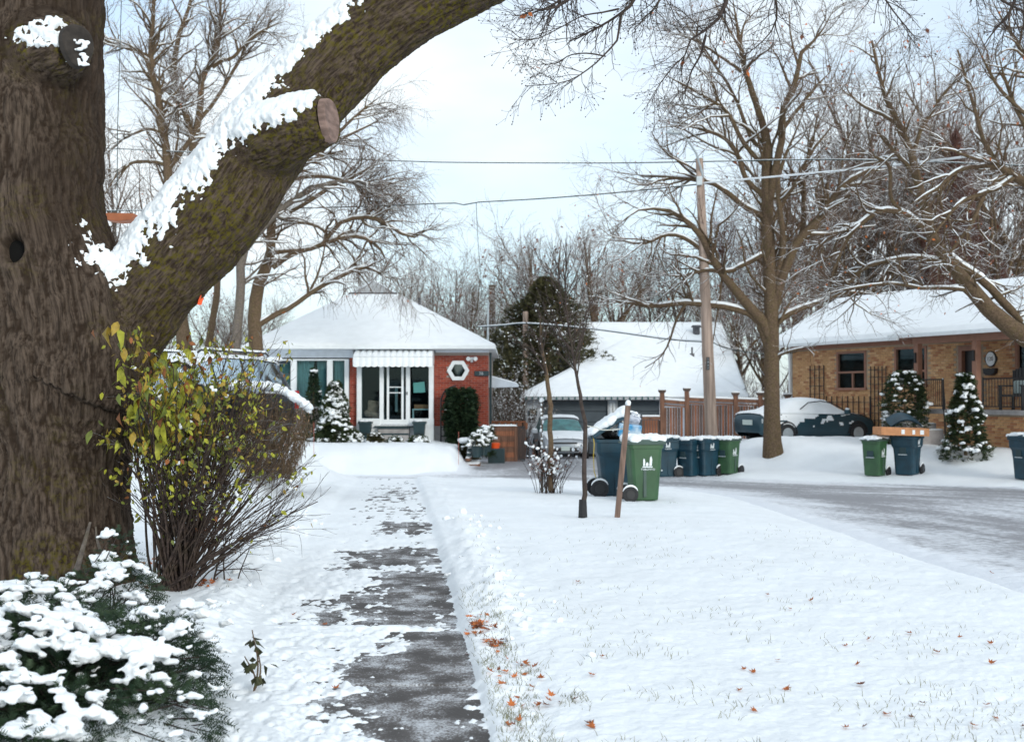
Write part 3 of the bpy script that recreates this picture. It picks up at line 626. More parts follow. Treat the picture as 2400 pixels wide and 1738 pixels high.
# tray and ribbon beyond the fork
t_ = thing('bird_feeder_tray', 'terracotta brown tray seen in the fork behind the old maple', 'feeder', D(270, 482, 12.0))
MB().prism([(-.14, .035), (.15, .03), (.12, -.035), (-.02, -.048), (-.14, -.03)], 1, -.10, .10).build('tray', M['tray'], t_, bevel=.006)
MB().tube([(-.05, 0, .03), (-.05, 0, .9), (-.02, 0, 2.2)], .004, 5).build('hanger', M['wire_dark'], t_)
r_ = MB(); c0 = D(452, 640, 10.25); 
r_.add([D(457, 632, 10.02), D(450, 640, 9.98), D(439, 664, 9.98), D(437, 674, 9.99), D(446, 675, 10.02), D(452, 655, 10.05)], [(0, 1, 2, 3, 4, 5)])
r_.add([D(457, 632, 10.04), D(450, 640, 10.0), D(439, 664, 10.0), D(437, 674, 10.01), D(446, 675, 10.04), D(452, 655, 10.07)], [(0, 1, 2, 3, 4, 5)])
tag(r_.build('ribbon', M['orange']), 'bright orange plastic ribbon end hanging under the maple limb', 'ribbon')
# ------------------------------------------------------------------ building helpers
def snow_slab(name, quad, th, parent, off=None, nu=60, nv=36, over=.04, m='snow', rough=.012):
    """puffed snow layer over a 4-corner roof plane, quad ccw seen from above"""
    q = [np.array(p, float) for p in quad]; u = np.linspace(0, 1, nu); v = np.linspace(0, 1, nv); U, Vv = np.meshgrid(u, v, indexing='ij')
    P = (q[0][None, None] * ((1 - U) * (1 - Vv))[..., None] + q[1] * (U * (1 - Vv))[..., None] + q[2] * (U * Vv)[..., None] + q[3] * ((1 - U) * Vv)[..., None])
    nrm = np.cross(q[1] - q[0], q[3] - q[0]) + np.cross(q[2] - q[3], q[2] - q[1]) * 0; nrm /= np.linalg.norm(nrm)
    if nrm[2] < 0: nrm = -nrm
    e = np.minimum.reduce([np.linalg.norm(P - P[:, :1], axis=2), np.linalg.norm(P - P[:, -1:], axis=2), np.linalg.norm(P - P[:1], axis=2), np.linalg.norm(P - P[-1:], axis=2)])
    hgt = th * np.sqrt(np.clip(e / (th * .8), 0, 1)) + rough * n2(P[..., 0], P[..., 1], 1.2, 3, 5) * np.clip(e / .2, 0, 1) - .012
    P = P + nrm * hgt[..., None]; idx = np.arange(nu * nv).reshape(nu, nv); F = np.stack([idx[:-1, :-1], idx[1:, :-1], idx[1:, 1:], idx[:-1, 1:]], -1).reshape(-1, 4)
    o = fast(name, P.reshape(-1, 3) - (np.array(off) if off is not None else 0), F, M[m], parent); return stuff(o)
def bricks(wall, rect_fn, s0, s1, z0, z1, holes, mats, face_out, limit=300, pick='near', bl=.205, bh=.0655, pitch=(.215, .0755), depth=.02):
    """running bond; rect_fn(s,o,z)->local point; face_out>0 stands proud of the wall face"""
    items = []; row = 0; z = z0
    while z + bh <= z1:
        s = s0 - (pitch[0] / 2 if row % 2 else 0)
        while s < s1:
            a, b = max(s, s0), min(s + bl, s1)
            if b - a > .03 and not any(b > h[0] and a < h[1] and z + bh > h[2] and z < h[3] for h in holes): items.append((a, b, z))
            s += pitch[0]
        z += pitch[1]; row += 1
    full = [it for it in items if abs(it[1] - it[0] - bl) < 1e-6]; ind = set(map(id, full[:limit] if pick == 'first' else full[-limit:] if pick == 'near' else full))
    if pick == 'right': full.sort(key=lambda t: -t[0]); ind = set(map(id, full[:limit]))
    protos = []
    for m in mats:
        b = MB(); P = []
        for top in (0, 1):
            for (s, o) in ((0, 0), (bl, 0), (bl, depth), (0, depth)): P.append(np.array(rect_fn(s, o - depth + face_out, top * bh)) - np.array(rect_fn(0, 0, 0)))
        b.hexa(P); ob = b.build('brick', M[m], wall); me = ob.data; bpy.data.objects.remove(ob); protos.append(me)
    rest = MB()
    for it in items:
        a, b, z = it
        if id(it) in ind: share('brick', rnd.choice(protos), wall, tuple(np.array(rect_fn(a, rnd.uniform(-.002, .002), z))))
        else:
            P = []; j = rnd.uniform(-.002, .002)
            for top in (0, 1):
                for (s, o) in ((a, 0), (b, 0), (b, depth), (a, depth)): P.append(rect_fn(s, o - depth + face_out + j, z + top * bh))
            rest.hexa(P, rnd.randrange(len(mats)))
    if rest.v: stuff(rest.build('brickwork', [M[m] for m in mats], wall, fixn=True))
# ------------------------------------------------------------------ red brick bungalow, facing us across the end of the path
def bungalow():
    Yw = 41.0
    hx = lambda x, Y=Yw: float(S(x, 900, Y)[0]); hz = lambda y, Y=Yw: float(S(1000, y, Y)[2])
    gzb = bz(hx(900), 40.5); X0, X1 = hx(585), hx(1145); off = np.array([(X0 + X1) / 2, Yw, gzb])
    root = thing('brick_bungalow', 'low red brick bungalow with a hipped snowy roof, hexagonal window and glazed white porch', 'house', off)
    def l(x, y, z): return (x - off[0], y - off[1], z - off[2])
    def BX(b, x0, x1, y0, y1, z0, z1, m=0): return b.box(x0 - off[0], x1 - off[0], y0 - off[1], y1 - off[1], z0 - off[2], z1 - off[2], m)
    zt = hz(826); zb = hz(998)
    wall = bpy.data.objects.new('wall', None); C.objects.link(wall); wall.parent = root
    rf = lambda s, o, z: (s - off[0], -o, z - off[2])
    # wall core in strips around the openings
    core = MB(); wx0, wx1 = hx(643), hx(819); ex0, ex1 = hx(838), hx(1017)
    BX(core, X0, wx0, Yw, Yw + .3, zb, zt); BX(core, wx1, ex0, Yw, Yw + .3, zb, zt); BX(core, ex1, X1, Yw, Yw + .3, zb, zt)
    BX(core, wx0, wx1, Yw, Yw + .3, zb, hz(948)); BX(core, X1 - .3, X1, Yw + .3, Yw + 9, zb, zt + .15); BX(core, X0, X0 + .3, Yw + .3, Yw + 9, zb, zt)
    core.build('masonry', M['mortar'], wall)
    hexh = [(hx(1074) - .24, hx(1074) + .24, hz(868) - .2, hz(868) + .2)]
    redm = ['brick0', 'brick1', 'brick2', 'brick3']
    bricks(wall, rf, ex1 + .01, X1, zb + .005, zt - .05, hexh, redm, .012, 300, 'near')
    bricks(wall, rf, wx1 + .01, ex0 - .01, zb + .005, zt - .1, [], redm, .012, 0, 'near')
    bricks(wall, rf, X0, wx0 - .02, zb + .005, zt - .1, [], redm, .012, 0, 'near')
    b = MB()
    BX(b, X0 - .02, ex0, Yw - .03, Yw + .28, gzb - .5, zb); b.build('foundation', M['stone'], root); b = MB(); BX(b, ex1, X1 + .02, Yw - .03, Yw + .28, gzb - .5, zb); b.build('foundation', M['stone'], root)
    # side wall bricks are only a sliver: dark gap, downpipe
    b = MB(); b.tube([l(X1 + .07, Yw + .05, hz(1000)), l(X1 + .07, Yw + .05, zt)], .04, 8); b.build('downpipe', M['planter'], root)
    # frieze, soffit, gutter
    b = MB(); BX(b, X0 - .02, ex0 - .15, Yw - .05, Yw + .1, hz(838), hz(812)); BX(b, ex1 + .05, X1 + .02, Yw - .05, Yw + .1, hz(826), hz(812)); b.build('frieze', M['white_siding'], root, bevel=.006)
    Ye = 40.3; ze = hz(816, Ye); eL, eR = hx(566, Ye), hx(1162, Ye)
    b = MB(); BX(b, eL, eR, Ye, Yw + 9.6, ze - .03, ze - .002); b.build('soffit', M['white'], root)
    b = MB(); P = [(0, 0), (.11, 0), (.13, .12), (-.01, .12)]
    b.prism([(-u + .0, w) for u, w in P], 0, 0, eR - eL); g = b.build('gutter', M['white'], root); g.location = l(eL, Ye, ze - .015)
    # hip roof with a small louvred gablet
    yT, zT = 45.3, float(S(830, 691, 45.3)[2]); xa, xb = float(S(832, 690, 45.3)[0]) - .10, float(S(919, 690, 45.3)[0]) + .10; Yb = Yw + 9.6; yT2 = Yb - (yT - Ye)
    xm = (xa + xb) / 2; A, B_, Cc, Dd = (eL, Ye, ze), (eR, Ye, ze), (eR, Yb, ze), (eL, Yb, ze); T1, T2, T3, T4 = (xa, yT, zT), (xb, yT, zT), (xb, yT2, zT), (xa, yT2, zT)
    b = MB(); b.add([l(*p) for p in (A, B_, Cc, Dd, T1, T2, T3, T4)], [(0, 1, 5, 4), (1, 2, 6, 5), (2, 3, 7, 6), (3, 0, 4, 7), (4, 5, 6, 7)]); roof = b.build('roof', M['shingle'], root)
    snow_slab('snow_cover', [A, B_, T2, T1], .13, roof, off, 120, 50); snow_slab('snow_cover', [B_, Cc, T3, T2], .13, roof, off, 50, 40); snow_slab('snow_cover', [Dd, A, T1, T4], .13, roof, off, 50, 40)
    zg = float(S(875, 657, 45.3)[2]); b = MB(); b.add([l(xa, yT - .2, zT + .02), l(xb, yT - .2, zT + .02), l(xm, yT - .2, zg - .03), l(xa, yT + 1, zT), l(xb, yT + 1, zT), l(xm, yT + 1, zg)], [(0, 1, 2), (3, 5, 4), (0, 2, 5, 3), (2, 1, 4, 5)]); gb = b.build('gablet', M['grey_trim'], roof)
    for i in range(5):
        z = zT + .05 + (zg - zT) * i / 6; w = (xb - xa) / 2 * (1 - (z - zT) / (zg - zT)) - .06; b = MB(); BX(b, xm - w, xm + w, yT - .215, yT - .195, z, z + .05); b.build('slat', M['grey_trim'], roof)
    b = MB(); b.tube([l(xa - .1, yT - .22, zT + .03), l(xb + .1, yT - .22, zT + .03)], .05, 6); b.build('flashing', M['shingle'], roof)
    snow_slab('snow_cover', [(xa - .15, yT - .06, zT), (xm, yT - .06, zg), (xm, yT + 2, zg), (xa - .15, yT + 2, zT)], .045, roof, off, 14, 14); snow_slab('snow_cover', [(xm, yT - .06, zg), (xb + .15, yT - .06, zT), (xb + .15, yT + 2, zT), (xm, yT + 2, zg)], .045, roof, off, 14, 14)
    vp = S(983, 705, 44.2); b = MB(); b.tube([l(vp[0], vp[1], vp[2] - .25), l(vp[0], vp[1], vp[2] + .12)], .05, 8); b.build('vent_pipe', M['shingle'], roof)
    ms = hx(1143); b = MB(); b.tube([l(ms, Yw + .4, ze), l(ms, Yw + .4, hz(722)), l(ms + .02, Yw + .4, hz(706)), l(ms - .06, Yw + .4, hz(703))], .035, 8); b.build('service_mast', M['galv'], root)
    # interior box, the room's dimness put into its near-black colour
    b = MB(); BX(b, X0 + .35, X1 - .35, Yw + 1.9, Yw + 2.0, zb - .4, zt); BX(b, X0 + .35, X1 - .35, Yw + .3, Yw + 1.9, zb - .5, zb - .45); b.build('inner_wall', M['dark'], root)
    # picture window: three lights
    def window(x0, x1, y0, y1, divs, fr=.055, name='window', m='white', yp=Yw):
        z1, z0 = hz(y0), hz(y1); w = MB(); BX(w, x0, x1, yp - .06, yp + .08, z1 - fr, z1); BX(w, x0, x1, yp - .06, yp + .08, z0, z0 + fr)
        w_ob = w.build(name, M[m], root, bevel=.006)
        for d0, d1 in divs: q = MB(); BX(q, d0, d1, yp - .075, yp + .075, z0 + fr, z1 - fr); q.build('mullion', M[m], w_ob, bevel=.006)
        for i in range(len(divs) - 1): q = MB(); BX(q, divs[i][1] - .01, divs[i + 1][0] + .01, yp + .0, yp + .012, z0 + fr, z1 - fr); q.build('pane', M['glass'], w_ob)
        return w_ob
    X = hx; w1 = window(X(643), X(818), 841, 955, [(X(643), X(654)), (X(682), X(696)), (X(767), X(780)), (X(808), X(818))])
    def curtain(x0, x1, z0, z1, yy, parent, m='curtain', nf=9, lean=0.0):
        V = []; n = nf * 6
        for i in range(n + 1):
            u = i / n; x = x0 + (x1 - x0) * u
            for j, z in enumerate((z0, z1)): V.append(l(x + (lean if j == 0 else 0) * (1), yy + .035 * math.sin(u * nf * 2 * PI), z))
        fast('curtain', V, [(2 * i, 2 * i + 2, 2 * i + 3, 2 * i + 1) for i in range(n)], M[m], parent)
    curtain(X(655), X(678), hz(955), hz(843), Yw + .22, w1); curtain(X(697), X(735), hz(955), hz(843), Yw + .22, w1, lean=-.25); curtain(X(740), X(767), hz(955), hz(843), Yw + .22, w1, lean=.12); curtain(X(781), X(808), hz(955), hz(843), Yw + .22, w1, nf=6)
    # glazed porch: posts, sill, side lights, storm door
    pz0, pz1 = hz(985), hz(850); pr = MB(); 
    BX(pr, X(838), X(849), Yw - .22, Yw - .02, pz0 - .05, pz1 + .05); post_l = pr.build('porch_post', M['white'], root, bevel=.01)
    pr = MB(); BX(pr, X(1006), X(1017), Yw - .22, Yw - .02, pz0 - .05, pz1 + .05); pr.build('porch_post', M['white'], root, bevel=.01)
    pr = MB(); BX(pr, X(838), X(1018), Yw - .26, Yw + .1, gzb - .3, hz(995)); pr.build('porch_base', M['white'], root, bevel=.01)
    pr = MB(); BX(pr, X(838), X(893), Yw - .24, Yw - .02, hz(995) + .003, hz(980)); BX(pr, X(961), X(1018), Yw - .24, Yw - .02, hz(995) + .003, hz(980)); pr.build('porch_sill', M['white'], root, bevel=.01)
    for a, c in ((849, 891), (966, 1006)):
        q = MB(); BX(q, X(a), X(c), Yw - .12, Yw - .108, hz(980), hz(853)); q.build('pane', M['glass'], post_l)
    d = MB(); dx0, dx1 = X(891), X(962); zb_, zt_ = hz(994), hz(852)
    BX(d, dx0, dx0 + .14, Yw - .2, Yw - .06, zb_, zt_); BX(d, dx1 - .14, dx1, Yw - .2, Yw - .06, zb_, zt_); BX(d, dx0 + .14, dx1 - .14, Yw - .2, Yw - .06, zb_, zb_ + .17); BX(d, dx0 + .14, dx1 - .14, Yw - .2, Yw - .06, zt_ - .07, zt_); door = d.build('storm_door', M['white'], root, bevel=.008)
    for xx in (908, 942): q = MB(); BX(q, X(xx), X(xx + 5), Yw - .19, Yw - .08, zb_ + .17, zt_ - .07); q.build('stile', M['white'], door)
    for yy_ in (906, 919): q = MB(); BX(q, X(913), X(942), Yw - .18, Yw - .09, hz(yy_ + 2), hz(yy_)); q.build('rail', M['white'], door)
    q = MB(); BX(q, dx0 + .14, dx1 - .14, Yw - .13, Yw - .12, zb_ + .17, zt_ - .07); q.build('pane', M['glass'], door)
    q = MB(); BX(q, dx1 - .11, dx1 - .08, Yw - .25, Yw - .2, hz(925), hz(918)); q.build('handle', M['black'], door)
    for xx in (918, 934): q = MB(); BX(q, X(xx), X(xx) + .09, Yw + 1.2, Yw + 1.3, hz(965), hz(905)); q.build('inner_slat', M['grey_trim'], root)
    # steps
    for i, (y0, y1) in enumerate(((1004, 1017), (1017, 1031))): q = MB(); BX(q, X(890) - .0, X(962), Yw - .55 - .28 * i, Yw - .26 - .28 * i * 0, hz(y1) - (.35 if i else 0), hz(y0)); q.build('step', M['stone'], root, bevel=.01); q = MB(); BX(q, X(889), X(963), Yw - .57 - .28 * i, Yw - .27 - .28 * i * 0 - (.24 if i else 0), hz(y0) + .002, hz(y0) + .05); q.build('tread', M['planter'], root, bevel=.008)
    q = MB(); BX(q, X(880), X(972), Yw - .4, Yw - .262, hz(1000), hz(997)); q.build('tread', M['planter'], root)
    # fluted awning with snow between its ribs
    aw = MB(); n = 13; ax0, ax1 = X(836), X(1018); zA, zB, zC = hz(818), hz(836), hz(855); yF = Yw - 1.0
    V_ = []; F_ = []; prof = 160
    for i in range(prof + 1):
        u = i / prof; sc_ = abs(math.sin(u * n * PI)); x = ax0 + (ax1 - ax0) * u
        for (y, z) in ((Yw - .02, zA + .06 + .02 * sc_), (yF, zB + .06 + .02 * sc_), (yF - .02 * sc_, zB), (yF - .025 * sc_, zC - .035 * sc_ + .02)): V_.append(l(x, y, z - .08))
    for i in range(prof):
        for j in range(3): F_.append((i * 4 + j, (i + 1) * 4 + j, (i + 1) * 4 + j + 1, i * 4 + j + 1))
    awn = fast('awning', V_, F_, M['white'], root)
    V_ = []; F_ = []
    for i in range(prof + 1):
        u = i / prof; x = ax0 + (ax1 - ax0) * u; pf = .03 + .075 * abs(math.sin(u * n * PI)) ** .5
        for v in range(9):
            w = v / 8; y = (Yw - .05) * (1 - w) + (yF - .03) * w; z = (zA + .06) * (1 - w) + (zB + .06) * w - .08; V_.append(l(x, y, z + pf * min(1, (1 - w) * 6 + .0) * (1 if v < 8 else 0)))
    for i in range(prof):
        for j in range(8): F_.append((i * 9 + j, (i + 1) * 9 + j, (i + 1) * 9 + j + 1, i * 9 + j + 1))
    stuff(fast('snow_cover', V_, F_, M['snow'], awn))
    for xe in (ax0, ax1 - .04): q = MB(); q.add([l(xe, Yw, zA), l(xe, yF, zB), l(xe, yF, zC), l(xe, Yw, zC + .02)] + [l(xe + .04, Yw, zA), l(xe + .04, yF, zB), l(xe + .04, yF, zC), l(xe + .04, Yw, zC + .02)], [(0, 1, 2, 3), (7, 6, 5, 4), (0, 4, 5, 1), (1, 5, 6, 2), (2, 6, 7, 3)]); q.build('awning_side', M['white'], awn)
    # hexagonal window
    hc = (hx(1074), hz(868)); ring = MB()
    for k in range(6):
        a0, a1 = k * PI / 3, (k + 1) * PI / 3; P = []
        for yy_ in (Yw - .10, Yw + .04):
            for (a, r) in ((a0, .24), (a0, .385), (a1, .385), (a1, .24)): P.append(l(hc[0] + r * math.cos(a), yy_, hc[1] + r * math.sin(a)))
        ring.hexa(P)
    hw = ring.build('hexagonal_window', M['white'], root); q = MB(); q.add([l(hc[0] + .25 * math.cos(k * PI / 3), Yw - .03, hc[1] + .25 * math.sin(k * PI / 3)) for k in range(6)], [tuple(range(6))]); q.build('pane', M['carglass'], hw)
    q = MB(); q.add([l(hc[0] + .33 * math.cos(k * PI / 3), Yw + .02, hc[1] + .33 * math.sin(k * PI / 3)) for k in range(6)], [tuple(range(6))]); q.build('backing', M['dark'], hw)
    # number plaque, twin flood lamp, side canopy
    q = MB(); BX(q, X(1112), X(1146), Yw - .06, Yw - .014, hz(881), hz(869)); pl = q.build('number_plaque', M['planter'], root, bevel=.01)
    tm = text_mesh('38', .15); o = share('lettering', tm, pl, l((X(1112) + X(1146)) / 2 - .02, Yw - .064, hz(875)), (PI / 2, 0, 0)); tm.materials.append(M['grey_trim'])
    q = MB(); BX(q, X(1103), X(1110), Yw - .10, Yw - .014, hz(843), hz(837)); q.tube([l(X(1101), Yw - .1, hz(839)), l(X(1098), Yw - .24, hz(841))], [.04, .075], 10); q.tube([l(X(1111), Yw - .1, hz(839)), l(X(1115), Yw - .24, hz(841))], [.04, .075], 10); q.tube([l(X(1106), Yw - .1, hz(843)), l(X(1106), Yw - .14, hz(848))], [.03, .05], 8); q.build('flood_lamp', M['white'], root, smooth=False)
    # side canopy
    q = MB(); q.add([l(X(1145), Yw + .5, hz(880)), l(X(1216), Yw + .5, hz(900)), l(X(1216), Yw + .5, hz(906)), l(X(1145), Yw + .5, hz(908)), l(X(1145), Yw + 2.2, hz(880)), l(X(1216), Yw + 2.2, hz(900)), l(X(1216), Yw + 2.2, hz(906)), l(X(1145), Yw + 2.2, hz(908))], [(0, 1, 2, 3), (4, 7, 6, 5), (0, 4, 5, 1), (1, 5, 6, 2), (2, 6, 7, 3)]); q.build('side_canopy', M['white_siding'], root)
    snow_slab('snow_cover', [(X(1145), Yw + .5, hz(880)), (X(1216), Yw + .5, hz(900)), (X(1216), Yw + 2.2, hz(900)), (X(1145), Yw + 2.2, hz(880))], .05, root, off, 12, 12)
    # things inside the porch
    q = MB(); q.add([l(X(969), Yw - .09, hz(897)), l(X(995), Yw - .09, hz(894)), l(X(997), Yw - .09, hz(919)), l(X(970), Yw - .09, hz(920)), l(X(969), Yw - .08, hz(897)), l(X(995), Yw - .08, hz(894)), l(X(997), Yw - .08, hz(919)), l(X(970), Yw - .08, hz(920))], [(3, 2, 1, 0), (4, 5, 6, 7)]); tag(q.build('paper_sheet', M['paper']), 'pale green paper sheet taped inside the porch glass', 'poster').location = off
    q = MB(); q.box(-.19, .19, -.06, .06, -.2, .2); c1 = q.build('cushion', M['carpink'], None, bevel=.04); c1.location = (X(874), Yw + .2, hz(952)); c1.rotation_euler = (.1, .08, 0); tag(c1, 'square patterned cushion standing behind the left porch glass', 'cushion')
    q = MB(); q.tube([(-.27, 0, .05), (-.2, 0, .05), (.2, 0, -.05), (.27, 0, -.06)], [.06, .12, .12, .06], 14); c2 = q.build('bolster', M['carpink'], None, smooth=True); c2.location = (X(872), Yw + .1, hz(971)); tag(c2, 'rust coloured bolster lying behind the left porch glass', 'cushion')
    tb = thing('side_table', 'little white framed table with boxes behind the right porch glass', 'table', (X(986), Yw + .3, hz(982)))
    w = .28
    for sx in (-w, w):
        for sy in (-.15, .15): MB().tube([(sx, sy, 0), (sx, sy, .32)], .013, 6).build('leg', M['white'], tb)
    MB().box(-w - .02, w + .02, -.18, .18, .32, .35).build('table_top', M['white'], tb)
    tag(MB().box(-.24, .24, -.12, .12, 0, .15).build('box', M['tray'], None, bevel=.01, loc=(X(986), Yw + .3, hz(982) + .352)), 'brown box on the little table in the porch', 'box')
    # planters on either side of the steps
    for i, xx in enumerate((862, 986.5)):
        g_ = bz(X(xx), Yw - .75); p = thing('planter', ('tall dark square planter with a snowy rim left of the porch steps', 'tall dark square planter with a snowy rim right of the porch steps')[i], 'planter', (X(xx), Yw - .62, g_), group='planters by the porch steps')
        h = hz(987) - g_; q = MB(); q.hexa([(-.15, -.15, 0), (.15, -.15, 0), (.15, .15, 0), (-.15, .15, 0), (-.205, -.205, h), (.205, -.205, h), (.205, .205, h), (-.205, .205, h)]); q.build('pot', M['planter'], p, bevel=.012)
        q = MB(); q.box(-.23, .23, -.23, .23, h - .07, h + .01); q.build('rim', M['planter'], p, bevel=.01)
        q = MB(); q.box(-.145, .145, -.22, -.198, h * .42, h * .42 + .02); q.build('band', M['black'], p)
        V_, F_ = blobs([((rnd.uniform(-.14, .14), rnd.uniform(-.14, .14), h + .03), (.12, .12, .05)) for _ in range(12)], .025, .2); stuff(fast('snow_cover', V_, F_, M['snow'], p))
    # arched trellis and its evergreen climber
    ax = X(1047); tr = thing('garden_arch', 'dark metal rose arch standing against the red brick wall', 'trellis', (ax, Yw - .5, bz(ax, Yw - .5)))
    zt0 = hz(942) - tr.location.z
    for dx in (-.17, .08): MB().tube([(dx, 0, 0), (dx, 0, zt0 + (.0 if dx < 0 else .3))], .028, 6).build('upright', M['black'], tr)
    MB().tube([(-.17 + .55 * (1 - math.cos(a)), 0, zt0 + .55 * math.sin(a)) for a in np.linspace(0, 1.5, 10)], .028, 6).build('arch_hoop', M['black'], tr)
    MB().tube([(.08 + .35 * (1 - math.cos(a)), .0, zt0 + .1 + .35 * math.sin(a)) for a in np.linspace(0, 1.3, 8)], .02, 6).build('arch_hoop', M['black'], tr)
    for k in range(5): MB().tube([(-.17, 0, .25 + k * .30), (.22, 0, .25 + k * .30)], .02, 6).build('rung', M['black'], tr)
    return root, hx, hz, off
BUNG, bhx, bhz, boff = bungalow()
# ------------------------------------------------------------------ garage house beyond the drive
def garage():
    Yg = 47.6; hx = lambda x, Y=Yg: float(S(x, 900, Y)[0]); hz = lambda y, Y=Yg: float(S(1000, y, Y)[2]); g = hz(1064)
    off = np.array([hx(1400), Yg, g]); root = thing('garage_house', 'low white sided garage with dark slate doors under a broad snow covered roof', 'garage', off)
    def BX(b, x0, x1, y0, y1, z0, z1, m=0): return b.box(x0 - off[0], x1 - off[0], y0 - off[1], y1 - off[1], z0 - off[2], z1 - off[2], m)
    l = lambda p: tuple(np.array(p, float) - off)
    b = MB(); BX(b, hx(1232), hx(1272), Yg, Yg + .3, g - .2, hz(935)); BX(b, hx(1425), hx(1447), Yg, Yg + .3, g - .2, hz(935)); BX(b, hx(1545), hx(1750), Yg, Yg + .3, g - .2, hz(935)); BX(b, hx(1232), hx(1232) + .3, Yg + .3, Yg + 7, g - .2, hz(935)); wall = b.build('wall', M['white_siding'], root)
    z = g; 
    while z < hz(938) - .05:
        for (a, c) in ((1232, 1272), (1425, 1447)):
            q = MB(); x0, x1 = hx(a) - .004, hx(c) + .004; z1 = min(z + .135, hz(938)); P = [(x0, Yg - .030, z), (x1, Yg - .030, z), (x1, Yg - .001, z), (x0, Yg - .001, z), (x0, Yg - .008, z1), (x1, Yg - .008, z1), (x1, Yg - .001, z1), (x0, Yg - .001, z1)]; q.hexa([l(p) for p in P]); q.build('siding_board', M['white_siding'], wall)
        z += .137
    for (a, c) in ((1231, 1236), (1267, 1272), (1424, 1428), (1443, 1447)): b = MB(); BX(b, hx(a), hx(c), Yg - .05, Yg - .03, g, hz(938)); b.build('corner_trim', M['grey_trim'], root)
    b = MB(); BX(b, hx(1226), hx(1560), Yg - .16, Yg - .06, hz(938), hz(931)); b.build('fascia', M['grey_trim'], root)
    for (a, c) in ((1272, 1424), (1447, 1545)):
        d = bpy.data.objects.new('garage_door', None); C.objects.link(d); d.parent = root; n = 5; z0, z1 = g, hz(939)
        for k in range(n):
            q = MB(); BX(q, hx(a), hx(c), Yg + .06, Yg + .10, z0 + (z1 - z0) * k / n + .012, z0 + (z1 - z0) * (k + 1) / n - .004); q.build('door_panel', M['slate_door'], d, bevel=.012)
        q = MB(); BX(q, hx(a), hx(c), Yg + .12, Yg + .14, z0, z1); q.build('backing', M['slate_door'], d)
    # number board
    q = MB(); BX(q, hx(1430), hx(1441), Yg - .055, Yg - .031, hz(970), hz(943)); nb = q.build('number_board', M['white'], root, bevel=.006)
    for k, ch in enumerate('123'):
        tm = text_mesh(ch, .17, extrude=.004); tm.materials.append(M['black']); share('lettering', tm, nb, l((hx(1435.5), Yg - .06, hz(948.5 + 7.5 * k))), (PI / 2, 0, 0))
    # picture and dog silhouette plaque on the siding
    q = MB(); BX(q, hx(1238), hx(1259), Yg - .07, Yg - .031, hz(974), hz(957)); pf = tag(q.build('wall_picture', M['planter'], None, bevel=.01), 'small green framed picture hung on the white siding beside the garage door', 'picture'); pf.location = off
    q = MB(); BX(q, hx(1242), hx(1256), Yg - .08, Yg - .071, hz(971), hz(960)); q.build('print', mat('print_rust', (.22, .08, .03), .8, .5, 12, col2=(.10, .13, .06)), pf)
    sil = [(-.16, .0), (-.17, .05), (-.10, .08), (.04, .075), (.09, .12), (.16, .11), (.15, .06), (.10, .03), (.11, -.08), (.08, -.08), (.06, -.01), (-.08, -.01), (-.11, -.08), (-.14, -.08), (-.12, -.01)]
    q = MB(); q.prism(sil, 1, -.01, .01); q.box(-.2, .2, -.01, .01, -.11, -.085); dp = q.build('dog_plaque', M['black']); dp.location = (hx(1248), Yg - .045, hz(983)); tag(dp, 'black dog shaped plaque on the white siding', 'plaque')
    # roofs
    Ye = Yg - .5; ze = hz(930, Ye); xL = hx(1219, Ye); xR = hx(1760, Ye); xp = S(1520, 772, Yg + 7.4); ap = (float(xp[0]), Yg + 7.4, float(xp[2])); apb = (ap[0], Yg + 12, ap[2])
    A, B_, Cc, Dd = (xL, Ye, ze), (xR, Ye, ze), (xR, Yg + 12, ze), (xL, Yg + 12, ze)
    b = MB(); b.add([l(p) for p in (A, B_, Cc, Dd, ap, apb)], [(0, 1, 4), (1, 2, 5, 4), (2, 3, 5), (3, 0, 4, 5)]); roof = b.build('roof', M['shingle'], root)
    snow_slab('snow_cover', [A, B_, (ap[0] + .02, ap[1], ap[2]), (ap[0] - .02, ap[1], ap[2])], .12, roof, off, 100, 50); snow_slab('snow_cover', [Dd, A, (ap[0], ap[1] - .02, ap[2]), apb], .12, roof, off, 40, 30); snow_slab('snow_cover', [B_, Cc, apb, (ap[0], ap[1] - .02, ap[2])], .12, roof, off, 40, 30)
    b = MB(); b.box(xL - off[0], xR - off[0], -.60, -.48, ze - off[2] - .10, ze - off[2] - .003); b.build('gutter', M['grey_trim'], root)
    # string of lights clipped along the gutter
    st = thing('string_of_lights', 'row of small green bulbs clipped along the garage gutter', 'lights', (xL, Ye - .14, ze - .02)); q = MB(); q.box(0, hx(1560) - xL, -.006, .006, .03, .042); q.build('cable', M['wire_dark'], st)
    bm_ = MB(); bm_.tube([(0, 0, .04), (0, 0, .01), (0, -.01, -.05), (0, -.01, -.085)], [.018, .022, .03, .008], 7); bo = bm_.build('bulb', mat('green_bulb', (.01, .10, .09), .3), st, smooth=True); me = bo.data; n = int((hx(1560) - xL) / .24)
    for k in range(1, n): share('bulb', me, st, (k * .24, 0, rnd.uniform(-.01, .01)))
    # main roof behind
    r0 = S(1360, 912, 50.5); r1 = S(1748, 912, 50.5); r2 = S(1692, 757, 57); r3 = S(1290, 757, 57); zz = (r0[2] + r1[2]) / 2; z2 = r2[2]
    A, B_, T2, T1 = (r0[0], 50.5, zz), (r1[0], 50.5, zz), (r2[0], 57.0, z2), (r3[0], 57.0, z2); Bb = (r1[0], 63.5, zz)
    off2 = np.array([(A[0] + B_[0]) / 2, 50.5, g]); h2 = thing('snowy_roofed_house', 'house behind the garage of which only a wide snow covered roof shows', 'house', off2)
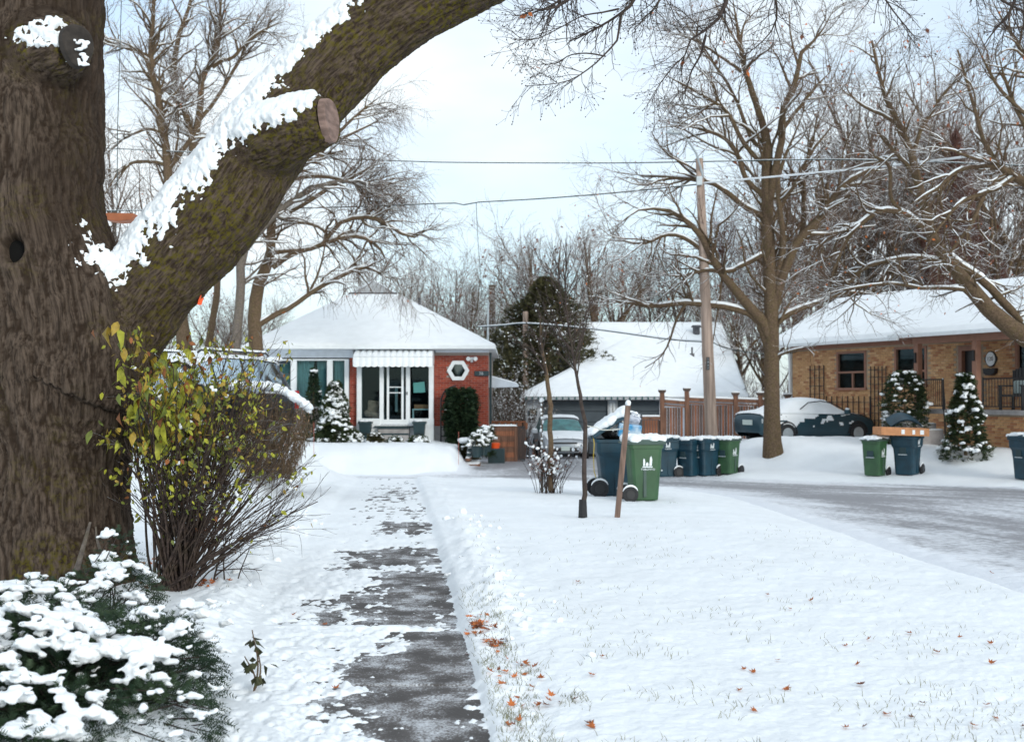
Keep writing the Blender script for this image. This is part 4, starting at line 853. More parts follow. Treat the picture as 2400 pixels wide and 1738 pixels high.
    b = MB(); b.add([tuple(np.array(p) - off2) for p in (A, B_, T2, T1, Bb, (A[0], 63.5, zz))], [(0, 1, 2, 3), (1, 4, 2), (4, 5, 3, 2)]); rf = b.build('roof', M['shingle'], h2)
    snow_slab('snow_cover', [A, B_, T2, T1], .13, rf, off2, 100, 50); snow_slab('snow_cover', [B_, Bb, (T2[0], 57.02, z2), T2], .13, rf, off2, 30, 30)
    q = MB(); q.box(A[0] + .4 - off2[0], B_[0] - .4 - off2[0], .5, 12, -1, zz - off2[2]); q.build('wall', M['white_siding'], h2)
    q = MB(); q.box(A[0] - off2[0], B_[0] - off2[0], -.1, -.005, zz - off2[2] - .16, zz - off2[2]); q.build('gutter', M['white'], h2)
    v = S(1632, 772, 55.6); q = MB(); q.tube([(v[0] - off2[0], v[1] - off2[1], v[2] - off2[2] - .4), (v[0] - off2[0], v[1] - off2[1], v[2] - off2[2] + .1)], .17, 10); q.tube([(v[0] - off2[0], v[1] - off2[1], v[2] - off2[2] + .1), (v[0] - off2[0], v[1] - off2[1], v[2] - off2[2] + .2)], [.26, .2], 10); q.build('roof_vent', M['shingle'], rf)
    v = S(1622, 828, 52.9); q = MB(); q.tube([(v[0] - off2[0], v[1] - off2[1], v[2] - off2[2] - .3), (v[0] - off2[0], v[1] - off2[1], v[2] - off2[2])], [.11, .11], 10); q.tube([(v[0] - off2[0], v[1] - off2[1], v[2] - off2[2]), (v[0] - off2[0], v[1] - off2[1], v[2] - off2[2] + .28)], [.04, .04], 8); q.build('vent_pipe', M['shingle'], rf)
garage()
# ------------------------------------------------------------------ tan brick house on the right, turned towards the street
CX, CY = 10.1, 43.0; DX, DY = .388, -.922; NX, NY = -.922, -.388
def tan_house():
    def HW(s, o, z): return np.array([CX + DX * s + NX * o, CY + DY * s + NY * o, z])
    def sol(px, o=0.0):
        t = (px - 1200) / 2800.0; cx, cy = CX + NX * o, CY + NY * o; return (cy * t - cx) / (DX - DY * t)
    def zz(px, py, o=0.0):
        s = sol(px, o); Y = CY + DY * s + NY * o; return float(S(px, py, Y)[2])
    g = .30; rz = math.atan2(DY, DX); root = thing('tan_brick_house', 'yellow brown brick house with brown trim, covered porch and snowy roof on the right', 'house', (CX, CY, g), rz)
    # local frame: x = s along the front, y = -o (into the house), z up
    def L_(s, o, z): return (s, -o, z - g)
    def BX(b, s0, s1, o0, o1, z0, z1, m=0): return b.box(s0, s1, -o1, -o0, z0 - g, z1 - g, m)
    ztop = zz(1862, 818); s_end = 12.5
    wall = bpy.data.objects.new('wall', None); C.objects.link(wall); wall.parent = root
    w1 = (sol(1962), sol(2030), zz(1995, 912), zz(1995, 823)); w2 = (sol(2098), sol(2172), zz(2135, 905), zz(2135, 812)); dr = (sol(2248), sol(2300), .95, zz(2272, 810)); w3 = (sol(2382), s_end - .4, zz(2395, 895), zz(2395, 800))
    # core: full slab split at openings by columns
    b = MB(); cuts = [(0, w1[0]), (w1[1], w2[0]), (w2[1], dr[0]), (dr[1], w3[0]), (w3[1], s_end)]
    for a, c in cuts: BX(b, a, c, -.3, 0, g - .6, ztop)
    for w in (w1, w2, w3): BX(b, w[0], w[1], -.3, 0, g - .6, w[2]); BX(b, w[0], w[1], -.3, 0, w[3], ztop)
    BX(b, dr[0], dr[1], -.3, 0, dr[3], ztop); BX(b, dr[0], dr[1], -.3, 0, g - .6, dr[2]); BX(b, 0, .3, -9, -.3, g - .6, ztop); BX(b, s_end - .3, s_end, -9, -.3, g - .6, ztop); b.build('masonry', M['mortar_tan'], wall)
    bricks(wall, lambda s, o, z: (s, -o, z - g), .02, s_end, g - .1, ztop - .05, [w1, w2, dr, w3], ['tan0', 'tan1', 'tan2', 'tan3', 'tan4', 'tan0'], .012, 300, 'right')
    b = MB(); BX(b, .3, s_end - .3, -2.2, -2.1, g, ztop); b.build('inner_wall', M['dark'], root)  # near-black wall, room dimness painted in
    # downspout, frieze
    b = MB(); BX(b, -.14, -.04, -.02, .08, g, ztop + .1); b.build('downspout', M['white'], root, bevel=.01)
    b = MB(); BX(b, -.02, sol(2140), -.02, .05, zz(1862, 820) - .02, zz(1862, 812)); b.build('frieze', M['brown_trim'], root, bevel=.005)
    def window(w, midz, nm=2, mull=None, blind=None, curtains=None):
        fr = .07; f = MB(); BX(f, w[0] - .02, w[1] + .02, -.12, .03, w[3] - fr, w[3]); BX(f, w[0] - .05, w[1] + .05, -.12, .07, w[2] - .03, w[2] + .05); BX(f, w[0] - .02, w[0] + fr, -.12, .025, w[2] + .05, w[3] - fr); BX(f, w[1] - fr, w[1] + .02, -.12, .025, w[2] + .05, w[3] - fr); ob = f.build('window', M['brown_trim'], root, bevel=.006)
        q = MB(); BX(q, w[0] + fr, w[1] - fr, -.10, .01, midz - .03, midz + .03); q.build('rail', M['brown_trim'], ob)
        for (za, zb) in ((w[2] + .05, midz - .03), (midz + .03, w[3] - fr)): q = MB(); BX(q, w[0] + fr, w[1] - fr, -.07, -.06, za, zb); q.build('pane', M['glass'], ob)
        if mull is not None: q = MB(); BX(q, mull - .03, mull + .03, -.09, .0, w[2] + .05, midz - .03); q.build('mullion', M['brown_trim'], ob)
        if blind: q = MB(); BX(q, w[0] + fr, w[1] - fr, -.13, -.11, blind, w[3] - fr); q.build('blind', M['curtain_white'], ob)
        if curtains:
            for (a, c) in curtains:
                V_ = []; n = 24
                for i in range(n + 1):
                    for z in (w[2], w[3]): V_.append(L_(a + (c - a) * i / n, -.3 + .03 * math.sin(i * 1.6), z))
                fast('curtain', V_, [(2 * i, 2 * i + 2, 2 * i + 3, 2 * i + 1) for i in range(n)], M['curtain'], ob)
    window(w1, zz(1995, 872), mull=(w1[0] + w1[1]) / 2 + .05, curtains=[(w1[0] + .05, w1[0] + .5)]); window(w2, zz(2135, 869), blind=zz(2135, 858)); window(w3, zz(2395, 880), curtains=[(w3[0] + .1, w3[0] + .9)])
    # door
    f = MB(); BX(f, dr[0], dr[0] + .14, -.15, .03, dr[2], dr[3]); BX(f, dr[1] - .14, dr[1], -.15, .03, dr[2], dr[3]); BX(f, dr[0] + .14, dr[1] - .14, -.15, .03, dr[3] - .14, dr[3]); d = f.build('door', M['brown_trim'], root, bevel=.006)
    q = MB(); BX(q, dr[0] + .14, dr[1] - .14, -.12, -.10, dr[2], dr[3] - .14); q.build('door_leaf', M['black'], d); q = MB(); BX(q, dr[0] + .2, dr[0] + .24, -.10, -.04, dr[2] + .95, dr[2] + 1.15); q.build('handle', M['chrome'], d)
    # plaque, letter box
    s = sol(2325); z = zz(2325, 841); P = [(s + .17 * math.cos(a), z + .20 * math.sin(a)) for a in np.linspace(0, 2 * PI, 28, endpoint=False)]
    q = MB(); q.prism([(p[0], p[1] - g) for p in [(s + (.2 + .03 * (abs(math.cos(a)) > .97)) * math.cos(a), z + .23 * math.sin(a)) for a in np.linspace(0, 2 * PI, 28, endpoint=False)]], 1, -.045, -.014); pq = q.build('number_plaque', M['black'], root); q = MB(); q.prism([(p[0], p[1] - g) for p in P], 1, -.06, -.0455); q.build('plaque_face', M['white'], pq)
    tm = text_mesh('120', .16); tm.materials.append(M['black']); share('lettering', tm, pq, L_(s, .064, z), (PI / 2, 0, 0))
    s0, s1 = sol(2312), sol(2341); z0, z1 = zz(2325, 879), zz(2325, 863); q = MB(); q.prism([(s0, z1 - g), (s1, z1 - g), (s1 - .03, z0 + .06 - g), (s1 - .12, z0 - g), (s0 + .12, z0 - g), (s0 + .03, z0 + .06 - g)], 1, -.15, -.014); lb = q.build('letter_box', M['black'], root, bevel=.01); lb.parent = root
    # porch: deck, posts, beam
    po = 1.75; sa, sb = sol(2142, po), s_end + 1; zd = zz(2320, 961, po); 
    q = MB(); BX(q, sol(2215, po), sb, .02, po, g - .6, zd - .12); q.build('porch_wall', M['mortar_tan'], root)
    bricks(root, lambda s, o, z: (s, -po - o, z - g), sol(2215, po) + .01, sb, g - .1, zd - .13, [], ['tan0', 'tan1', 'tan3', 'tan4'], .012, 0)
    q = MB(); BX(q, sa - .1, sb, .02, po + .08, zd - .118, zd); q.build('porch_deck', M['stone'], root, bevel=.01)
    zbm = zz(2142, 806, po)
    for px in (2148, 2285):
        s = sol(px, po - .1); q = MB(); BX(q, s - .085, s + .085, po - .25, po - .08, zd, zbm + .02); pt = q.build('porch_post', M['brown_trim'], root, bevel=.01); q = MB(); BX(q, s - .03, s + .03, po - .08, po - .03, zbm - .55, zbm - .25); q.build('lantern', M['black'], pt)
    q = MB(); BX(q, sa - .1, sb, po - .28, po - .04, zbm, zbm + .26); q.build('beam', M['brown_trim'], root, bevel=.01)
    q = MB(); BX(q, sa - .1, sb, .0, po - .28, zbm + .2, zbm + .26); q.build('ceiling', M['brown_trim'], root)
    # roofs: local quads
    def W2(s, o, z): return tuple(np.array([s, -o, z - g]))
    e = .55; ze = zz(1834, 808, e); zeR = ze; sL = -.75; sR = s_end + .8; rdg = -5.2; zr = float(S(1962, 690, 44.5)[2])+.1; sr0 = sol(1962, rdg)
    A, B_, T2, T1 = (sL, e, ze), (sR, e, ze), (sR, rdg, zr), (sr0, rdg, zr); Cc = (sL, 2 * rdg - e, ze)
    b = MB(); b.add([W2(*p) for p in (A, B_, T2, T1, Cc, (sR, 2 * rdg - e, ze))], [(0, 1, 2, 3), (4, 0, 3), (5, 4, 3, 2)]); rf = b.build('roof', M['shingle'], root)
    snow_slab('snow_cover', [W2(*p) for p in (A, B_, T2, T1)], .15, rf, None, 110, 50); snow_slab('snow_cover', [W2(*p) for p in (Cc, A, T1, (sr0, rdg - .02, zr))], .15, rf, None, 40, 40)
    b = MB(); BX(b, sL, sR, e - .62, e - .02, ze - .04, ze - .005); b.build('soffit', M['brown_trim'], root); b = MB(); BX(b, sL, sol(2140), e - .015, e + .09, ze - .09, ze + .02); b.build('gutter', M['white'], root, bevel=.01)
    # porch roof: snow apron over the beam
    zp = zbm + .262; q0, q1 = (sa - .55, po + .35, zp), (sb, po + .35, zp); b = MB(); b.add([W2(*q0), W2(*q1), W2(sb, -1.2, zp + .9), W2(sa - .55, -1.2, zp + .9), W2(q0[0], q0[1], zp - .05), W2(q1[0], q1[1], zp - .05), W2(sb, 0, zp - .05), W2(q0[0], 0, zp - .05)], [(0, 1, 2, 3), (0, 4, 5, 1), (4, 7, 6, 5)]); pr = b.build('porch_roof', M['shingle'], root)
    snow_slab('snow_cover', [W2(*q0), W2(*q1), W2(sb, -1.2, zp + .9), W2(sa - .55, -1.2, zp + .9)], .14, pr, None, 60, 20); b = MB(); BX(b, sa - .6, sb, po + .355, po + .45, zp - .09, zp + .02); b.build('gutter', M['white'], root, bevel=.01)
    # railings as their own thing
    def railing(sA, sB, o, zA, zB, h, lab, n):
        P0 = HW(sA, o, zA); r = thing('railing', lab, 'railing', P0, rz); ln = sB - sA; dz = zB - zA
        MB().tube([(0, 0, h), (ln, 0, h + dz)], .022, 6).build('handrail', M['black'], r); MB().tube([(0, 0, .1), (ln, 0, .1 + dz)], .015, 6).build('bottom_rail', M['black'], r)
        me = None
        for k in range(n + 1):
            u = k / n
            if me is None: o_ = MB().tube([(0, 0, .1), (0, 0, h)], .011, 5).build('baluster', M['black'], r); me = o_.data
            else: share('baluster', me, r, (ln * u, 0, dz * u))
        for u in (0, 1): MB().tube([(ln * u, 0, -.0 + dz * u), (ln * u, 0, h + .04 + dz * u)], .022, 6).build('post', M['black'], r)
        return r
    railing(sol(2150, po), sol(2212, po) - .15, po - .12, zd, zd, .85, 'black metal railing on the porch left of the front steps', 12)
    railing(sol(2296, po), s_end + .6, po - .12, zd, zd, .85, 'black metal railing on the porch between the post and the dark armchair', 22)
    # steps down along the porch front
    s1 = sol(2213, po); nst = 4; o0, o1 = po + .02, po + 1.12
    for k in range(nst):
        z1 = zd - .05 - .17 * k; sb_ = s1 - .30 * (nst - 1 - k); sa_ = s1 - 1.3 if k == 0 else sb_ - .32; q = MB(); BX(q, sa_, sb_, o0, o1, g - .8, z1); sp = q.build('step', M['stone'], root, bevel=.012)
        snow_slab('snow_cover', [W2(sb_ - .30, o1, z1), W2(sb_ + .01, o1, z1), W2(sb_ + .01, o0, z1), W2(sb_ - .30, o0, z1)], .035, sp, None, 8, 14)
    h0 = HW(s1 + .05, po + .1, zd); h1 = HW(s1 + .08, po + .06, zd - .72); r = thing('step_handrail', 'sloping black handrail with snow on top beside the porch steps', 'railing', h0)
    q0 = np.array([0, 0, .85]); q1 = h1 - h0 + np.array([0, 0, .85]); MB().tube([q0, q1], .024, 6).build('handrail', M['black'], r); MB().tube([(0, 0, 0), q0], .02, 6).build('post', M['black'], r); MB().tube([tuple(h1 - h0), tuple(q1)], .02, 6).build('post', M['black'], r)
    for u in (.2, .4, .6, .8): a = (h1 - h0) * u; MB().tube([tuple(a + np.array([0, 0, .1])), tuple(a + np.array([0, 0, .85]))], .011, 5).build('baluster', M['black'], r)
    stuff(MB().tube([tuple(q0 + np.array([0, 0, .03])), tuple(q1 + np.array([0, 0, .03]))], .012, 6).build('snow_cover', M['snow'], r))
    # armchair
    c0 = HW(sol(2385, .9), .9, zd); ch = thing('armchair', 'dark brown slatted porch armchair with a cushion at the right edge', 'chair', c0, rz + .2)
    cb = M['black']; 
    for x in (-.33, .33):
        for y in (-.28, .3): MB().box(x - .035, x + .035, y - .035, y + .035, 0, .42 if y > 0 else .64).build('leg', cb, ch, bevel=.005)
        MB().box(x - .06, x + .06, -.33, .36, .64, .68).build('armrest', cb, ch, bevel=.01)
    MB().box(-.34, .34, -.32, .3, .36, .42).build('seat', cb, ch, bevel=.01)
    for k in range(7): MB().box(-.33 + k * .095, -.33 + k * .095 + .08, .28, .32, .42, 1.08 + .09 * math.sin(k / 6 * PI)).build('back_slat', cb, ch, bevel=.006)
    q = MB(); q.box(-.2, .2, .1, .22, .44, .8); cu = q.build('cushion', M['curtain'], None, bevel=.05); cu.location = c0; cu.rotation_euler.z = rz + .2; tag(cu, 'grey blue cushion on the dark porch armchair', 'cushion')
    # trellises on the wall
    def trellis(pa, pb, ya, yb, lab, nx, ny, o=.06):
        s0, s1 = sol(pa), sol(pb); z0, z1 = zz((pa + pb) / 2, yb), zz((pa + pb) / 2, ya); t = thing('wall_trellis', lab, 'trellis', HW(s0, o, z0), rz); w, h = s1 - s0, z1 - z0
        for i in range(nx): MB().box(w * i / (nx - 1) - .012, w * i / (nx - 1) + .012, -.012, .012, 0, h).build('upright', M['black'], t)
        for j in range(ny): MB().box(-.05, w + .05, -.022, -.0125, h * (j + .5) / ny - .01, h * (j + .5) / ny + .01).build('crossbar', M['black'], t)
        return t, s0, s1, z0, z1
    trellis(1902, 1934, 856, 1010, 'narrow dark trellis on the tan brick left of the first window', 4, 8); trellis(2044, 2080, 858, 1010, 'narrow dark trellis between the two windows of the tan brick house', 5, 9)
    trellis(1940, 2042, 928, 1012, 'low wide dark trellis under the first window of the tan brick house', 9, 3)
    return HW, sol, zz, zd, po, g
THW, tsol, tzz, tzd, tpo, tg = tan_house()
# ------------------------------------------------------------------ wheeled bins
def bin_(name, label, X, Y, rz, kind, h=1.0, lid='shut', logo_side=1, group=None, snowy=.05, tilt=0):
    z = gz(X, Y) - .02; r = thing(name, label, 'wheeled bin', (X, Y, z), rz, group); c = M['bin_green'] if kind == 'green' else M['bin_blue']; c2 = M['bin_grey'] if kind == 'green' else M['bin_blue']
    wb, db, wt, dt = (.40, .40, .50, .56) if kind == 'green' else (.46, .50, .62, .74)
    # x forward (front), y sideways
    def ring(w, d, z, r_=.06, sh=0):
        P = []
        for (sx, sy, a0) in ((1, 1, 0), (-1, 1, 90), (-1, -1, 180), (1, -1, 270)):
            for a in (a0, a0 + 45, a0 + 90): P.append((sx * (d / 2 - r_) + r_ * math.cos(math.radians(a)) + sh, sy * (w / 2 - r_) + r_ * math.sin(math.radians(a)), z))
        return P
    lv = [(wb, db, .03 * h), (wb + .01, db + .01, .06 * h)]
    if kind == 'green': lv += [(wb + (wt - wb) * .55, db + (dt - db) * .5, .55 * h), (wt - .03, dt - .04, .84 * h), (wt, dt, .845 * h), (wt, dt, .91 * h)]
    else: lv += [(wb + .06, db + .07, .50 * h), (wb + .08, db + .10, .62 * h), (wt - .02, dt - .03, .70 * h), (wt - .01, dt - .02, .85 * h), (wt + .04, dt + .04, .855 * h), (wt + .04, dt + .04, .90 * h)]
    V = []; F = []
    for (w, d, zz) in lv: V += ring(w, d, zz)
    n = 12; F = [(i * n + j, i * n + (j + 1) % n, (i + 1) * n + (j + 1) % n, (i + 1) * n + j) for i in range(len(lv) - 1) for j in range(n)] + [tuple(range(n - 1, -1, -1))]
    V += ring(wt - .04, dt - .04, .90 * h); V += ring(wb, db, .2); k = len(lv)
    F += [((k - 1) * n + j, (k - 1) * n + (j + 1) % n, k * n + (j + 1) % n, k * n + j) for j in range(n)] + [(k * n + j, k * n + (j + 1) % n, (k + 1) * n + (j + 1) % n, (k + 1) * n + j) for j in range(n)] + [tuple((k + 1) * n + j for j in range(n))]
    b = MB(); b.add(V, F); b.build('body', c, r, bevel=0)
    # vertical ribs at corners and front pocket with lift bar
    q = MB(); q.box(db / 2 + .035, db / 2 + .075, -.085, .085, .50 * h, .66 * h); q.build('pocket', M['planter'], r, bevel=.01); q = MB(); q.box(db / 2 + .06, db / 2 + .085, -.11, .11, .48 * h, .50 * h); q.build('lift_bar', M['galv'], r)
    for sy in (-1, 1): q = MB(); q.box(-.05, .0, sy * (wb / 2 + .012) - .02, sy * (wb / 2 + .012) + .02, .08, .55 * h); q.build('rib', c2, r, bevel=.008)
    # wheels + axle
    wr = .125 if kind == 'green' else .15
    for sy in (-1, 1):
        w = MB(); w.tube([(-db / 2 - .06, sy * (wb / 2 + .015), wr), (-db / 2 - .06, sy * (wb / 2 + .07), wr)], wr, 20); wh = w.build('wheel', M['rubber'], r, bevel=.008)
        w = MB(); w.tube([(-db / 2 - .06, sy * (wb / 2 + .071), wr), (-db / 2 - .06, sy * (wb / 2 + .078), wr)], wr * .55, 14); w.build('hub', M['black'], wh)
        sn = MB(); pts = [(-db / 2 - .06 + math.cos(a) * wr * 1.03, sy * (wb / 2 + .04), wr + math.sin(a) * wr * 1.03) for a in np.linspace(.45, 2.75, 9)]; sn.tube(pts, [.006, .018, .024, .027, .027, .026, .022, .016, .006], 6); stuff(sn.build('snow_cover', M['snow'], wh, smooth=True))
    MB().tube([(-db / 2 - .06, -wb / 2 - .03, wr), (-db / 2 - .06, wb / 2 + .03, wr)], .014, 6).build('axle', M['black'], r)
    MB().tube([(-dt / 2 + .02, -wt / 2 + .08, .9 * h), (-dt / 2 - .08, -wt / 2 + .08, .93 * h), (-dt / 2 - .08, wt / 2 - .08, .93 * h), (-dt / 2 + .02, wt / 2 - .08, .9 * h)], .016, 6).build('handle', c2, r)
    # lid
    if lid is not None:
        hh = .905 * h; lm = MB(); V = ring(wt + .05, dt + .06, 0, .07) + ring(wt + .06, dt + .07, .035, .07) + ring(wt - .06, dt - .06, .075, .07, ); F = [(i * n + j, i * n + (j + 1) % n, (i + 1) * n + (j + 1) % n, (i + 1) * n + j) for i in range(2) for j in range(n)] + [tuple(range(n - 1, -1, -1)), tuple(24 + j for j in range(n))]
        lm.add([(v[0] + dt / 2 + .03, v[1], v[2]) for v in V], F); lo = lm.build('lid', c2, r); lo.location = (-dt / 2 - .03, 0, hh)
        bl = []
        for i in range(42):
            x = rnd.uniform(.05, dt); y = rnd.uniform(-wt / 2 + .03, wt / 2 - .03); bl.append(((x, y, .07 + rnd.uniform(0, .015)), (.10, .09, snowy * rnd.uniform(.75, 1.15))))
        for i in range(10): bl.append(((dt + .02 + rnd.uniform(-.02, .01), rnd.uniform(-wt / 2, wt / 2), .05), (.05, .07, .045)))
        Vb, Fb = blobs(bl, .016, .25); stuff(fast('snow_cover', Vb, Fb, M['snow_fine'], lo)); lo.rotation_euler = (0, -math.radians(lid) if lid != 'shut' else 0, 0)
    # white emblem and word on the side
    if logo_side:
        def arcp(r0, r1, a0, a1, cx, cy):
            a = np.linspace(a0, a1, 8); return [(cx + r1 * math.cos(t), cy + r1 * math.sin(t)) for t in a] + [(cx + r0 * math.cos(t), cy + r0 * math.sin(t)) for t in a[::-1]]
        sgn = logo_side; yl = sgn * (wt / 2 + (.0 if kind == 'green' else .004)) - sgn * (.030 if kind == 'green' else 0); zl = .60 * h if kind == 'green' else .765 * h
        if kind == 'green': yl = sgn * ((wb + (wt - wb) * .62) / 2 + .006)
        sc = 1.0 if kind == 'green' else .85; q = MB()
        pol = [[(-.075, -.06), (-.048, -.06), (-.043, .0), (-.05, .045), (-.066, .06), (-.075, .03)], [(.022, -.06), (.062, -.06), (.068, .04), (.055, .095), (.034, .075), (.028, .02)], [(-.035, -.06), (.01, -.06), (.008, -.02), (-.008, .0), (-.03, -.02)], [(-.085, -.085), (.075, -.085), (.075, -.068), (-.085, -.068)]]
        for p in pol: q.prism([(-sgn * u * sc, v * sc) for u, v in p], 1, 0, sgn * .004)
        e = q.build('emblem', M['logo'], r); e.location = (.02, yl, zl + .03)
        tm = text_mesh('TORONTO', .045 * sc, extrude=.002); tm.materials.append(M['logo']); o = share('lettering', tm, r, (.02, yl + sgn * .004, zl - .085), (PI / 2, 0, 0 if sgn < 0 else PI))
        dr = math.atan2(((wt - wb) / 2), h * .85); e.rotation_euler.x = -sgn * dr; o.rotation_euler.x = PI / 2 + (dr if sgn < 0 else dr)
    return r
def place(xs, ys):
    """source-px foot point -> ground X,Y"""
    return gd(xs / K, ys / K)
X, Y = place(1500, 1172); Y = 19.0; X = float(S(1508, 1100, Y)[0])
near_green = bin_('wheeled_bin', 'green organics bin with thick snow on its lid, nearest one on the near kerb', X, Y, math.radians(6), 'green', 1.0, logo_side=-1, snowy=.075)
YB = 20.2; XB = float(S(1443, 1100, YB)[0])
near_blue = bin_('wheeled_bin', 'dark blue bin propped open by snowy rubbish bags behind the nearest green bin', XB, YB, math.radians(4), 'blue', 1.08, lid=None, logo_side=0)
# lid thrown up over the heap, bags, packaging
hh = .905 * 1.08
lo = MB(); lo.hexa([(0, -.31, 0), (.78, -.31, .0), (.78, .31, .0), (0, .31, 0), (0.03, -.3, .06), (.74, -.28, .08), (.74, .28, .08), (0.03, .3, .06)]); lid = lo.build('lid', M['bin_blue'], near_blue, bevel=.02); lid.location = (-.42, 0, hh + .0); lid.rotation_euler = (0, -math.radians(33), 0)
bl = [((rnd.uniform(.02, .76), rnd.uniform(-.27, .27), .09), (.10, .10, .07)) for _ in range(46)]; V_, F_ = blobs(bl, .02, .2); stuff(fast('snow_cover', V_, F_, M['snow_fine'], lid))
bagm = mat('bag_white', (.42, .45, .52), .45, .15, 6, .02, 8)
def bag(name, lab, loc, r, m, seed):
    rs = random.Random(seed); bl = [((rs.uniform(-.5, .5) * r[0], rs.uniform(-.5, .5) * r[1], rs.uniform(-.3, .5) * r[2]), (r[0] * .55, r[1] * .55, r[2] * .55)) for _ in range(9)]; V, F = blobs(bl, .018, .5, 18); Nn = vnormals(V, F); V = V + Nn * (.022 * np.abs(perlin(V * 14 + seed)))[:, None]
    o = fast(name, V, F, m); o.location = loc; tag(o, lab, 'bag'); mk = Nn[:, 2] > .35 + .2 * perlin(V * 9); W_ = V + Nn * .02; v2, f2, u = keep(W_, F, mk[F].all(1)); stuff(fast('snow_cover', v2, f2, M['snow_fine'], o)); return o
zb = near_blue.location.z
bag('rubbish_bag', 'white rubbish bag bulging out from under the raised blue lid', (XB + .22, YB - .02, zb + hh + .28), (.22, .24, .20), bagm, 3)
bag('rubbish_bag', 'dark rubbish bag under the raised lid of the nearest blue bin', (XB + .02, YB, zb + hh + .10), (.30, .24, .14), M['rubber'], 5)
pk = MB(); pk.box(-.19, .19, -.05, .10, -.05, .17); p_ = pk.build('packaging', M['bagblue'], None, bevel=.02); p_.location = (XB + .20, YB - .30, zb + hh + .08); p_.rotation_euler = (.1, .12, .1); tag(p_, 'blue and white packaging sticking out of the overfull bin', 'packaging')
q = MB(); q.tube([(XB - .40, YB - .30, zb + 1.02), (XB - .385, YB - .36, zb + .9), (XB - .40, YB - .37, zb + .7), (XB - .39, YB - .38, zb + .45), (XB - .36, YB - .36, zb + .35)], .007, 5); tag(q.build('yellow_string', mat('yellow_cord', (.5, .36, .04), .7)), 'yellow cord dangling from the rim of the overfull blue bin', 'cord')
far = [(1572, 1104, 'blue', -35 + 180 + 60, 'dark blue bin close behind the pair on the near kerb, left of the lone row', 1.10), (1608, 1105, 'blue', 215, 'blue bin with a white flap of snow on its front, in the middle across the road', 1.06), (1641, 1103, 'blue', 215, 'narrow blue bin pressed against the utility pole across the road', 1.04), (1703, 1105, 'green', 222, 'green bin with snow on its lid, right of the utility pole', .98)]
for (x, y, k_, a, lab, h) in [(1556, 1104, 'blue', 198, 'large dark blue bin just behind the near green bin, across the road', 1.12), (1618, 1106, 'blue', 222, 'blue bin with snow hanging over its front lip, left of the utility pole', 1.05), (1652, 1105, 'blue', 214, 'blue bin with a white emblem pressed close to the foot of the utility pole', 1.05), (1706, 1106, 'green', 225, 'green bin with snow on its lid, just right of the utility pole', 1.0),
                           (2050, 1101, 'green', 228, 'green bin with snow on its lid beside the bin that carries a cardboard tray', 1.0), (2126, 1117, 'blue', 232, 'blue bin with its lid thrown back and a flattened cardboard box on its rim', 1.1), (2412, 1112, 'blue', 200, 'blue bin cut off by the right edge of the picture', 1.12)]:
    Yb = 32.3 if x < 1900 else (30.4 if x < 2380 else 28.4); Xb = float(S(x, 1050, Yb)[0])
    bin_('wheeled_bin', lab, Xb, Yb, math.radians(a), k_, h, lid=(None if 'thrown' in lab else 'shut'), logo_side=1 if k_ == 'green' or x > 1640 or x < 1600 else 1)
    if 'thrown' in lab:
        zc = gz(Xb, Yb) + .9 * h; r_ = bpy.context.scene.objects[-1] if False else None
        cb = MB(); cb.box(-.62, .62, -.30, .30, 0, .20); o = cb.build('cardboard_box', M['cardboard'], None, bevel=.012); o.location = (Xb - .20, Yb - .12, zc + .01); o.rotation_euler = (0, .03, .06); tag(o, 'wide orange brown cardboard box lying across the open blue bin', 'box')
        for (u, w_) in ((-.1, .06), (.18, .05), (.38, .07)): q = MB(); q.box(u, u + w_ * 1.4, -.302, -.3005, .04, .15); q.build('label_sticker', M['white'], o)
        li = MB(); li.tube([(-.36, 0, 0), (-.25, 0, .13), (0, 0, .22), (.2, 0, .2), (.4, 0, .05)], [.02, .03, .035, .03, .02], 8); V = []; n = 14
        for i in range(n + 1):
            u = i / n; x_ = -.42 + .84 * u; z_ = .20 * math.sin(PI * min(1, u * .95 + .05)) 
            for v in (0, 1): V.append((x_, -.05 + v * .5, z_ + v * .18))
        q = MB(); q.add(V, [(2 * i, 2 * i + 2, 2 * i + 3, 2 * i + 1) for i in range(n)]); V2 = [(a_, b_, c_ - .03) for a_, b_, c_ in V]; q.add(V2, [(2 * i + 1, 2 * i + 3, 2 * i + 2, 2 * i) for i in range(n)]); lo2 = q.build('bin_lid', M['bin_blue'], None, smooth=True); lo2.location = (Xb + .05, Yb + .15, zc + .20); tag(lo2, 'open lid of the blue bin arching up behind the cardboard box', 'lid')
# ------------------------------------------------------------------ stake, twine, young trees
gx, gy = place(1445, 1222); b0 = np.array([gx, gy, gz(gx, gy) - .1]); b1 = S(1472, 950, gy - .05)
q = MB(); d = .034; q.hexa([(b0[0] - d, b0[1] - d, b0[2]), (b0[0] + d, b0[1] - d, b0[2]), (b0[0] + d, b0[1] + d, b0[2]), (b0[0] - d, b0[1] + d, b0[2]), (b1[0] - d, b1[1] - d, b1[2]), (b1[0] + d, b1[1] - d, b1[2]), (b1[0] + d, b1[1] + d, b1[2]), (b1[0] - d, b1[1] + d, b1[2])])
stk = thing('wooden_stake', 'leaning square wooden stake with a snow cap beside the young tree', 'stake', b0); o = q.build('post', M['stake_wood'], stk, bevel=.004); o.location = -Vector(b0); V_, F_ = blobs([((b1 - b0) + np.array([0, 0, .03]), (.04, .04, .05))], .01, .2); stuff(fast('snow_cap', V_, F_, M['snow_fine'], stk))
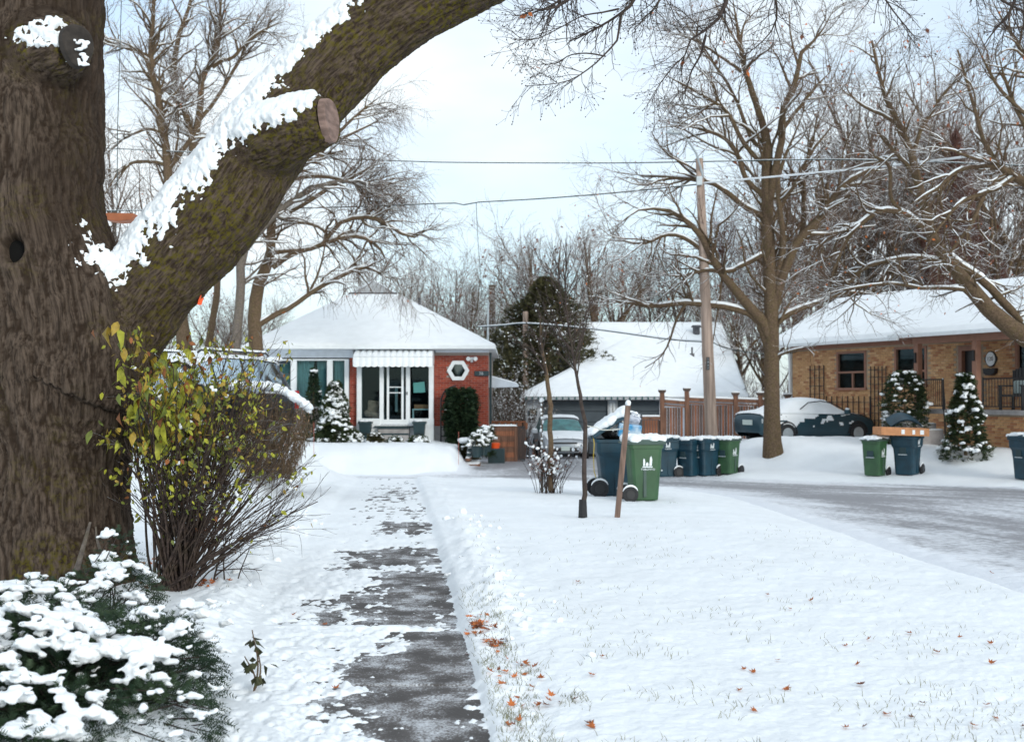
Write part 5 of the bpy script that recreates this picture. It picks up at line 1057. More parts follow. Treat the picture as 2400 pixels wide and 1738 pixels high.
tw0 = S(1371, 1000, gy); tw1 = S(1466, 1003, gy); q = MB(); pts = [tw0 + (tw1 - tw0) * u + np.array([0, 0, -.03 * math.sin(PI * u) + (.02 if u < .3 else 0)]) for u in np.linspace(0, 1, 12)]; q.tube(pts, .007, 5); q.tube([tw1 + np.array([-.05, -.05, .09]), tw1 + np.array([.04, -.06, .03]), tw1 + np.array([-.05, -.055, 0]), tw1 + np.array([.05, -.055, -.04])], .008, 5); tag(q.build('twine', M['curtain_white']), 'pale twine tied between the young tree and the leaning stake', 'twine')
def sapling(label, base_px, Yt, line, barkm, twigm, n1=16, n2_=60, L1=(.5, 1.0), guard=True, side=None, twr=.0055):
    X0, Y0 = base_px; off = np.array([X0, Y0, gz(X0, Y0) - .03]); r = thing('young_tree', label, 'tree', off)
    P, R = traced([[(x / K, y / K, rr / K) for (x, y, rr) in line]], Y0, 30); P = P.copy(); P[0, :, 0] += RNG.normal(size=30) * .006; 
    lst = [tubes(P, R, 10)]; V, F = lst[0]; fast('trunk', V - off, F, barkm, r)
    Ps, Rs = (P, R)
    P1, R1 = grow(P, R, n1, L1, (22, 42), n=7, t0=.50, t1=.97, wander=.07, grav=.04, ratio=.55, rmin=.006, rmax=.014, tip=.35); P2, R2 = grow(P1, R1, n2_, (.15, .45), (20, 45), n=5, t0=.15, wander=.09, grav=.03, ratio=.6, rmin=twr * .7, rmax=twr, tip=.5)
    V, F = merge([tubes(P1, R1, 6), tubes(P2, R2, 4)]); fast('branches', V - off, F, twigm, r)
    if guard: q = MB(); q.tube([(0, 0, 0), (0, 0, .26)], [.062, .05], 10); g_ = q.build('trunk_guard', M['rubber'], r)
    fl = P2.reshape(-1, 3)[RNG.choice(P2.shape[0] * 5, min(70, P2.shape[0]))]; V, F = leaf_quads(fl, .03, droop=False); stuff(fast('snow_flecks', V - off, F, M['snow'], r, smooth=False)); return r
sx, sy = place(1366, 1222)
sapling('slim young tree with a dark trunk and guard, tied to the leaning stake', (sx, sy), sy, [(1366, 1222, 6.4), (1369, 1120, 5.6), (1371, 1010, 5.0), (1362, 940, 4.3), (1349, 870, 3.4), (1336, 790, 2.4), (1326, 710, 1.8), (1322, 610, 1)], M['twig_bare'], M['twig_bare'], 34, 190, (.5, 1.35), twr=.0045)
X2 = float(S(1290, 1140, 20.8)[0]); sapling('slender pale barked young tree rising out of the dry bush', (X2, 20.8), 20.8, [(1290, 1150, 6.5), (1290, 1020, 6), (1288, 930, 5.5), (1276, 850, 4), (1268, 790, 2.4), (1266, 740, 1.2)], M['bark'], M['twig_bare'], 12, 50, (.5, 1.2), guard=False)
q = MB(); z0 = gz(X2 - .15, 21.0); pX = float(S(1270, 1100, 21.0)[0]); zt_ = float(S(1270, 940, 21)[2]); q.tube([(pX, 21.0, z0 - .1), (pX, 21.0, zt_)], .022, 7); sp = tag(q.build('garden_stake', M['bark_grey']), 'snow plastered stake standing in the dry bush', 'stake'); V_, F_ = blobs([((pX + rnd.uniform(-.02, .02), 20.985, z0 + (zt_ - z0) * (i / 22)), (.022, .02, rnd.uniform(.02, .05))) for i in range(8, 23)] + [((pX, 21, zt_ + .02), (.045, .045, .04))], .012, .4); stuff(fast('snow_cover', V_, F_, M['snow'], sp))
# ------------------------------------------------------------------ utility pole, street lamp, wires
Yp = 34.0; pb = S(1672, 1066, Yp); pt = S(1639, 372, Yp); pb[2] = bz(pb[0], Yp) - .3
pole = thing('utility_pole', 'tall pale wooden utility pole carrying a street lamp and wires', 'utility pole', pb); q = MB(); q.tube([(0, 0, 0), tuple((pt - pb) * .5), tuple(pt - pb)], [.19, .155, .105], 18); q.build('pole', M['pole_wood'], pole, smooth=True)
arm = [S(1645, 440, Yp), S(1646, 405, Yp - .1), S(1632, 360, Yp - .3), S(1616, 335, Yp - .5), S(1598, 314, Yp - .7)]; q = MB(); q.tube([a - pb for a in arm], [.04, .035, .03, .03, .025], 8); q.build('lamp_arm', M['galv'], pole, smooth=True)
la = arm[-1] - pb; q = MB(); q.tube([la, la + np.array([-.10, -.03, .03]), la + np.array([-.30, -.08, .04]), la + np.array([-.45, -.10, .02])], [.03, .06, .07, .03], 12); lm = q.build('lamp_head', M['galv'], pole, smooth=True); lm.scale = (1, 1, 1)
q = MB(); c_ = S(1637, 428, Yp) - pb; q.box(c_[0] - .08, c_[0] + .08, -.2, -.1, c_[2] - .1, c_[2] + .15); q.build('bracket', M['galv'], pole)
c_ = S(1657, 852, Yp) - pb; q = MB(); q.box(c_[0] - .045, c_[0] + .045, -.178, -.155, c_[2] - .18, c_[2] + .18); tp = q.build('number_strip', M['black'], pole)
for k in range(4): tm = text_mesh('1847'[k], .085); tm.materials.append(M['galv']); share('lettering', tm, tp, (c_[0], -.181, c_[2] + .13 - k * .09), (PI / 2, 0, 0))
def wire(name, label, pts, r, m='wire_dark', sag=0.0, snow=0.0):
    P, _ = resample([np.array(p) for p in pts], [1] * len(pts), 60); o = fast(name, *tubes(P[None], np.full((1, 60), r), 6), M[m]); tag(o, label, 'wire')
    if snow:
        P2 = P + np.array([0, 0, r * .9]); rr = snow * (1 + .25 * perlin(P * 3)); stuff(fast('snow_cover', *tubes(P2[None], rr[None], 7), M['snow'], o))
wire('utility_wire', 'lower wire with thick snow running from the pole to the upper right', [S(1642, 430, Yp), S(1900, 407, Yp - 3), S(2150, 382, Yp - 6), S(2420, 346, Yp - 9), S(2800, 280, Yp - 13)], .012, snow=.026)
wire('utility_wire', 'lower dark wire running left from the pole behind the maple limb', [S(1636, 432, Yp), S(1440, 452, Yp + 1), S(1260, 466, Yp + 2), S(1115, 474, Yp + 3), S(1087, 480, Yp + 3), S(1050, 476, Yp + 3.5), S(740, 487, Yp + 5), S(240, 494, Yp + 8), S(-300, 500, Yp + 11)], .019, snow=.012)
wire('utility_wire', 'upper thin wire crossing the open sky', [S(2500, 392, Yp - 4), S(2000, 374, Yp - 2), S(1640, 379, Yp), S(1440, 382, Yp + 1), S(1100, 381, Yp + 3), S(960, 378, Yp + 4), S(700, 368, Yp + 6), S(200, 345, Yp + 9), S(-300, 320, Yp + 12)], .016, snow=.010)
wire('service_drop', 'thin wire dropping from the lower wire toward the trees', [S(1116, 474, Yp + 3), S(1120, 560, Yp + 8), S(1126, 640, Yp + 12), S(1130, 700, Yp + 15)], .010)
wire('service_wire', 'snow dusted service wire from the bungalow mast to the pole', [S(1120, 766, 41.5), S(1180, 762, 40), S(1240, 758, 39), S(1390, 771, 37), S(1560, 794, 35), S(1655, 801, Yp)], .022, snow=.022)
wire('service_wire', 'slack dark wire from the pole towards the trees at right', [S(1655, 793, Yp), S(1720, 820, 37), S(1850, 828, 42), S(1960, 790, 48)], .014)
p2 = S(1232, 930, 52.0); q = MB(); q.tube([(0, 0, -1.5), (0, 0, float(S(1245, 730, 52)[2] - p2[2]))], .12, 10); tag(q.build('utility_pole', M['pole_wood'], loc=p2), 'distant thin wooden pole among the trees behind the garage', 'utility pole')
p2 = S(1153, 930, 60.0); q = MB(); q.tube([(0, 0, -1.5), (0, 0, float(S(1153, 668, 60)[2] - p2[2]))], .17, 10); tag(q.build('utility_pole', M['bark'], loc=p2), 'distant reddish brown pole right of the bungalow roof', 'utility pole')
# ------------------------------------------------------------------ board fence
def fence():
    Y0 = 42.0; hx = lambda x: float(S(x, 950, Y0)[0]); zf = lambda y: float(S(1600, y, Y0)[2]); g = -.62
    off = np.array([hx(1552), Y0, g]); r = thing('board_fence', 'brown vertical board fence with capped posts beside the drive', 'fence', off)
    posts = [(1552, 912), (1610, 908), (1668, 912), (1724, 918), (1782, 918), (1846, 922)]
    for px, py in posts:
        x = hx(px) - off[0]; h = zf(py) - g; MB().box(x - .075, x + .075, -.06, .09, 0, h - .12).build('post', M['fence_wood'], r, bevel=.006); MB().hexa([(x - .10, -.085, h - .12), (x + .10, -.085, h - .12), (x + .10, .115, h - .12), (x - .10, .115, h - .12), (x - .13, -.115, h - .03), (x + .13, -.115, h - .03), (x + .13, .145, h - .03), (x - .13, .145, h - .03)]).build('post_cap', M['fence_wood3'], r)
        stuff(MB().box(x - .125, x + .125, -.11, .14, h - .03, h + .02).build('snow_cap', M['snow'], r, bevel=.015))
    protos = {}
    tops = lambda px: 932 + (4 if px < 1610 else 0)
    for i in range(len(posts) - 1):
        xa, xb = hx(posts[i][0]) - off[0] + .08, hx(posts[i + 1][0]) - off[0] - .08; ta = zf(936 if i == 0 else 930 + 1.5 * i) - g; tb = zf(940 if i == 0 else 932 + 1.5 * i) - g
        for (z_, w_) in ((0, .12), (-.16, .06)):
            q = MB(); q.hexa([(xa, -.03, ta + z_ - w_), (xb, -.03, tb + z_ - w_), (xb, .06, tb + z_ - w_), (xa, .06, ta + z_ - w_), (xa, -.03, ta + z_), (xb, -.03, tb + z_), (xb, .06, tb + z_), (xa, .06, ta + z_)]); q.build('rail', M['fence_wood'], r)
        q = MB(); q.hexa([(xa, -.045, ta + .001), (xb, -.045, tb + .001), (xb, .075, tb + .001), (xa, .075, ta + .001), (xa, -.04, ta + .07), (xb, -.04, tb + .07), (xb, .07, tb + .07), (xa, .07, ta + .07)]); stuff(q.build('snow_cover', M['snow'], r, bevel=.02))
        MB().box(xa, xb, -.04, -.005, .42, .52).build('rail', M['fence_wood'], r); stuff(MB().box(xa, xb, -.035, -.005, .521, .55).build('snow_cover', M['snow'], r))
        x = xa; h0 = min(ta, tb) - .22
        while x < xb - .06:
            m = rnd.choice(['fence_wood', 'fence_wood', 'fence_wood2', 'fence_wood3']); me = protos.get(m)
            if me is None: o_ = MB().box(0, .078, .0, .02, .02, 1.0).build('board', M[m], r); protos[m] = me = o_.data; bpy.data.objects.remove(o_)
            share('board', me, r, (x, rnd.uniform(-.003, .012), 0), scale=(1, 1, h0)); x += .094
    # low step-down section on the left
    xl = hx(1505) - off[0]; h1 = zf(976) - g; MB().box(xl, -.08, -.03, .05, h1 - .1, h1).build('rail', M['fence_wood'], r); stuff(MB().box(xl, -.08, -.04, .06, h1 + .001, h1 + .06).build('snow_cover', M['snow'], r, bevel=.015)); x = xl
    while x < -.12: share('board', rnd.choice(list(protos.values())), r, (x, .0, 0), scale=(1, 1, h1 - .12)); x += .094
fence()
# ------------------------------------------------------------------ cars
def car(name, label, loc, rz, paint, st, hw, glassx, wheels, tyre_r, z_belt, glass='carglass', snow=(0, 99), snow_th=.05, group=None):
    """st: list of (x, zbot, zshoulder, ztop, halfwidth, topwidth)"""
    r = thing(name, label, 'car', loc, rz); xs = [s[0] for s in st]; xi = np.linspace(xs[0], xs[-1], 70); A = np.array(st, float)
    T = np.stack([np.interp(xi, A[:, 0], A[:, k]) for k in range(6)], 1)
    for k in range(1, 6): T[1:-1, k] = .25 * T[:-2, k] + .5 * T[1:-1, k] + .25 * T[2:, k]
    def ring(row, o=0):
        x, zb, zs, zt, w, tw = row; zt = max(zt, zs + .005); return [(w * .80, zb), (w * .97, zb + .06), (w, zb + .22 * (zs - zb) + .06), (w * 1.0, zs - .12 * (zs - zb)), (w * .965, zs), (w * .965 * .35 + tw * .65, zs + (zt - zs) * .55), (tw, zt - .07 * min(1, (zt - zs) * 4) - .0), (tw * .82, zt - .015), (tw * .45, zt), (0, zt + .008)]
    V = []; n = 19
    for row in T:
        R_ = ring(row); V += [(row[0], y, z) for y, z in R_] + [(row[0], -y, z) for y, z in R_[-2::-1]]
    F = [(i * n + j, (i + 1) * n + j, (i + 1) * n + j + 1, i * n + j + 1) for i in range(69) for j in range(n - 1)]; V = np.array(V)
    b = MB(); b.add(V, F + [tuple(range(n)), tuple(69 * n + j for j in range(n - 1, -1, -1))]); body = b.build('body', paint, r, smooth=True)
    # side and end glass: proud shells
    def shell(nm, i0, i1, j0, j1, off_, m, parent=r):
        idx = {}; vv = []; ff = []; nn = vnormals(V, np.array(F))
        for i in range(i0, i1 + 1):
            for j in range(j0, j1 + 1): idx[i, j] = len(vv); vv.append(V[i * n + j] + nn[i * n + j] * off_ * (1 if nn[i * n + j] @ np.array([0, V[i * n + j][1], 1]) > 0 else -1))
        for i in range(i0, i1):
            for j in range(j0, j1): ff.append((idx[i, j], idx[i + 1, j], idx[i + 1, j + 1], idx[i, j + 1]))
        return fast(nm, vv, ff, m, parent)
    ix = lambda x: int(np.clip(np.searchsorted(xi, x), 0, 69))
    for (a, c_, what) in glassx:
        if what == 'side':
            shell('side_window', ix(a), ix(c_), 4, 6, .006, M[glass]); shell('side_window', ix(a), ix(c_), 12, 14, .006, M[glass])
        elif what == 'end': shell('windscreen', ix(a), ix(c_), 6, 12, .008, M[glass])
        elif what == 'snow': stuff(shell('snow_cover', ix(a), ix(c_), 6, 12, snow_th, M['snow']))
        elif what == 'snowall': stuff(shell('snow_cover', ix(a), ix(c_), 4, 14, snow_th, M['snow']))
        elif what == 'crust':
            for (j0, j1) in ((2, 5), (13, 16)):
                q_ = shell('snow_crust', ix(a), ix(c_), j0, j1, .012, M['snow']); m_ = q_.data; kill = []
                import bmesh
                bm = bmesh.new(); bm.from_mesh(m_); bmesh.ops.subdivide_edges(bm, edges=list(bm.edges), cuts=7, use_grid_fill=True); C0 = np.array([f.calc_center_median()[:] for f in bm.faces]); nz = fbm(C0 * np.array([2.2, 2, 5]) + 4, 3) + (C0[:, 2] - z_belt + .28) * 1.6 - .25 * (C0[:, 0] + .6); bmesh.ops.delete(bm, geom=[f for f, v in zip(list(bm.faces), nz) if v < .18], context='FACES'); bm.to_mesh(m_); bm.free(); stuff(q_)
        elif what == 'snowhood': stuff(shell('snow_cover', ix(a), ix(c_), 5, 13, snow_th * .8, M['snow']))
    for x in wheels:
        for sy in (-1, 1):
            w = MB(); w.tube([(x, sy * (hw - .20), tyre_r), (x, sy * (hw + .012), tyre_r)], tyre_r, 28); wo_ = w.build('wheel', M['rubber'], r, bevel=.012); w = MB(); w.tube([(x, sy * (hw + .013), tyre_r), (x, sy * (hw + .02), tyre_r)], tyre_r * .62, 20); w.build('rim', M['galv'], wo_)
            w = MB(); w.tube([(x + (tyre_r + .05) * math.cos(a), sy * (hw - .01), tyre_r + (tyre_r + .05) * math.sin(a)) for a in np.linspace(0, PI, 14)], .03, 6); w.build('wheel_arch', M['rubber'], r)
    return r, body
# silver hatchback on the drive, nose towards us (local +x = forwards -> world -Y)
Yc = 42.2; xc = float(S(1318, 1000, Yc)[0]); gc = bz(xc, 43.5) + .03
r, bd = car('parked_car', 'silver car parked nose out in front of the slate garage door', (xc, Yc + 2.1, gc), -PI / 2 + .05, M['carsilver'],
    [(-2.1, .32, .95, 1.0, .78, .60), (-2.0, .24, 1.0, 1.28, .84, .62), (-1.6, .22, 1.0, 1.50, .87, .64), (-.4, .22, .98, 1.55, .88, .66), (.3, .22, .96, 1.46, .88, .64), (1.05, .22, .94, 1.0, .87, .72), (1.6, .22, .86, .92, .86, .68), (2.0, .24, .74, .82, .80, .60), (2.12, .30, .60, .70, .70, .5)],
    .88, [(-.4 - 1.3, -.45, 'side'), (-.38, .6, 'side'), (.34, 1.0, 'end'), (-1.9, .28, 'snow'), (1.08, 2.05, 'snowhood')], (1.35, -1.35), .31, .95, glass='frost', snow_th=.05)
q = MB(); q.box(2.085, 2.135, -.42, .42, .60, .66); q.build('upper_grille', M['black'], r, bevel=.01); q = MB(); q.box(2.09, 2.15, -.47, .47, .33, .47); q.build('lower_grille', M['black'], r, bevel=.02); q = MB(); q.box(2.155, 2.165, -.155, .155, .36, .52); pl = q.build('number_plate', M['plate'], r, bevel=.004)
for sy in (-1, 1):
    q = MB(); q.hexa([(1.80, sy * .52, .60), (2.06, sy * .50, .58), (1.90, sy * .80, .60), (1.70, sy * .86, .64), (1.78, sy * .52, .70), (2.02, sy * .50, .68), (1.84, sy * .79, .74), (1.66, sy * .85, .78)]); q.build('headlight', M['headlight'], r); q = MB(); q.box(2.04, 2.10, sy * .66 - .10, sy * .66 + .10, .33, .40); q.build('fog_lamp', M['black'], r)
    q = MB(); q.box(.72, .84, sy * 1.0 - .11, sy * 1.0 + .11, .93, 1.07); mr = q.build('door_mirror', M['carsilver'], r, bevel=.03); V_, F_ = blobs([((.78, sy * 1.0, 1.09), (.06, .11, .035))], .02, .2); stuff(fast('snow_cover', V_, F_, M['snow'], mr))
q = MB(); q.box(-.05, .05, -.52, .52, 0, .02)
# blue saloon under snow behind the bank on the right: nose to the right and away
Yb = 38.6; xb_ = float(S(1888, 980, Yb)[0]); gb = float(S(1888, 1037, Yb)[2])
r, bd = car('parked_car', 'dark teal blue saloon thickly covered with snow, half hidden by the big street maple', (xb_, Yb, gb), math.radians(24), M['carblue'],
    [(-2.25, .36, .80, .86, .72, .55), (-2.15, .24, .92, 1.00, .82, .62), (-1.55, .20, .95, 1.06, .88, .62), (-.9, .20, .95, 1.34, .90, .60), (-.2, .20, .93, 1.43, .90, .60), (.35, .20, .92, 1.36, .90, .60), (1.05, .20, .91, .99, .88, .66), (1.7, .22, .84, .90, .86, .62), (2.1, .24, .70, .78, .80, .56), (2.25, .34, .56, .62, .66, .45)],
    .90, [(-.85, .9, 'side'), (.4, 1.0, 'end'), (-2.2, .95, 'snowall'), (1.05, 2.1, 'snowhood'), (-2.2, 1.2, 'crust')], (1.38, -1.38), .32, .95, snow_th=.035)
for sy in (-1, 1):
    q = MB(); q.box(.80, .93, sy * 1.0 - .10, sy * 1.0 + .10, .93, 1.07); mr = q.build('door_mirror', M['carblue'], r, bevel=.03); V_, F_ = blobs([((.865, sy * 1.0, 1.09), (.06, .10, .035))], .02, .2); stuff(fast('snow_cover', V_, F_, M['snow'], mr)); q = MB(); q.box(-2.24, -2.12, sy * .62 - .14, sy * .62 + .14, .66, .80); q.build('tail_light', M['galv'], r, bevel=.02)
    q = MB(); q.tube([(-.85, sy * .845, 1.10), (-.5, sy * .78, 1.30), (0, sy * .755, 1.345), (.4, sy * .79, 1.28), (.95, sy * .91, 1.0)], .018, 6); q.build('window_trim', M['black'], r)
q = MB(); q.box(-2.26, -2.2, -.26, .26, .60, .76); q.build('number_plate', M['plate'], r)
# dark sport utility car behind the shrub on the left
Ys = 20.6; xs_ = -5.82; gs = .54
r, bd = car('parked_car', 'dark sport utility car with snowy roof behind the yellow leaved shrub', (xs_ + .15, Ys, gs + .02), math.radians(-112), M['cardark'],
    [(-2.3, .45, 1.02, 1.06, .80, .66), (-2.22, .30, 1.06, 1.30, .88, .68), (-1.95, .28, 1.06, 1.66, .92, .68), (-1.2, .26, 1.06, 1.72, .93, .70), (.1, .26, 1.04, 1.72, .93, .70), (.7, .26, 1.02, 1.56, .93, .70), (1.25, .26, 1.0, 1.08, .92, .76), (1.9, .28, .94, 1.0, .90, .70), (2.2, .32, .80, .86, .82, .6), (2.3, .42, .66, .7, .7, .5)],
    .93, [(-1.85, -.75, 'side'), (-.68, .15, 'side'), (.2, .95, 'side'), (.75, 1.2, 'end'), (-2.25, -2.0, 'end'), (-1.95, .7, 'snow'), (1.25, 2.15, 'snowhood')], (1.42, -1.42), .36, 1.05, snow_th=.04)
for sy in (-1, 1):
    q = MB(); q.box(-2.30, -2.12, sy * .80 - .09, sy * .80 + .09, .78, 1.12); q.build('tail_light', M['red'], r, bevel=.02); q = MB(); q.tube([(-1.7, sy * .60, 1.75), (-1.6, sy * .60, 1.80), (.3, sy * .60, 1.80), (.4, sy * .60, 1.75)], .018, 6); rr_ = q.build('roof_rail', M['black'], r); q = MB(); q.tube([(-1.6, sy * .6, 1.825), (.3, sy * .6, 1.825)], .022, 6); stuff(q.build('snow_cover', M['snow'], rr_)); q = MB(); q.box(-1.9, 1.0, sy * .935 - .01, sy * .935 + .012, 1.035, 1.065); tr_ = q.build('belt_trim', M['chrome'], r); q = MB(); q.box(-1.9, 1.0, sy * .935 - .03, sy * .935 + .03, 1.066, 1.10); stuff(q.build('snow_cover', M['snow'], tr_, bevel=.01)); q = MB(); q.box(.80, .93, sy * 1.03 - .11, sy * 1.03 + .11, 1.05, 1.22); q.build('door_mirror', M['cardark'], r, bevel=.03)
q = MB(); q.box(-2.35, -1.95, -.6, .6, 1.62, 1.68); sp = q.build('spoiler', M['cardark'], r, bevel=.015); V_, F_ = blobs([((-2.15 + rnd.uniform(-.12, .12), y, 1.70), (.12, .12, .045)) for y in np.linspace(-.55, .55, 12)], .03, .2); stuff(fast('snow_cover', V_, F_, M['snow'], sp)); q = MB(); q.box(-2.31, -2.28, -.28, .28, .74, .90); q.build('number_plate', M['plate'], r)
# ------------------------------------------------------------------ foliage helpers
def yew_mats(name, c1, c2): return mat(name, c1, .6, 0, 6, col2=c2, spec=.3)
M['yew'] = yew_mats('yew_needles', (.012, .030, .016), (.035, .062, .026)); M['cedar'] = yew_mats('cedar_sprays', (.04, .042, .022), (.085, .078, .032)); M['conifer'] = yew_mats('conifer_green', (.02, .04, .018), (.06, .075, .028))
def sprays(P, Dn, ln, nn, nlen, nw, rng=RNG):
    """needle sprays: twig at P along Dn with nn flat needles each side"""
    B = len(P); Dn = Dn / np.linalg.norm(Dn, axis=1, keepdims=True); up = np.tile([0, 0, 1.0], (B, 1)) + rng.normal(size=(B, 3)) * .5; side = np.cross(Dn, up); side /= np.linalg.norm(side, axis=1, keepdims=True)
    ln = ln * rng.uniform(.6, 1.2, B); out = []
    droop = np.array([0, 0, -1.0])
    for i in range(nn):
        u = (i + .5) / nn; base = P + Dn * (ln * u)[:, None] + droop * (ln * u * u * .35)[:, None]; taper = (1 - .55 * u)
        for s in (-1, 1):
            d = side * s * .85 + Dn * .55 + rng.normal(size=(B, 3)) * .12; L_ = nlen * taper; w = Dn * nw
            out.append(np.stack([base - w, base + w, base + d * L_ + w * .2, base + d * L_ * 1.0 - w * .2], 1))
    V = np.concatenate(out).reshape(-1, 3); return V, np.arange(len(V)).reshape(-1, 4)
def mound(fn, n, rng=RNG): return np.array([fn(rng) for _ in range(n)])
# ------------------------------------------------------------------ foreground yew
def yew():
    c = np.array([-2.45, 6.35, 0.0]); root = thing('yew_shrub', 'low dark green yew heaped with snow clumps in the bottom left corner', 'shrub', c); rng = np.random.default_rng(3)
    lob = [((-1.95, 6.0, .18), (.42, .45, .34)), ((-1.76, 6.15, .12), (.28, .38, .33)), ((-2.35, 5.9, .20), (.50, .5, .36)), ((-2.8, 6.1, .22), (.5, .5, .34)), ((-2.45, 6.7, .12), (.5, .5, .30)), ((-2.08, 6.8, .08), (.38, .4, .28)), ((-1.62, 5.45, .05), (.30, .4, .26)), ((-2.2, 5.3, .08), (.5, .4, .30)), ((-2.95, 5.6, .18), (.5, .5, .36)), ((-2.9, 7.1, .20), (.5, .6, .28)), ((-2.66, 7.9, .24), (.34, .45, .26)), ((-2.78, 8.4, .38), (.16, .2, .28)), ((-2.1, 4.9, 0), (.45, .4, .24))]
    P = []; Nn = []
    for (cc, rr) in lob:
        n = int(880 * rr[0] * rr[1] / .2); d = rng.normal(size=(n, 3)); d[:, 2] = np.abs(d[:, 2]) * .9 - .25; d /= np.linalg.norm(d, axis=1, keepdims=True); k = rng.uniform(.72, .97, n)[:, None]
        P.append(np.array(cc) + d * np.array(rr) * k); Nn.append(d + np.array([0, -.15, -.1]) + rng.normal(size=(n, 3)) * .30)
    P = np.concatenate(P); Nn = np.concatenate(Nn); ok = P[:, 2] > -.02; P, Nn = P[ok], Nn[ok]
    V, F = sprays(P, Nn, .085, 6, .026, .0036, rng); stuff(fast('foliage', V - c, F, M['yew'], root, smooth=False))
    # dark core so the heart of the shrub is not see-through: inner twigs
    st = rng.integers(0, len(P), 420); base = c + np.stack([rng.uniform(-.7, .8, 420) * .5, rng.uniform(-.8, .8, 420) * .5, np.zeros(420)], 1); mid = (base + P[st]) / 2 + rng.normal(size=(420, 3)) * .05; pp = np.stack([base, mid, P[st]], 1); V, F = tubes(pp, np.tile([.010, .006, .003], (420, 1)), 4); fast('twigs', V - c, F, M['twig_bare'], root)
    sp = P[rng.choice(len(P), 4200)] ; sp = (sp - np.array([0, 0, 0])) * 1.0; ctr = np.array([-2.3, 6.3, .1]); sp = ctr + (sp - ctr) * rng.uniform(.45, .85, (4200, 1)); V, F = sprays(sp, rng.normal(size=(4200, 3)) + np.array([0, -.6, 0]), .13, 5, .03, .0034, rng); stuff(fast('inner_foliage', V - c, F, M['yew'], root, smooth=False))
    # snow clumps: strings of lumps on the upper sides
    bl = []
    def clump(px, py, Y, rpx, n=9, ry=1.0):
        o_ = np.array([0, 0, CAMZ]); d_ = D(px, py, 1.0) - o_; best = None
        for (cc, rr) in lob:
            q = (o_ - np.array(cc)) / np.array(rr) / 1.02; w = d_ / np.array(rr) / 1.02; A_ = w @ w; B_ = 2 * q @ w; C_ = q @ q - 1; dd = B_ * B_ - 4 * A_ * C_
            if dd > 0:
                t_ = (-B_ - math.sqrt(dd)) / (2 * A_)
                if best is None or t_ < best: best = t_
        if best: Y = best - .015
        c0 = D(px, py, Y); r0 = rpx * K / 2800 * Y
        for _ in range(int(n * 1.8)):
            a = rng.normal(size=3) * .46; r_ = r0 * rng.uniform(.14, .34); bl.append((c0 + a * r0 * np.array([1.1, .7, .55 * ry]), (r_ * 1.25, r_, r_ * .62)))
    for (px, py, Y, rp, n, ry) in [(60, 1345, 6.6, 34, 10, .7), (110, 1385, 6.4, 40, 12, .7), (150, 1420, 6.2, 36, 10, .8), (70, 1420, 6.2, 42, 12, .6), (20, 1460, 6.0, 34, 9, .8), (30, 1495, 5.9, 36, 10, .8), (20, 1540, 5.6, 44, 14, .9), (88, 1590, 5.4, 36, 12, 1.0), (200, 1455, 6.0, 34, 10, .9), (240, 1440, 6.1, 36, 12, .8), (285, 1430, 6.1, 42, 14, .9), (300, 1480, 5.9, 36, 10, 1.1), (350, 1440, 6.1, 40, 12, 1.0), (355, 1500, 5.9, 22, 7, 1.2), (380, 1400, 6.3, 34, 10, .8), (330, 1350, 6.6, 34, 10, .7), (290, 1320, 7.0, 30, 9, .8), (245, 1270, 7.6, 34, 12, .9), (225, 1235, 8.0, 26, 10, 1.0), (235, 1180, 8.3, 13, 7, 1.6), (200, 1300, 7.3, 34, 10, .8), (150, 1340, 6.8, 26, 8, .8), (160, 1290, 7.4, 22, 7, .7),
              (75, 1275, 7.8, 28, 9, .7), (30, 1320, 7.2, 34, 10, .6), (420, 1335, 6.6, 30, 9, .5), (470, 1330, 6.7, 20, 6, .5), (445, 1362, 6.5, 24, 8, .6), (500, 1375, 6.6, 20, 6, .7), (215, 1540, 5.6, 22, 7, 1), (200, 1575, 5.5, 30, 10, .8), (235, 1588, 5.4, 24, 8, .8), (320, 1565, 5.6, 12, 5, 1.2), (345, 1530, 5.7, 12, 4, 1), (120, 1500, 5.8, 24, 8, 1.1), (130, 1545, 5.6, 14, 5, 1), (420, 1540, 5.8, 22, 7, .6), (470, 1520, 5.9, 16, 5, .5), (430, 1490, 6.0, 18, 6, .5), (440, 1580, 5.6, 20, 6, .6), (470, 1575, 5.6, 14, 5, .6), (390, 1620, 5.3, 16, 5, .6), (500, 1440, 6.3, 14, 5, .8), (160, 1620, 5.2, 16, 5, .7), (275, 1500, 5.8, 18, 6, 1)]: clump(px, py, Y - .1, rp, n, ry)
    for c_, r_0 in list(bl):
        for _ in range(2): v_ = rng.normal(size=3); v_ /= np.linalg.norm(v_); r_ = rng.uniform(.006, .014); bl.append((np.array(c_) + v_ * np.array(r_0) * 1.05, (r_ * 1.3, r_ * 1.2, r_ * .8)))
    top = P[(Nn[:, 2] > .1)]; 
    for (cc, rr) in lob:
        for _ in range(int(150 * rr[0] * rr[1] / .2)):
            a = rng.uniform(0, 2 * PI); el = rng.uniform(.25, 1.45); dv = np.array([math.cos(a) * math.cos(el), math.sin(a) * math.cos(el), math.sin(el)]); p_ = np.array(cc) + dv * np.array(rr) * 1.0
            if perlin(p_[None] * 3.4 + 11)[0] + .22 * math.sin(el) > .38 + .2 * (cc[0] > -1.85): r_ = rng.uniform(.014, .042); bl.append((p_, (r_ * 1.4, r_ * 1.3, r_ * .62)))
    for i in rng.choice(len(top), 260): r_ = rng.uniform(.008, .02); bl.append((top[i] + np.array([0, 0, .015]), (r_ * 1.4, r_ * 1.2, r_ * .8)))
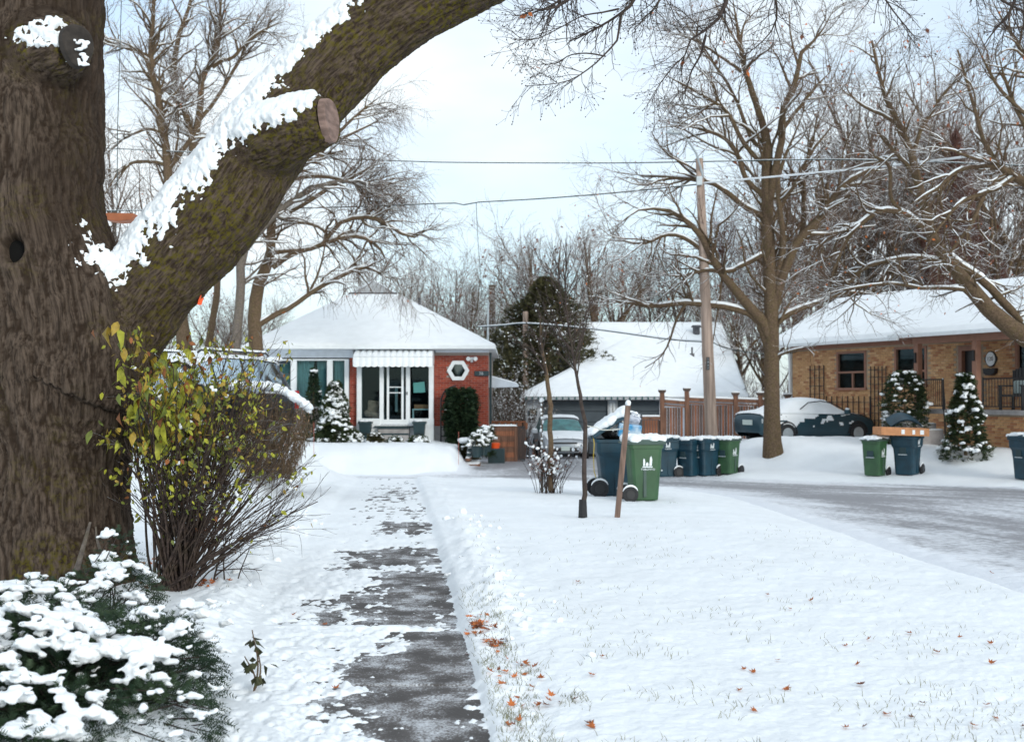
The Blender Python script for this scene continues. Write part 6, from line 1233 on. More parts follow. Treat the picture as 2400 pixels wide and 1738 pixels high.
    V, F = blobs(bl, .0085, .0, 22, 3); V = V + vnormals(V, F) * (fbm(V * 16, 2) * .007 + fbm(V * 55, 2) * .0035)[:, None]; stuff(fast('snow_clumps', V - c, F, M['snow_fine'], root))
    # snow dusted tip leaning on the trunk
    tip = np.array([D(262 - 50 * math.sin(u * 1.6), 1290 - 125 * u, 8.6) for u in np.linspace(0, 1, 8)]); V, F = tubes(tip[None], np.linspace(.022, .006, 8)[None], 6); fast('leader', V - c, F, M['bark_grey'], root)
    tip2 = np.array([D(170 + 30 * u, 1260 - 105 * u, 8.7) for u in np.linspace(0, 1, 6)]); V, F = tubes(tip2[None], np.linspace(.024, .010, 6)[None], 6); fast('leader', V - c, F, M['bark_grey'], root)
yew()
# ------------------------------------------------------------------ yellow leaved shrub behind the maple
M['yl0'] = mat('yellow_green_leaf', (.29, .29, .022), .6, .3, 20); M['yl1'] = mat('olive_leaf', (.12, .145, .018), .6, .3, 20); M['yl2'] = mat('ochre_leaf', (.30, .20, .02), .6, .3, 20); M['yl3'] = mat('russet_leaf', (.22, .075, .02), .7, .3, 20)
def yellow_shrub():
    rng = np.random.default_rng(8); bx, by = gd(405, 1322); off = np.array([bx, by, gz(bx, by) - .03]); root = thing('leafy_shrub', 'tall many stemmed shrub with yellow green leaves right of the old maple', 'shrub', off)
    P = []; R = []
    def stem(x0, y0, x1, y1, r0, bend, dY):
        u = np.linspace(0, 1, 12); pts = []
        for t in u: pts.append(D(x0 + (x1 - x0) * t, y0 + (y1 - y0) * (t ** bend), by + dY * t + 0))
        pts = np.array(pts) + np.cumsum(rng.normal(size=(12, 3)) * .008, 0); P.append(pts); R.append(np.linspace(r0, .0035, 12))
    for i in range(80):
        x0 = rng.choice([402, 372, 412, 385, 350]) + rng.uniform(-12, 12); a = rng.random(); x1 = 275 + 420 * a ** 1.0 + rng.uniform(-20, 20); ytop = 850 + 220 * max(0, (x1 - 450) / 250) ** 1.25 + rng.uniform(-50, 130)
        stem(x0, 1318 - rng.uniform(0, 16), x1, ytop, rng.uniform(.005, .014), .92 if x1 > 450 else 1.0, rng.uniform(-.8, .9))
    for (x0, y0, x1, y1, r, b) in [(405, 1322, 470, 1010, .036, .9), (398, 1320, 560, 1040, .028, .8), (375, 1300, 310, 1000, .022, 1), (372, 1305, 345, 900, .02, 1), (404, 1318, 640, 1140, .018, .75), (400, 1318, 700, 1120, .012, .7)]: stem(x0, y0, x1, y1, r, b, rng.uniform(-.2, .3))
    for i in range(26): x1 = rng.uniform(420, 610); stem(rng.uniform(385, 415), 1312, x1, rng.uniform(795, 880), .005, 1.0, rng.uniform(-.5, .5))
    P = np.array(P); R = np.array(R); P1, R1 = grow(P, R, 900, (.25, .75), (15, 48), n=7, t0=.18, wander=.10, grav=.02, ratio=.55, rmin=.0025, rmax=.007, tip=.45, rng=rng, bias=(.25, 0, .2)); P2, R2 = grow(P1, R1, 1500, (.10, .32), (20, 60), n=5, t0=.15, wander=.12, grav=.01, ratio=.6, rmin=.0016, rmax=.003, tip=.5, rng=rng)
    V, F = tubes(P, R, 7); fast('stems', V - off, F, M['stem'], root); V, F = merge([tubes(P1, R1, 4), tubes(P2, R2, 3)]); fast('twigs', V - off, F, M['stem'], root)
    pts = np.concatenate([P1[:, 2:].reshape(-1, 3), P2.reshape(-1, 3)]); px = pts[:, 0] / pts[:, 1] * 2800 / K + 1133.5; py = (925 - (pts[:, 2] - CAMZ) / pts[:, 1] * 2800) / K
    w = (sst(1230, 900, py) ** 1.4 + .08) * (.40 + 1.0 * sst(620, 380, px)); w *= (py < 1290); w /= w.sum(); idx = rng.choice(len(pts), 3700, p=w); lp = pts[idx] + rng.normal(size=(3700, 3)) * .012; idx = idx
    lpx = px[idx]; big = (lpx < 470) & (py[idx] < 980)
    # single large leaves
    def leafshape(L_):
        w_ = L_ * .29; V = [(0, 0, 0), (L_ * .25, w_ * .75, -.004), (L_ * .5, w_, -.012), (L_ * .8, w_ * .5, -.03), (L_, 0, -.05), (L_ * .8, -w_ * .5, -.03), (L_ * .5, -w_, -.012), (L_ * .25, -w_ * .75, -.004), (L_ * .5, 0, .010)]; return V, [(8, i, i + 1) for i in range(7)] + [(8, 7, 0)]
    mes = []
    for m in ('yl0', 'yl1', 'yl2', 'yl0', 'yl3'):
        b = MB(); V, F = leafshape(.085); b.add(V, F); o = b.build('leaf', M[m], root, smooth=True, fixn=False); mes.append(o.data); bpy.data.objects.remove(o)
    bi = np.where(big)[0][:290]
    for i in bi: s = rng.uniform(.7, 1.35) * (1.35 if lpx[i] < 400 and rng.random() < .4 else 1); share('leaf', mes[rng.integers(0, 5)], root, tuple(lp[i] - off), (rng.uniform(-.6, .6), rng.uniform(.4, 1.5), rng.uniform(0, 2 * PI)), (s, s, s))
    rest = np.delete(np.arange(3700), bi); 
    n = len(rest); a = rng.normal(size=(n, 3)); a[:, 2] = -np.abs(a[:, 2]) - .3; a /= np.linalg.norm(a, axis=1, keepdims=True); b = np.cross(a, rng.normal(size=(n, 3))); b /= np.linalg.norm(b, axis=1, keepdims=True); s = (.046 * rng.uniform(.6, 1.4, n))[:, None]; p = lp[rest]; c = np.cross(a, b)
    V = np.stack([p, p + a * s * .3 + b * s * .26 + c * s * .06, p + a * s * .7 + b * s * .20 + c * s * .02, p + a * s, p + a * s * .7 - b * s * .2 + c * s * .02, p + a * s * .3 - b * s * .26 + c * s * .06], 1).reshape(-1, 3); i6 = np.arange(6 * n).reshape(n, 6)
    F = np.concatenate([i6[:, [0, 1, 2, 3]], i6[:, [0, 3, 4, 5]]]); mi = np.tile(rng.choice(4, n, p=[.42, .33, .18, .07]), 2); stuff(fast('leaves', V - off, F, [M['yl0'], M['yl1'], M['yl2'], M['yl3']], root, smooth=False, mi=mi))
    # snow lumps caught in the twigs
    q = pts[rng.choice(len(pts), 70, p=w)]; bl = [(x + rng.normal(size=3) * .012, (rng.uniform(.008, .02), rng.uniform(.008, .02), rng.uniform(.006, .014))) for x in q for _ in range(3)]; V, F = blobs(bl, .009, .3); stuff(fast('snow_clumps', V - off, F, M['snow_fine'], root))
yellow_shrub()
# small dry weed by the path, fallen leaves under the shrub
wx, wy = gd(562, 1540); off = np.array([wx, wy, gz(wx, wy)]); r = thing('dry_weed', 'small withered weed with curled leaves beside the yew', 'plant', off); ts = []
for (dx, h) in ((0, .32), (.03, .22), (-.04, .18)): p = np.array([(dx * u + .02 * math.sin(4 * u), .02 * u, h * u) for u in np.linspace(0, 1, 8)]); ts.append(p)
V, F = tubes(np.array(ts), np.tile(np.linspace(.006, .003, 8), (3, 1)), 5); fast('stem', V, F, M['bark'], r)
lp = np.concatenate([t[2:] for t in ts]); lp = lp[RNG.choice(len(lp), 26)] + RNG.normal(size=(26, 3)) * .02; V, F = leaf_quads(lp, .06); stuff(fast('leaves', V, F, mat('withered', (.05, .055, .02), .8, .3), r, smooth=False))
# thin bare twigs right of the shrub base
wx, wy = gd(470, 1312); off = np.array([wx, wy, gz(wx, wy)]); r = thing('bare_sprig', 'few thin bare twigs in the snow right of the leafy shrub base', 'plant', off); P, R = traced([[(470, 1318, 3), (476, 1270, 2.2), (500, 1200, 1.6), (520, 1172, 1)], [(475, 1275, 2), (520, 1240, 1.6), (560, 1205, 1.2), (600, 1190, .8)], [(520, 1315, 2), (530, 1270, 1.5), (552, 1215, 1)], [(498, 1300, 2), (495, 1240, 1.5), (500, 1185, 1)], [(480, 1262, 1.5), (540, 1258, 1.2), (580, 1262, .8)]], wy, 8); P1, R1 = grow(P, R, 24, (.1, .3), (30, 60), n=5, rmin=.002, rmax=.003); V, F = merge([tubes(P, R, 5), tubes(P1, R1, 4)]); fast('twigs', V - off, F, M['twig_bare'], r)
# ------------------------------------------------------------------ fallen leaves: single ones on the lawn, litter along the path
def maple_leaf(s, curl):
    a = [90, 60, 38, 20, -5, -30, -60, -90, -120, -150, 185, 160, 142, 120]; rr = [1, .45, .8, .38, .75, .32, .35, .15, .35, .32, .75, .38, .8, .45]
    V = [(0, 0, .004)] + [(s * q * math.cos(math.radians(t)), s * q * math.sin(math.radians(t)), .004 + curl * s * q * q + .15 * s * rnd.uniform(-.5, .8) * q) for t, q in zip(a, rr)]; return V, [(0, i, i % 14 + 1) for i in range(1, 15)]
lm = []
for m in ('leaf_orange', 'leaf_brown', 'leaf_orange', 'leaf_orange'):
    for k in range(2): b = MB(); V, F = maple_leaf(.036, .5); b.add(V, F); o = b.build('fallen_leaf', M[m], None, fixn=False); lm.append(o.data); bpy.data.objects.remove(o)
def srcz(zx, zy): return (1300 + zx * .485) / K, (1060 + zy * .485) / K
spots = [(105, 655), (1028, 728), (1240, 757), (1140, 798), (2112, 622), (1720, 915), (1517, 950), (1413, 978), (1953, 932), (2113, 967), (1462, 1068), (1476, 1170), (180, 1132), (918, 1101), (966, 1108), (1076, 1053), (900, 1205), (968, 1310), (1610, 1323), (1415, 1388), (1495, 1392), (1780, 1265), (1730, 1335), (2085, 1280), (2105, 1068), (2140, 1340), (2030, 1385), (1118, 1200), (235, 1040), (2260, 1392), (1850, 1020), (95, 1248), (180, 1365), (185, 1378)]
UL = {(180, 1365): 'dead leaf standing at the bottom edge just right of the path litter', (105, 655): 'small dark leaf on the lawn nearest the young tree and stake', (2112, 622): 'lone leaf farthest up the lawn near the right edge', (1028, 728): 'thin leaf in the middle of the lawn, leftmost of the farther group of three', (1240, 757): 'pale orange leaf in the middle of the lawn, rightmost of the farther group of three', (1140, 798): 'small red leaf, nearest of the farther group of three in mid lawn', (2113, 967): 'bright orange leaf by the right edge below the lone far leaf', (180, 1132): 'long ochre leaf on the lawn close right of the path litter', (1610, 1323): 'large russet leaf low on the lawn, biggest of the right bottom ones', (900, 1205): 'upright orange leaf in the lower middle of the lawn', (1476, 1170): 'star shaped orange leaf below the upright dark one right of middle', (1462, 1068): 'upright dark russet leaf right of the middle of the lawn'}
for i, (a, b) in enumerate(spots):
    x, y = gd(*srcz(a, b)); o = share('fallen_leaf', lm[rnd.randrange(len(lm))], None, (x, y, gz(x, y) + .006), (rnd.uniform(-.5, .5), rnd.uniform(-.5, .5), rnd.uniform(0, 6))); s = rnd.uniform(.7, 1.15); o.scale = (s, s, s); tag(o, UL.get((a, b), 'curled orange brown maple leaf lying on the snowy lawn right of the path'), 'leaf', 'single dead leaves on the snowy lawn')
o = bpy.data.objects[-1] if False else None
for (a, b) in ((848, 1432), (742, 1535), (722, 1396), (650, 1365), (905, 1478)):
    x, y = gd(a, b); o = share('fallen_leaf', lm[rnd.randrange(len(lm))], None, (x, y, gz(x, y) + .008), (rnd.uniform(-.4, .4), rnd.uniform(-.4, .4), rnd.uniform(0, 6))); tag(o, 'curled orange brown maple leaf lying on or left of the slab path', 'leaf', 'single dead leaves on the slab path')
def litter(name, lab, pts, size, mats, n, mi=None):
    Vs = []; Fs = []; ms = []; b = 0
    for i in range(n):
        x, y, sp = pts[rnd.randrange(len(pts))]; x += rnd.gauss(0, sp * .5); y += rnd.gauss(0, sp); V, F = maple_leaf(size * rnd.uniform(.5, 1.1), rnd.uniform(-.2, .6)); a = rnd.uniform(0, 6); R_ = Matrix.Rotation(a, 3, 'Z') @ Matrix.Rotation(rnd.uniform(-.8, .8), 3, 'X'); z = gz(x, y) + rnd.uniform(.0, .025)
        Vs += [tuple(R_ @ Vector(v) + Vector((x, y, z))) for v in V]; Fs += [tuple(j + b for j in f) for f in F]; ms += [rnd.randrange(len(mats))] * len(F); b += len(V)
    q = MB(); q.v = Vs; q.f = Fs; q.m = ms; o = q.build(name, [M[m] for m in mats], None, fixn=False); tag(o, lab, 'leaves', kind='stuff'); return o
pt = [gd(x, y) + (s,) for x, y, s in [(1062, 1405, .10), (1075, 1412, .08), (1085, 1440, .08), (1098, 1438, .05), (1040, 1448, .04), (1120, 1470, .12), (1135, 1500, .14), (1130, 1540, .2), (1170, 1510, .15), (1150, 1600, .15), (1130, 1630, .1), (1190, 1580, .12), (1225, 1570, .06)]]
litter('leaf_litter', 'scattered orange and brown leaves in the thin snow along the right edge of the path', pt + pt[:4] * 2, .042, ['leaf_orange', 'leaf_brown', 'leaf_orange'], 95)
pt = [gd(x, y) + (s,) for x, y, s in [(440, 1312, .15), (470, 1318, .12), (350, 1310, .15), (340, 1262, .2), (420, 1300, .1)]]; litter('leaf_litter', 'rust coloured leaves on the snow at the foot of the leafy shrub', pt, .05, ['leaf_orange', 'leaf_brown'], 60)
# grass blades poking through
def grass():
    rng = np.random.default_rng(4); P = []
    n = 3600; Y = 1 / rng.uniform(1 / 15.0, 1 / 5.0, n); X = wx_right(Y) + .25 + rng.random(n) ** 1.15 * (6 - 0) * (Y / 11); keepm = (n2(X, Y, 1.1, 3, 60) + .35 * n2(X, Y, 5, 2, 61)) > .02; X, Y = X[keepm], Y[keepm]
    e = rng.uniform(.02, .28, 900); Y2 = 1 / rng.uniform(1 / 9.5, 1 / 5.0, 900); X = np.concatenate([X, wx_right(Y2) + e]); Y = np.concatenate([Y, Y2])
    m3 = 260; yy_ = rng.uniform(8, 13, m3); X = np.concatenate([X, wx_right(yy_) - 1.7 - rng.random(m3) * 1.5]); Y = np.concatenate([Y, yy_])
    for (px, py, k_) in ((1272, 1570, 60), (1180, 1500, 40), (1100, 1390, 50), (1140, 1600, 90), (1490, 1120, 12), (1120, 1450, 40)):
        x, y = gd(px, py); X = np.concatenate([X, x + rng.normal(size=k_) * .05]); Y = np.concatenate([Y, y + rng.normal(size=k_) * .07])
    m = polydist(X, Y, ROADP) < -.3; X, Y = X[m], Y[m]; n = len(X); Z = ground_z(X, Y) - .01; h = rng.uniform(.015, .05, n); a = rng.uniform(0, 2 * PI, n); lean = rng.uniform(.2, 1.3, n) * h; w = .0017
    b0 = np.stack([X, Y, Z], 1); ca, sa = np.cos(a), np.sin(a); s = np.stack([-sa * w, ca * w, 0 * a], 1); s = np.stack([np.full(n, w), 0 * a, 0 * a], 1)
    m1 = b0 + np.stack([ca * lean * .4, sa * lean * .4, h * .6], 1); t = b0 + np.stack([ca * lean, sa * lean, h], 1); V = np.stack([b0 - s, b0 + s, m1 + s * .8, m1 - s * .8, t + s * .2, t - s * .2], 1).reshape(-1, 3); i = np.arange(6 * n).reshape(n, 6); F = np.concatenate([i[:, [0, 1, 2, 3]], i[:, [3, 2, 4, 5]]])
    o = fast('grass', V, F, M['grass'], smooth=False); tag(o, 'short grass blades poking through the snow on the lawn', 'grass', kind='stuff')
grass()
# snow lumps thrown up along the path
q = []; rng = np.random.default_rng(9)
for _ in range(80):
    y = rng.uniform(7, 16); s = rng.choice([-1.72, .42]) + rng.normal() * .16; x = wx_right(y) + s; r_ = rng.uniform(.012, .04) * (1 if rng.random() < .7 else 1.5); q.append(((x, y, gz(x, y) + r_ * .25), (r_, r_ * .9, r_ * .7)))
V, F = blobs(q, .014, .6, 16); o = fast('snow_lumps', V, F, M['snow_fine']); tag(o, 'lumps of shovelled snow lying along both sides of the path', 'snow', kind='stuff')
# ------------------------------------------------------------------ generic evergreen and twig bushes
def evergreen(name, lab, cat, X, Y, h, prof, n, m='conifer', snow=60, size=.07, z=None, group=None, snowr=.05, topbias=.5):
    """prof(u) -> radius at height fraction u"""
    rng = np.random.default_rng(int(abs(X * 131 + Y * 17)) % 9999); z = gz(X, Y) - .03 if z is None else z; off = np.array([X, Y, z]); r = thing(name, lab, cat, off, group=group); n = int(n * 1.5); u = rng.random(n) ** .9; a = rng.uniform(0, 2 * PI, n); R = np.array([prof(t) for t in u]) * rng.uniform(.6, 1.03, n) * (1 + .10 * np.sin(a * 5 + u * 9)); P = np.stack([R * np.cos(a), R * np.sin(a), u * h], 1); dn = np.stack([np.cos(a), np.sin(a), .35 * np.ones(n)], 1) + rng.normal(size=(n, 3)) * .45
    V, F = sprays(P, dn, size * 2.0, 3, size * 1.0, size * .30, rng); stuff(fast('foliage', V, F, M[m], r, smooth=False)); MB().tube([(0, 0, 0), (0, 0, h * .8)], [.05, .02], 7).build('trunk', M['bark'], r)
    bl = []
    for _ in range(snow):
        t = 1 - rng.random() ** (1 / (1 - topbias + .3)) * .96 if rng.random() < topbias else rng.random(); t = min(max(t, .05), .99); aa = rng.uniform(0, 2 * PI); rr = prof(t) * rng.uniform(.92, 1.12) + size * .3; s = snowr * rng.uniform(.5, 1.3); bl.append(((rr * math.cos(aa), rr * math.sin(aa), t * h + s * .2), (s * 1.3, s * 1.2, s * .62)))
    V, F = blobs(bl, max(.014, snowr * .33), .6, 14, 1); stuff(fast('snow_clumps', V, F, M['snow'], r)); return r
def at(sx, Y): return float(S(sx, 900, Y)[0]), Y
cone = lambda R: (lambda u: R * (1 - u) ** .75 * (.85 + .15 * math.sin(u * 12)) + .02)
dome = lambda R: (lambda u: R * math.sqrt(max(0, 1 - (u * 1.0) ** 2.4)) * (.92 + .08 * math.sin(u * 9)))
X, Y = at(785, 39.4); evergreen('conical_evergreen', 'snow plastered cone shaped evergreen in front of the bungalow picture window', 'shrub', X, Y, 1.95, cone(.66), 2200, snow=300, snowr=.075, topbias=.65, size=.10)
X, Y = at(735, 39.9); evergreen('slim_evergreen', 'slim dark conifer with a snow tip before the picture window curtains', 'shrub', X, Y, 2.45, cone(.42), 900, m='yew', snow=16, snowr=.06, size=.06)
X, Y = at(1080, 40.35); evergreen('wall_climber', 'dark evergreen climber bulging over the arch on the red brick wall', 'shrub', X, Y, 1.95, lambda u: .50 * math.sqrt(max(.02, 1 - abs(u - .55) ** 2 * 2.2)), 2800, m='yew', snow=8, snowr=.03, size=.085)
X, Y = at(1112, 38.2); zc = gz(X, Y); evergreen('round_shrub', 'clipped round shrub with a thick smooth cap of snow beside the bungalow corner', 'shrub', X, Y, .50, dome(.58), 700, m='yew', snow=20, snowr=.04, z=zc + .22); V_, F_ = blobs([((X + .40 * rnd.uniform(-1, 1), Y + .3 * rnd.uniform(-1, 1), zc + .72), (.22, .2, .10)) for _ in range(24)], .04, .1); tag(stuff(fast('snow_cap', V_, F_, M['snow'])), 'smooth pillow of snow on the clipped round shrub', 'snow')
for (sx, Yv, h, rr, lab, m, sn) in [(828, 39.3, .36, .34, 'small snowy shrub left of the left planter', 'conifer', 50), (880, 39.0, .32, .24, 'low brownish snowy shrub before the porch steps', 'cedar', 34), (927, 38.9, .18, .22, 'tiny snow covered shrub in front of the porch steps', 'conifer', 34), (980, 38.9, .22, .30, 'low snow covered shrub under the right planter', 'conifer', 50), (700, 39.6, .34, .4, 'low snowy shrub under the picture window', 'conifer', 40), (1095, 37.6, .45, .32, 'small brown and cream shrub before the clipped round shrub', 'cedar', 22)]:
    X, Y = at(sx, Yv); evergreen('low_shrub', lab, 'shrub', X, Y, h, dome(rr), 320, m=m, snow=sn, snowr=.055, group='low shrubs along the bungalow front')
HP = THW(tsol(2120, 2.6), 2.6, 0); gx_, gy_ = float(HP[0]), float(HP[1]); evergreen('rounded_evergreen', 'dome topped evergreen with snowy crown left of the porch steps', 'shrub', gx_, gy_, 2.25, lambda u: .62 * math.sqrt(max(0.01, 1 - max(0, (u - .55) / .47) ** 2)) * (.85 + .15 * u), 1700, snow=90, snowr=.06, topbias=.9, z=tg - .30)
HP = THW(tsol(2262, 3.0), 3.0, 0); gx_, gy_ = float(HP[0]), float(HP[1]); evergreen('conical_evergreen', 'pointed evergreen with banded snow right of the porch steps', 'shrub', gx_, gy_, 2.25, lambda u: .68 * (1 - u * .80) * (.90 + .12 * math.sin(u * 14)) if u < .93 else .12, 1900, snow=110, snowr=.06, topbias=.35, z=tg - .42)
def twig_bush(name, lab, X, Y, h, spread, n, m='stem', leaves=0, snow=0, z=None, up=.0, lean=0.0, col=None, r0=.006):
    z = gz(X, Y) - .03 if z is None else z; off = np.array([X, Y, z]); r = thing(name, lab, 'shrub', off); rng = np.random.default_rng(int(abs(X * 77 + Y * 13)) % 9999); B = n; base = rng.normal(size=(B, 3)) * np.array([spread * .25, spread * .25, 0]); tipp = np.stack([rng.normal(size=B) * spread * .55 + lean * spread, rng.normal(size=B) * spread * .5, h * rng.uniform(.6, 1.05, B)], 1); u = np.linspace(0, 1, 8)[None, :, None]; P = base[:, None] * (1 - u) + (base + tipp)[:, None] * (u ** np.array([1.1, 1.1, .8])); P = P + np.cumsum(rng.normal(size=P.shape) * .008, 1); R = np.tile(np.linspace(r0, r0 * .35, 8), (B, 1)); P1, R1 = grow(P, R, n * 5, (.12 * h / 1.0 + .05, .4 * h), (15, 55), n=5, t0=.25, wander=.14, ratio=.6, rmin=.002, rmax=.005, rng=rng); V, F = merge([tubes(P, R, 5), tubes(P1, R1, 3)]); fast('twigs', V, F, M[m], r)
    if leaves: pts = P1.reshape(-1, 3); V, F = leaf_quads(pts[rng.choice(len(pts), leaves)], .035, rng, False); stuff(fast('dry_leaves', V, F, M['leaf_brown'] if col is None else M[col], r, smooth=False))
    if snow: pts = P1.reshape(-1, 3); top = pts[pts[:, 2] > h * .35]; V, F = blobs([(top[i], (rng.uniform(.012, .032),) * 3) for i in rng.choice(len(top), snow)], .012, .3); stuff(fast('snow_clumps', V, F, M['snow'], r))
    return r
bx_ = float(S(1288, 1140, 20.9)[0]); twig_bush('dry_bush', 'dry brown twiggy bush with snow flecks at the foot of the pale young tree', bx_, 20.9, .85, .42, 60, leaves=420, snow=160)
X, Y = at(2325, 33.5); twig_bush('bare_bush', 'bare tan stemmed bush on the snowy bank left of the cut off blue bin', X, Y, .85, .62, 90, m='bark', leaves=180, snow=110)
X, Y = at(2400, 34.5); twig_bush('bare_bush', 'snow topped bare bush against the porch at the right edge', X, Y, 1.1, .6, 60, m='bark', leaves=100, snow=120)
# clipped brown hedge end, snow on its back
def hedge():
    rng = np.random.default_rng(21); Y0 = 19.5; hx = lambda x: float(S(x, 950, Y0)[0]); hz = lambda y: float(S(700, y, Y0)[2]); off = np.array([hx(650), Y0, bz(hx(650), Y0)]); r = thing('brown_hedge', 'rounded end of a clipped brown leafless hedge with snow along its top', 'hedge', off)
    n = 3400; a = rng.random(n); sx = 575 + 178 * a; topy = 905 + 62 * np.clip((sx - 640) / 115, 0, 1.0) ** 1.6 + 38 * np.clip((sx - 738) / 16, 0, 1) ** 2; dep = rng.uniform(0, 1.5, n)
    v = rng.random(n) ** .8; zt = np.array([hz(t) for t in topy]) - .02; zb_ = hz(1120) * np.ones(n); z = zt - (zt - zb_) * v * .95; x = np.array([hx(s) for s in sx]); shrink = 1 - .32 * v; x = (hx(600) + (x - hx(600)) * shrink - .12) * (1 + dep / Y0)
    P = np.stack([x, Y0 + dep, z], 1); d = rng.normal(size=(n, 3)) * .35 + np.array([.35, -.25, 1.0]); d /= np.linalg.norm(d, axis=1, keepdims=True); L_ = rng.uniform(.10, .30, n)[:, None]; P0 = P - d * L_; M_ = (P0 + P) / 2 + rng.normal(size=(n, 3)) * .012; V, F = tubes(np.stack([P0, M_, P], 1), np.tile([.0045, .0035, .002], (n, 1)), 3); fast('twigs', V - off, F, M['bark'], r)
    V, F = leaf_quads(P[rng.choice(n, 1500)], .03, rng, False); stuff(fast('dry_leaves', V - off, F, mat('hedge_leaf', (.26, .15, .09), .9, .3), r, smooth=False))
    bl = []
    for _ in range(300):
        s = rng.uniform(560, 744); ty = 905 + 62 * max(0, (s - 640) / 115) ** 1.6 + (38 * max(0, (s - 738) / 16) ** 2); dd_ = rng.uniform(.1, 1.4); bl.append((((hx(s) - .14) * (1 + dd_ / Y0), Y0 + dd_, hz(ty) + .02), (.08 * rng.uniform(.5, 1.2), .10, .055 * rng.uniform(.5, 1.3))))
    V, F = blobs(bl, .024, .5, 10); stuff(fast('snow_cover', V - off, F, M['snow_fine'], r))
hedge()
# ------------------------------------------------------------------ odds and ends by the bungalow corner
hx = lambda x, Y=38.0: float(S(x, 900, Y)[0]); hz = lambda y, Y=38.0: float(S(1000, y, Y)[2])
Yt = 36.6; st = thing('timber_steps', 'stepped stack of snow covered timbers edging the bungalow lawn', 'steps', (hx(1105, Yt), Yt, bz(hx(1105, Yt), Yt)))
for k, (xa, xb_, y0) in enumerate([(1088, 1125, 1086), (1091, 1104, 1072), (1094, 1106, 1060), (1096, 1108, 1049), (1097, 1109, 1038), (1096, 1106, 1027)]):
    x0, x1 = hx(xa, Yt) - st.location.x, hx(xb_, Yt) - st.location.x; z1 = hz(y0, Yt) - st.location.z; b = MB(); b.box(x0, x1, -.1, .9, z1 - .10, z1); tm_ = b.build('timber', M['fence_wood'] if k < 2 else M['planter'], st, bevel=.01); snow_slab('snow_cover', [(x0, -.12, z1), (x1, -.12, z1), (x1, .9, z1), (x0, .9, z1)], .07, tm_, None, 10, 10)
def potp(sx, sy, Yv, h, rr, lab):
    X = hx(sx, Yv); z = hz(sy, Yv); p = thing('flower_pot', lab, 'pot', (X, Yv, z)); MB().tube([(0, 0, 0), (0, 0, h)], [rr * .75, rr], 16).build('pot', M['planter'], p, smooth=False); MB().tube([(0, 0, h - .03), (0, 0, h + .01)], [rr * 1.08, rr * 1.08], 16).build('rim', M['planter'], p); V, F = blobs([((rnd.uniform(-.6, .6) * rr, rnd.uniform(-.6, .6) * rr, h + .02), (rr * .4, rr * .4, .04)) for _ in range(9)], .03, .2); stuff(fast('snow_cover', V, F, M['snow'], p)); return X, Yv, z + h
for a in [(1118, 1071, 36.4, .33, .17, 'dark flower pot with snow beside the timber edging, front one'), (1132, 1066, 36.9, .42, .17, 'dark flower pot behind the front one by the timber edging'), (1141, 1058, 37.3, .40, .17, 'dark flower pot nearest the drive with a bright snowy plant')]:
    X, Yv, zt_ = potp(*a); evergreen('potted_plant', 'snow covered plant in ' + {1118: 'the front dark pot', 1132: 'the middle dark pot', 1141: 'the dark pot nearest the drive'}[a[0]], 'plant', X, Yv, .38, dome(.26), 130, snow=46, snowr=.06, z=zt_)
for (sx, y0, y1, Yv, lab) in ((736, 1008, 1075, 34.0, 'left'), (1075, 1015, 1080, 34.2, 'right')): X = hx(sx, Yv); z = gz(X, Yv); tag(MB().tube([(X, Yv, z), (X, Yv, z + .95)], .006, 6).build('marker_rod', mat('rod_red', (.42, .12, .09), .5)), 'thin reddish driveway marker rod at the %s side of the bungalow lawn' % lab, 'marker')
Yq = 39.5; b = thing('wooden_gate', 'brown boarded gate and box between the bungalow and the garage', 'gate', (hx(1190, Yq), Yq, bz(hx(1190, Yq), Yq)))
x0, x1 = hx(1153, Yq) - b.location.x, hx(1206, Yq) - b.location.x; zt_ = hz(997, Yq) - b.location.z
nb_ = 7
for k in range(nb_): MB().box(x0, x1, -.03, .02, zt_ * k / nb_ + .01, zt_ * (k + 1) / nb_ - .006).build('board', M['fence_wood2'] if k % 2 else M['fence_wood'], b)
for x in (x0 - .05, x1 + .05): MB().box(x - .05, x + .05, -.06, .06, 0, zt_ + .05).build('post', M['fence_wood'], b)
snow_slab('snow_cover', [(x0 - .1, -.1, zt_), (x1 + .1, -.1, zt_), (x1 + .1, .1, zt_), (x0 - .1, .1, zt_)], .05, b, None, 20, 8)
x2, x3 = x1 + .12, hx(1230, Yq) - b.location.x
ig = thing('iron_gate', 'narrow dark barred gate beside the white garage corner', 'gate', (b.location.x + x2, Yq, b.location.z)); w = x3 - x2
for k in range(7): MB().box(w * k / 6 - .012, w * k / 6 + .012, -.01, .01, 0, zt_).build('bar', M['black'], ig)
for z in (.1, zt_ - .08): MB().box(-.02, w + .02, -.02, .02, z, z + .035).build('rail', M['black'], ig)
Yr = 43; l0 = thing('lattice_fence', 'brown topped fence panel behind the gate with snow in its gaps', 'fence', (hx(1190, Yr), Yr, bz(hx(1190, Yr), Yr))); xa, xb_ = hx(1150, Yr) - l0.location.x, hx(1232, Yr) - l0.location.x; za = hz(1005, Yr) - l0.location.z; zb_ = hz(986, Yr) - l0.location.z
MB().box(xa, xb_, -.02, .02, 0, za).build('panel', M['fence_wood'], l0); MB().box(xa, xb_, -.03, .03, zb_ - .06, zb_).build('rail', M['fence_wood2'], l0)
for k in range(7): x = xa + (xb_ - xa) * k / 6; MB().box(x - .07, x + .07, -.02, .02, za, zb_ - .06).build('slat', M['fence_wood2'], l0)
